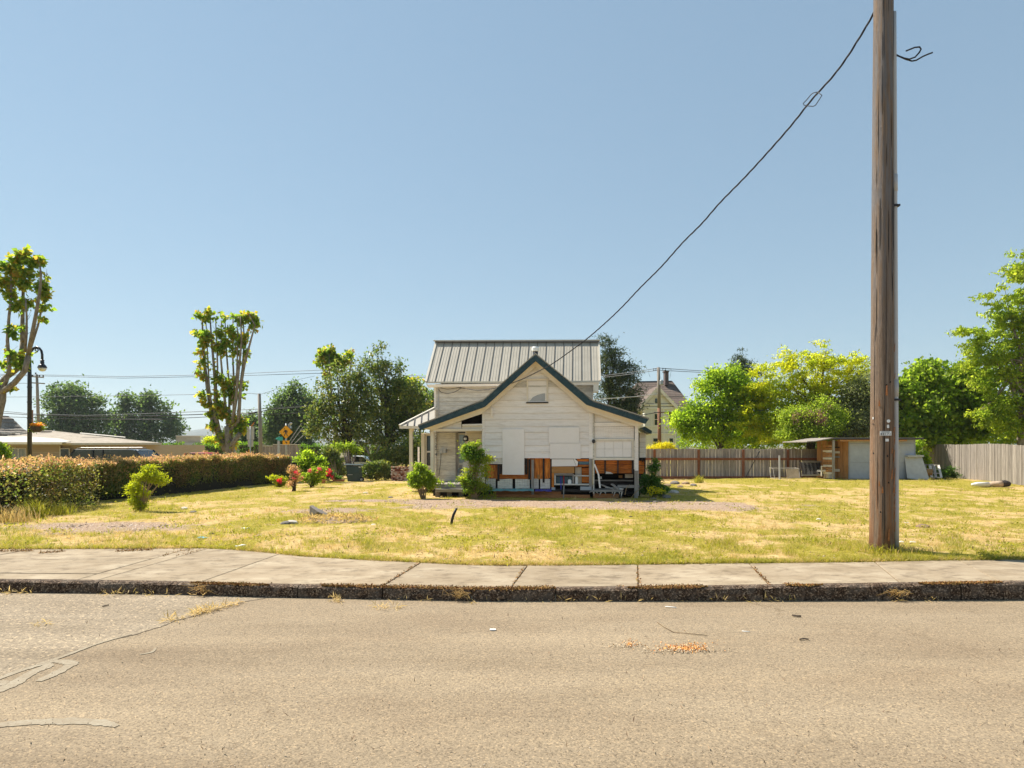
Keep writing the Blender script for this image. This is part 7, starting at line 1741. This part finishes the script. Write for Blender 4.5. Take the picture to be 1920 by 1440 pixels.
blades('grass', X[kg], Y[kg], 6, hgt[kg] * (1 + (Y[kg] > 22) * .3), 'gr_green', .022 + Y[kg] * .0018, .0022, .7)
blades('dry_grass', X[kd], Y[kd], 6, hgt[kd] * .8, 'gr_dry', .03 + Y[kd] * .002, .0020, 1.2)
# taller rough edge along the pavement
xe = RNG.uniform(-9.5, 9.5, 5200); ye = backY(xe) + np.abs(RNG.normal(0, .07, 5200)); kk = RNG.random(5200) < (.25 + .75 * vnoise(xe * 1.7, ye * 0, 8))
blades('edge_grass', xe[kk], ye[kk], 5, .045 + .04 * vnoise(xe[kk] * 3, xe[kk] * 0, 18), 'gr_green', np.full(kk.sum(), .02), .0026, .7)
kk = ~kk; blades('dry_edge_grass', xe[kk], ye[kk], 5, np.full(kk.sum(), .05), 'gr_dry', np.full(kk.sum(), .02), .0026, .9)
# low broad leaved weeds in patches
X, Y = view_scatter(4200, 8.8, 34); k = inside(X, Y) & (fbm(X * 1.1, Y * .9, 61, 3) + .25 * fbm(X * 5, Y * 4, 71, 2) > .73); X, Y = X[k], Y[k]
pp = np.repeat(np.stack([X, Y, gz(X, Y) + .02], 1), 9, 0); pp[:, :2] += RNG.normal(0, .055, (len(pp), 2)) * (1 + pp[:, 1:2] / 30); pp[:, 2] += RNG.random(len(pp)) * .035
V, Fc = leaves(pp, RNG.uniform(.02, .045, len(pp)) * (1 + pp[:, 1] / 30), .6, .55); tag(arr_mesh('ground_weeds', V, Fc, M['gr_green'], origin=(0, 20, 0)), kind='stuff')
# gravel stones and crumbs of rubble
def pebbles(name, X, Y, s_, mat, zoff=.006, flat=.6):
    n = len(X); z = gz(X, Y) + zoff
    base = np.array([[1,0,0],[-.5,.87,0],[-.5,-.87,0],[0,0,1],[.1,.1,-.6]]) * np.array([1, 1, flat]); ang = RNG.random(n) * 6.28; ca, sa = np.cos(ang), np.sin(ang)
    bb = base[None] * RNG.uniform(.6, 1.4, (n, 5, 3)) * s_[:, None, None]; Vx = bb[..., 0] * ca[:, None] - bb[..., 1] * sa[:, None]; Vy = bb[..., 0] * sa[:, None] + bb[..., 1] * ca[:, None]
    V = np.stack([Vx + X[:, None], Vy + Y[:, None], bb[..., 2] + z[:, None]], -1).reshape(-1, 3); i = np.arange(n)[:, None] * 5
    Fc = np.concatenate([i + np.array([f]) for f in ((0,1,3),(1,2,3),(2,0,3),(1,0,4),(2,1,4),(0,2,4))]); return tag(arr_mesh(name, V, Fc, M[mat], origin=(0, 20, 0)), kind='stuff')
def pebmat(name, cols):
    m, t, b = base_mat(name); ge = _n(t, 'ShaderNodeNewGeometry'); rp = ramp(t, [(i / (len(cols) - 1), c) for i, c in enumerate(cols)]); t.links.new(ge.outputs['Random Per Island'], rp.inputs[0]); t.links.new(rp.outputs[0], b.inputs['Base Color']); b.inputs['Roughness'].default_value = .9; return m
M['gravel'] = pebmat('mixed_gravel', [(.10,.07,.05),(.26,.18,.125),(.37,.28,.205),(.46,.36,.28),(.60,.52,.43)])
X, Y = view_scatter(60000, 10, 34); k = inside(X, Y) & (f_gravel(X, Y) > RNG.uniform(.3, .7, len(X))); X, Y = X[k], Y[k]
pebbles('gravel', X, Y, RNG.uniform(.010, .026, len(X)) * (1 + Y / 60), 'gravel')
X, Y = view_scatter(1500, 9, 30); k = inside(X, Y); X, Y = X[k], Y[k]; pebbles('rubble_crumbs', X, Y, RNG.uniform(.008, .03, len(X)), 'gravel')
# dead leaf and twig litter on the lot
X, Y = view_scatter(5500, 8.9, 30); k = inside(X, Y) & (f_green(X, Y) < .75); X, Y = X[k], Y[k]
V, Fc = leaves(np.stack([X, Y, gz(X, Y) + .02], 1), RNG.uniform(.02, .06, len(X)), .35, .95); M['litter'] = pebmat('dead_leaf_litter', [(.09,.05,.03),(.22,.13,.07),(.38,.27,.16),(.16,.10,.06)]); tag(arr_mesh('leaf_litter', V, Fc, M['litter'], origin=(0, 20, 0)), kind='stuff')

# scattered taller tufts that catch the light
def tufts(name, n, per, h, mat, thr, seed):
    X, Y = view_scatter(n, 8.8, 34); k = inside(X, Y) & (fbm(X * .9, Y * .7, seed, 3) + .3 * fbm(X * 4, Y * 3, seed + 3, 2) > thr) & (f_gravel(X, Y) < .5); X, Y = X[k], Y[k]
    blades(name, X, Y, per, h * RNG.uniform(.5, 1.5, len(X)), mat, .020 + Y * .0016, .0030, .55)
tufts('tall_grass_tufts', 3800, 18, .105, 'gr_green', .66, 101)
tufts('tall_dry_tufts', 2600, 16, .085, 'gr_dry', .66, 131)
# tufts round the pole foot
grass_clump('ragged grass tuft round the foot of the tall pole', 1656, 1037, 170, .16, .20, 'gr_green', lean=.6)
grass_clump('dry grass tuft at the right of the tall pole foot', 1700, 1036, 120, .13, .22, 'gr_dry', lean=.7)
# dirt mound with slab and stones
b = G(630, 978)
m = MB(); R_, A_ = 7, 22
for i in range(R_):
    for j in range(A_):
        t = 2*math.pi*j/A_; r = (i + 1) / R_; h = .16 * (1 - r*r) + random.uniform(-.02, .03) * (r < .95)
        x, y = b.x + math.cos(t) * r * .95, b.y + math.sin(t) * r * .55; m.v.append(Vector((x, y, float(gz(x, y)) + max(h * .7, -.02))))
m.v.append(Vector((b.x, b.y, float(gz(b.x, b.y)) + .12))); c = len(m.v) - 1
for i in range(R_ - 1):
    for j in range(A_): m.f.append((i*A_+j, (i+1)*A_+j, (i+1)*A_+(j+1) % A_, i*A_+(j+1) % A_))
for j in range(A_): m.f.append((c, j, (j+1) % A_))
M['mound'] = surf('dry_dirt', [(.15,.10,.06),(.30,.21,.13),(.42,.32,.21)], 7, rough=.95, bump=.9, bscale=30, objvar=0, bdist=.03)
tag(m.build('dirt_mound', M['mound'], smooth=True), 'low mound of dry dirt and dead stalks in the middle of the lot', 'dirt mound')
th_ = RNG.random(900) * 6.28; rr = np.sqrt(RNG.random(900)); X, Y = b.x + np.cos(th_) * rr * .98, b.y + np.sin(th_) * rr * .56
V, Fc = leaves(np.stack([X, Y, gz(X, Y) + .12 * (1 - rr**2) + .01], 1), RNG.uniform(.05, .16, 900), .14, .8); tag(arr_mesh('dead_stalks', V, Fc, M['gr_dry'], origin=b), kind='stuff')
s0, s1, s2 = G(580, 967), G(612, 969), G(580, 953)
zt_ = float(gz(s0.x, s0.y)); tag(MB().prism([Vector((s0.x, s0.y, zt_ - .05)), Vector((s1.x, s1.y, zt_ - .02)), Vector((s1.x, s1.y, zt_ + .05)), Vector((s1.x - .22, s1.y, zt_ + .13)), Vector((s0.x, s0.y, zt_ + .26))], (.05, .14, 0)).build('broken_slab', M['rock'], bevel=.01), 'grey wedge of broken concrete sticking out of the dirt mound', 'concrete chunk')
def stone(px, py, sz, mat, label, group=None, cat='stone'):
    b = G(px, py); bm = bmesh.new(); bmesh.ops.create_icosphere(bm, subdivisions=2, radius=sz)
    sd = random.random() * 50
    for v in bm.verts: n_ = 1 + .35 * (float(fbm(np.array(v.co.x / sz * 1.1 + sd), np.array(v.co.y / sz * 1.1 + v.co.z / sz), 2, 2)) - .5) * 2; v.co = Vector((v.co.x * n_ * 1.15, v.co.y * n_, v.co.z * n_ * .5))
    me = bpy.data.meshes.new('stone'); bm.to_mesh(me); bm.free(); me.materials.append(M[mat]); o = bpy.data.objects.new('stone', me); COL.objects.link(o); o.location = b + Vector((0, 0, sz * .18)); o.rotation_euler = (0, 0, random.random() * 6); tag(o, label, cat, group)
for px, py, sz, mat, lab in ((549,982,.13,'pale_rock','pale round stone at the left end of the dirt mound'),(535,983,.11,'rock','dark stone leftmost at the dirt mound'),(700,985,.05,'pale_rock','small white stone right of the dirt mound'),(692,988,.04,'pale_rock','tiny white stone just left of another right of the mound'),
    (346,955,.10,'pale_rock','pale flat stone on the grass right of the feathery shrub'),(363,962,.09,'rock','dark stone right of the feathery shrub'),(685,926,.10,'pale_rock','pale stone in the grass before the wheeled bin'),(732,934,.10,'rock','brown stone left of the round shrub'),(1263,925,.2,'pale_rock','pale rubble lump beside the garden weed'),(1247,934,.2,'rock','grey boulder at the foot of the garden weed'),(1245,918,.22,'rock','dark lump behind the garden weed'),(1225,938,.13,'rock','grey stone in the gravel right of the house'),(1228,942,.08,'rock','flat pale stone in the gravel right of the house'),
    (1535,975,.06,'pale_rock','white scrap stone lying left of the tall pole'),(1700,982,.06,'pale_rock','white stone in the grass right of the tall pole'),(1713,1018,.05,'pale_rock','small white stone nearest the pole foot on the right'),(1690,1017,.04,'pale_rock','tiny white stone just right of the pole foot'),(1729,990,.12,'litter','brown dried tuft lump in the grass right of the pole'),(1183,970,.05,'char','small black lump on the lawn before the open bay'),(687,1002,.05,'char','dark little stump on the dry grass below the mound'),(395,1003,.06,'char','dark lump on the dry ground near the left pavement')):
    stone(px, py, sz, mat, lab)
# plastic scraps
def scrap(px, py, s_, mat, label):
    b = G(px, py); m = MB(); n_ = 4
    for i in range(n_ + 1):
        for j in range(n_ + 1): m.v.append(b + Vector(((i / n_ - .5) * s_ * 1.6, (j / n_ - .5) * s_, .015 + random.uniform(0, s_ * .35))))
    for i in range(n_):
        for j in range(n_): m.f.append((i*5+j, (i+1)*5+j, (i+1)*5+j+1, i*5+j+1))
    tag(m.build('litter_scrap', M[mat], recalc=False), label, 'litter')
scrap(380, 1011, .10, 'tarp_teal', 'small teal plastic scrap on the dry grass at the left')
scrap(460, 993, .09, 'white_flat', 'small white paper scrap on the grass at the left')
scrap(451, 1027, .11, 'white_flat', 'white paper scrap at the pavement edge on the left')
scrap(1492, 1128, .0, 'white_flat', 'x') if False else None
# black hose stub sticking out of the lawn
b = G(846, 984)
hs = thing('hose_stub', 'curved black hose stub sticking up out of the lawn', 'hose', b)
MB().tube([b + Vector((0, 0, -.05)), P(847.5, 975, b.y), P(850.5, 965, b.y), P(856, 953, b.y)], [.032,.032,.031,.028], 10).build('hose', M['black_hose'], hs, smooth=True)
# stone heap by the back fence
for k, (px, py, sz) in enumerate(((1250,912,.22),(1265,908,.26),(1285,908,.2),(1300,911,.16),(1275,914,.14))):
    stone(px, py, sz, 'rock' if k % 2 else 'mound', ['leftmost','second','middle','rightmost','lowest'][k] + ' earth clod of the dark heap before the back fence', 'dark heap before the back fence', 'clod')

# ------------------------------------------------------------------ moss, weeds and litter on pavement and road
def flat_scatter(name, pts, s_, mat, ratio=.4, up=.96, zoff=.004):
    p = np.array([[q[0], q[1], q[2] + zoff] for q in pts]); V, Fc = leaves(p, np.asarray(s_), ratio, up, fold=.05); return tag(arr_mesh(name, V, Fc, M[mat], origin=(0, 8, 0)), kind='stuff')
def moss_strip(x0, x1, dens, yoff, wid, name='moss'):
    n = int((x1 - x0) * dens * 400); X = RNG.uniform(x0, x1, n); mk = fbm(X * 1.1, X * 0 + yoff, 91, 3)
    k = mk > .42; X = X[k]; Y = np.array([kerbY(x) for x in X]) + yoff + RNG.normal(0, wid, len(X)) * np.clip((mk[k] - .42) * 8, .2, 1)
    return [(x, y, float(zt(x)) + .004) for x, y in zip(X, Y)]
pts = moss_strip(-5.4, 9, 5.0, .05, .022) + moss_strip(-5.3, -3.2, 2.5, .07, .03) + moss_strip(-3, 3.5, 1.2, .14, .012)
M['moss_bits'] = pebmat('rusty_moss_bits', [(.15,.06,.02),(.28,.12,.03),(.34,.19,.05),(.24,.17,.04)])
tag(flat_scatter('kerb_moss', pts, RNG.uniform(.008, .026, len(pts)), 'moss_bits', .7, .7), kind='stuff')
pts = []
for (x0, y0, x1, y1, n) in ((0,1034,62,1033,300),(75,1037,122,1034,220),(218,1034,285,1031,380),(335,1033,360,1031,60),(385,1030,330,1043,80),(787,1056,715,1100,160),(983,1064,962,1095,90),(1411,1063,1442,1096,150),(1196,1064,1197,1097,70),(335,1034,300,1044,60)):
    for k in range(n):
        t = random.random(); q = S(x0 + (x1 - x0) * t + random.gauss(0, 1.5), y0 + (y1 - y0) * t + random.gauss(0, .8)); pts.append((q.x, q.y, q.z + .004))
flat_scatter('joint_moss', pts, RNG.uniform(.01, .035, len(pts)), 'moss_bits', .6, .7)
# straw: in the road crack, along the gutter
pts = []
for (x0, y0, x1, y1, n, w_) in ((358,1153,400,1145,160,2.5),(400,1145,452,1131,110,1.5),(312,1165,338,1161,60,2),(360,1112,385,1116,60,3),(615,1122,640,1128,80,3),(730,1119,815,1126,150,2.5),(850,1110,890,1128,110,3),(700,1140,755,1141,70,2),(1090,1125,1100,1127,14,1),(1250,1124,1262,1127,20,1),(1615,1100,1690,1128,120,3),(1700,1121,1760,1127,60,2),(0,1112,60,1114,50,1.2),(180,1115,330,1117,70,1.2),(900,1128,1500,1128,120,.8),(60,1173,90,1172,24,1.5)):
    for k in range(n):
        t = random.random(); px = x0 + (x1 - x0) * t + random.gauss(0, 2); py = y0 + (y1 - y0) * t + random.gauss(0, w_)
        q = G(px, py, lambda X, Y: 0.0)
        if q.y < kerbY(q.x) - .005: pts.append((q.x, q.y, .012 + random.random() * .012))
flat_scatter('gutter_straw', pts, RNG.uniform(.03, .12, len(pts)), 'gr_dry', .10, .9)
X, Y = view_scatter(700, 3.4, 7.4); pts = [(x, y, .010) for x, y in zip(X, Y) if y < kerbY(x) - .03]
flat_scatter('road_straw', pts, RNG.uniform(.012, .05, len(pts)), 'litter', .18, .95)
n = 2600; X, Y = view_scatter(n, 3.4, 7.4); k = np.array([y < kerbY(x) - .02 for x, y in zip(X, Y)]); X, Y = X[k], Y[k]
V0 = pebbles('road_grit', X, Y, RNG.uniform(.002, .006, len(X)), 'gravel', 0)
# grit sits on the road plane, not the lot
co = np.empty(len(V0.data.vertices) * 3, np.float32); V0.data.vertices.foreach_get('co', co); co = co.reshape(-1, 5, 3); co[:, :, 2] -= (gz(X, Y)[:, None] - .006).astype(np.float32); V0.data.vertices.foreach_set('co', co.ravel()); V0.data.update()
# orange crumbs spilt on the road
pts = []; ss = []
for (cx_, cy_, sx2, sy2, n) in ((1284,1217.5,19,3.2,520),(1270,1217,30,4.5,130),(1182,1209,9,3.0,110),(1300,1212,14,4,70),(1330,1208,14,5,26),(1230,1205,30,8,24)):
    for k in range(n):
        q = G(cx_ + random.gauss(0, sx2), cy_ + random.gauss(0, sy2), lambda X, Y: 0.0); pts.append((q.x, q.y, .008)); ss.append(random.uniform(.006, .02))
M['crumb'] = pebmat('orange_crumb_bits', [(.55,.16,.02),(.75,.30,.04),(.80,.38,.08),(.62,.45,.28),(.85,.55,.25)])
flat_scatter('orange_crumbs', pts, ss, 'crumb', .8, .75)
pts = []
for (cx_, cy_, sx2, sy2, n) in ((1270,1221,34,2.5,420),(1170,1212,16,2.2,170),(1340,1221,26,1.5,90)):
    for k in range(n):
        q = G(cx_ + random.gauss(0, sx2), cy_ + random.gauss(0, sy2), lambda X, Y: 0.0); pts.append((q.x, q.y, .006))
M['dust_bits'] = pebmat('pale_crumb_dust', [(.38,.29,.19),(.50,.40,.27),(.44,.35,.24)])
flat_scatter('crumb_dust', pts, RNG.uniform(.006, .018, len(pts)), 'dust_bits', .8, .9)
def road_twig(pxs, r, mat, label, cat='twig'):
    q = [G(a, b, lambda X, Y: 0.0) + Vector((0, 0, r + .006)) for a, b in pxs]; tag(MB().tube(q, r, 5).build('twig', M[mat], smooth=True), label, cat)
road_twig([(1232,1168),(1247,1178),(1263,1187),(1290,1189.5),(1326,1193)], .0035, 'twig', 'long bent straw lying on the road above the orange crumbs')
road_twig([(1485,1156),(1495,1157.5),(1502,1158)], .010, 'bark_dark', 'short dark twig on the road right of centre')
road_twig([(1499,1201),(1508,1199.5),(1516,1201)], .007, 'bark_dark', 'second small dark twig on the road further right')
road_twig([(192,1139),(199,1137),(204,1136)], .006, 'bark_dark', 'thin dark twig on the old road patch at the left')
road_twig([(1247,1139),(1261,1140),(1268,1141)], .005, 'white_flat', 'thin white straw on the road just below the kerb')
road_twig([(1391,1185),(1406,1186.5)], .004, 'white_flat', 'short white straw on the road right of the crumbs')
scr = G(1848/2, 1182, lambda X, Y: 0.0)
tag(MB().box((scr.x - .03, scr.y - .02, .006), (scr.x + .03, scr.y + .02, .012)).build('paper_scrap', M['white_flat']), 'tiny white paper scrap on the bare road left of the crumbs', 'litter')
# weeds in kerb joints
for px, n, lab in ((1675,26,'dry weed tuft rooted in the kerb joint below the tall pole'),(862,26,'dry weed tuft in the kerb joint left of centre'),(366,22,'dry weed tuft in the kerb joint at the left')):
    q = G(px, 1124, lambda X, Y: 0.0); q = Vector((q.x, kerbY(q.x) - .01, .02)); m = MB()
    for k in range(n):
        a = q + Vector((random.gauss(0, .05), random.gauss(0, .008), random.uniform(0, .09))); m.tube([a, a + Vector((random.gauss(0, .04), -.02, .05)), a + Vector((random.gauss(0, .12), random.uniform(-.10, -.02), random.uniform(-.02, .09)))], [.003, .0025, .001], 3, False)
    tag(m.build('weed_tuft', M['gr_dry'], recalc=False), lab, 'weed')

# ------------------------------------------------------------------ thin summer haze
hz_ = MB().box((-4200, -40, -1.6), (4200, 3600, 190)).build('haze', None, origin=(0, 0, 0)); hz_['kind'] = 'stuff'
hm = bpy.data.materials.new('haze'); hm.use_nodes = True; hn = hm.node_tree; hn.nodes.remove(hn.nodes['Principled BSDF'])
pv = hn.nodes.new('ShaderNodeVolumePrincipled'); pv.inputs['Color'].default_value = (.90, .94, 1, 1); pv.inputs['Density'].default_value = .00016; pv.inputs['Anisotropy'].default_value = .2
hn.links.new(pv.outputs[0], hn.nodes['Material Output'].inputs['Volume']); hz_.data.materials.append(hm)
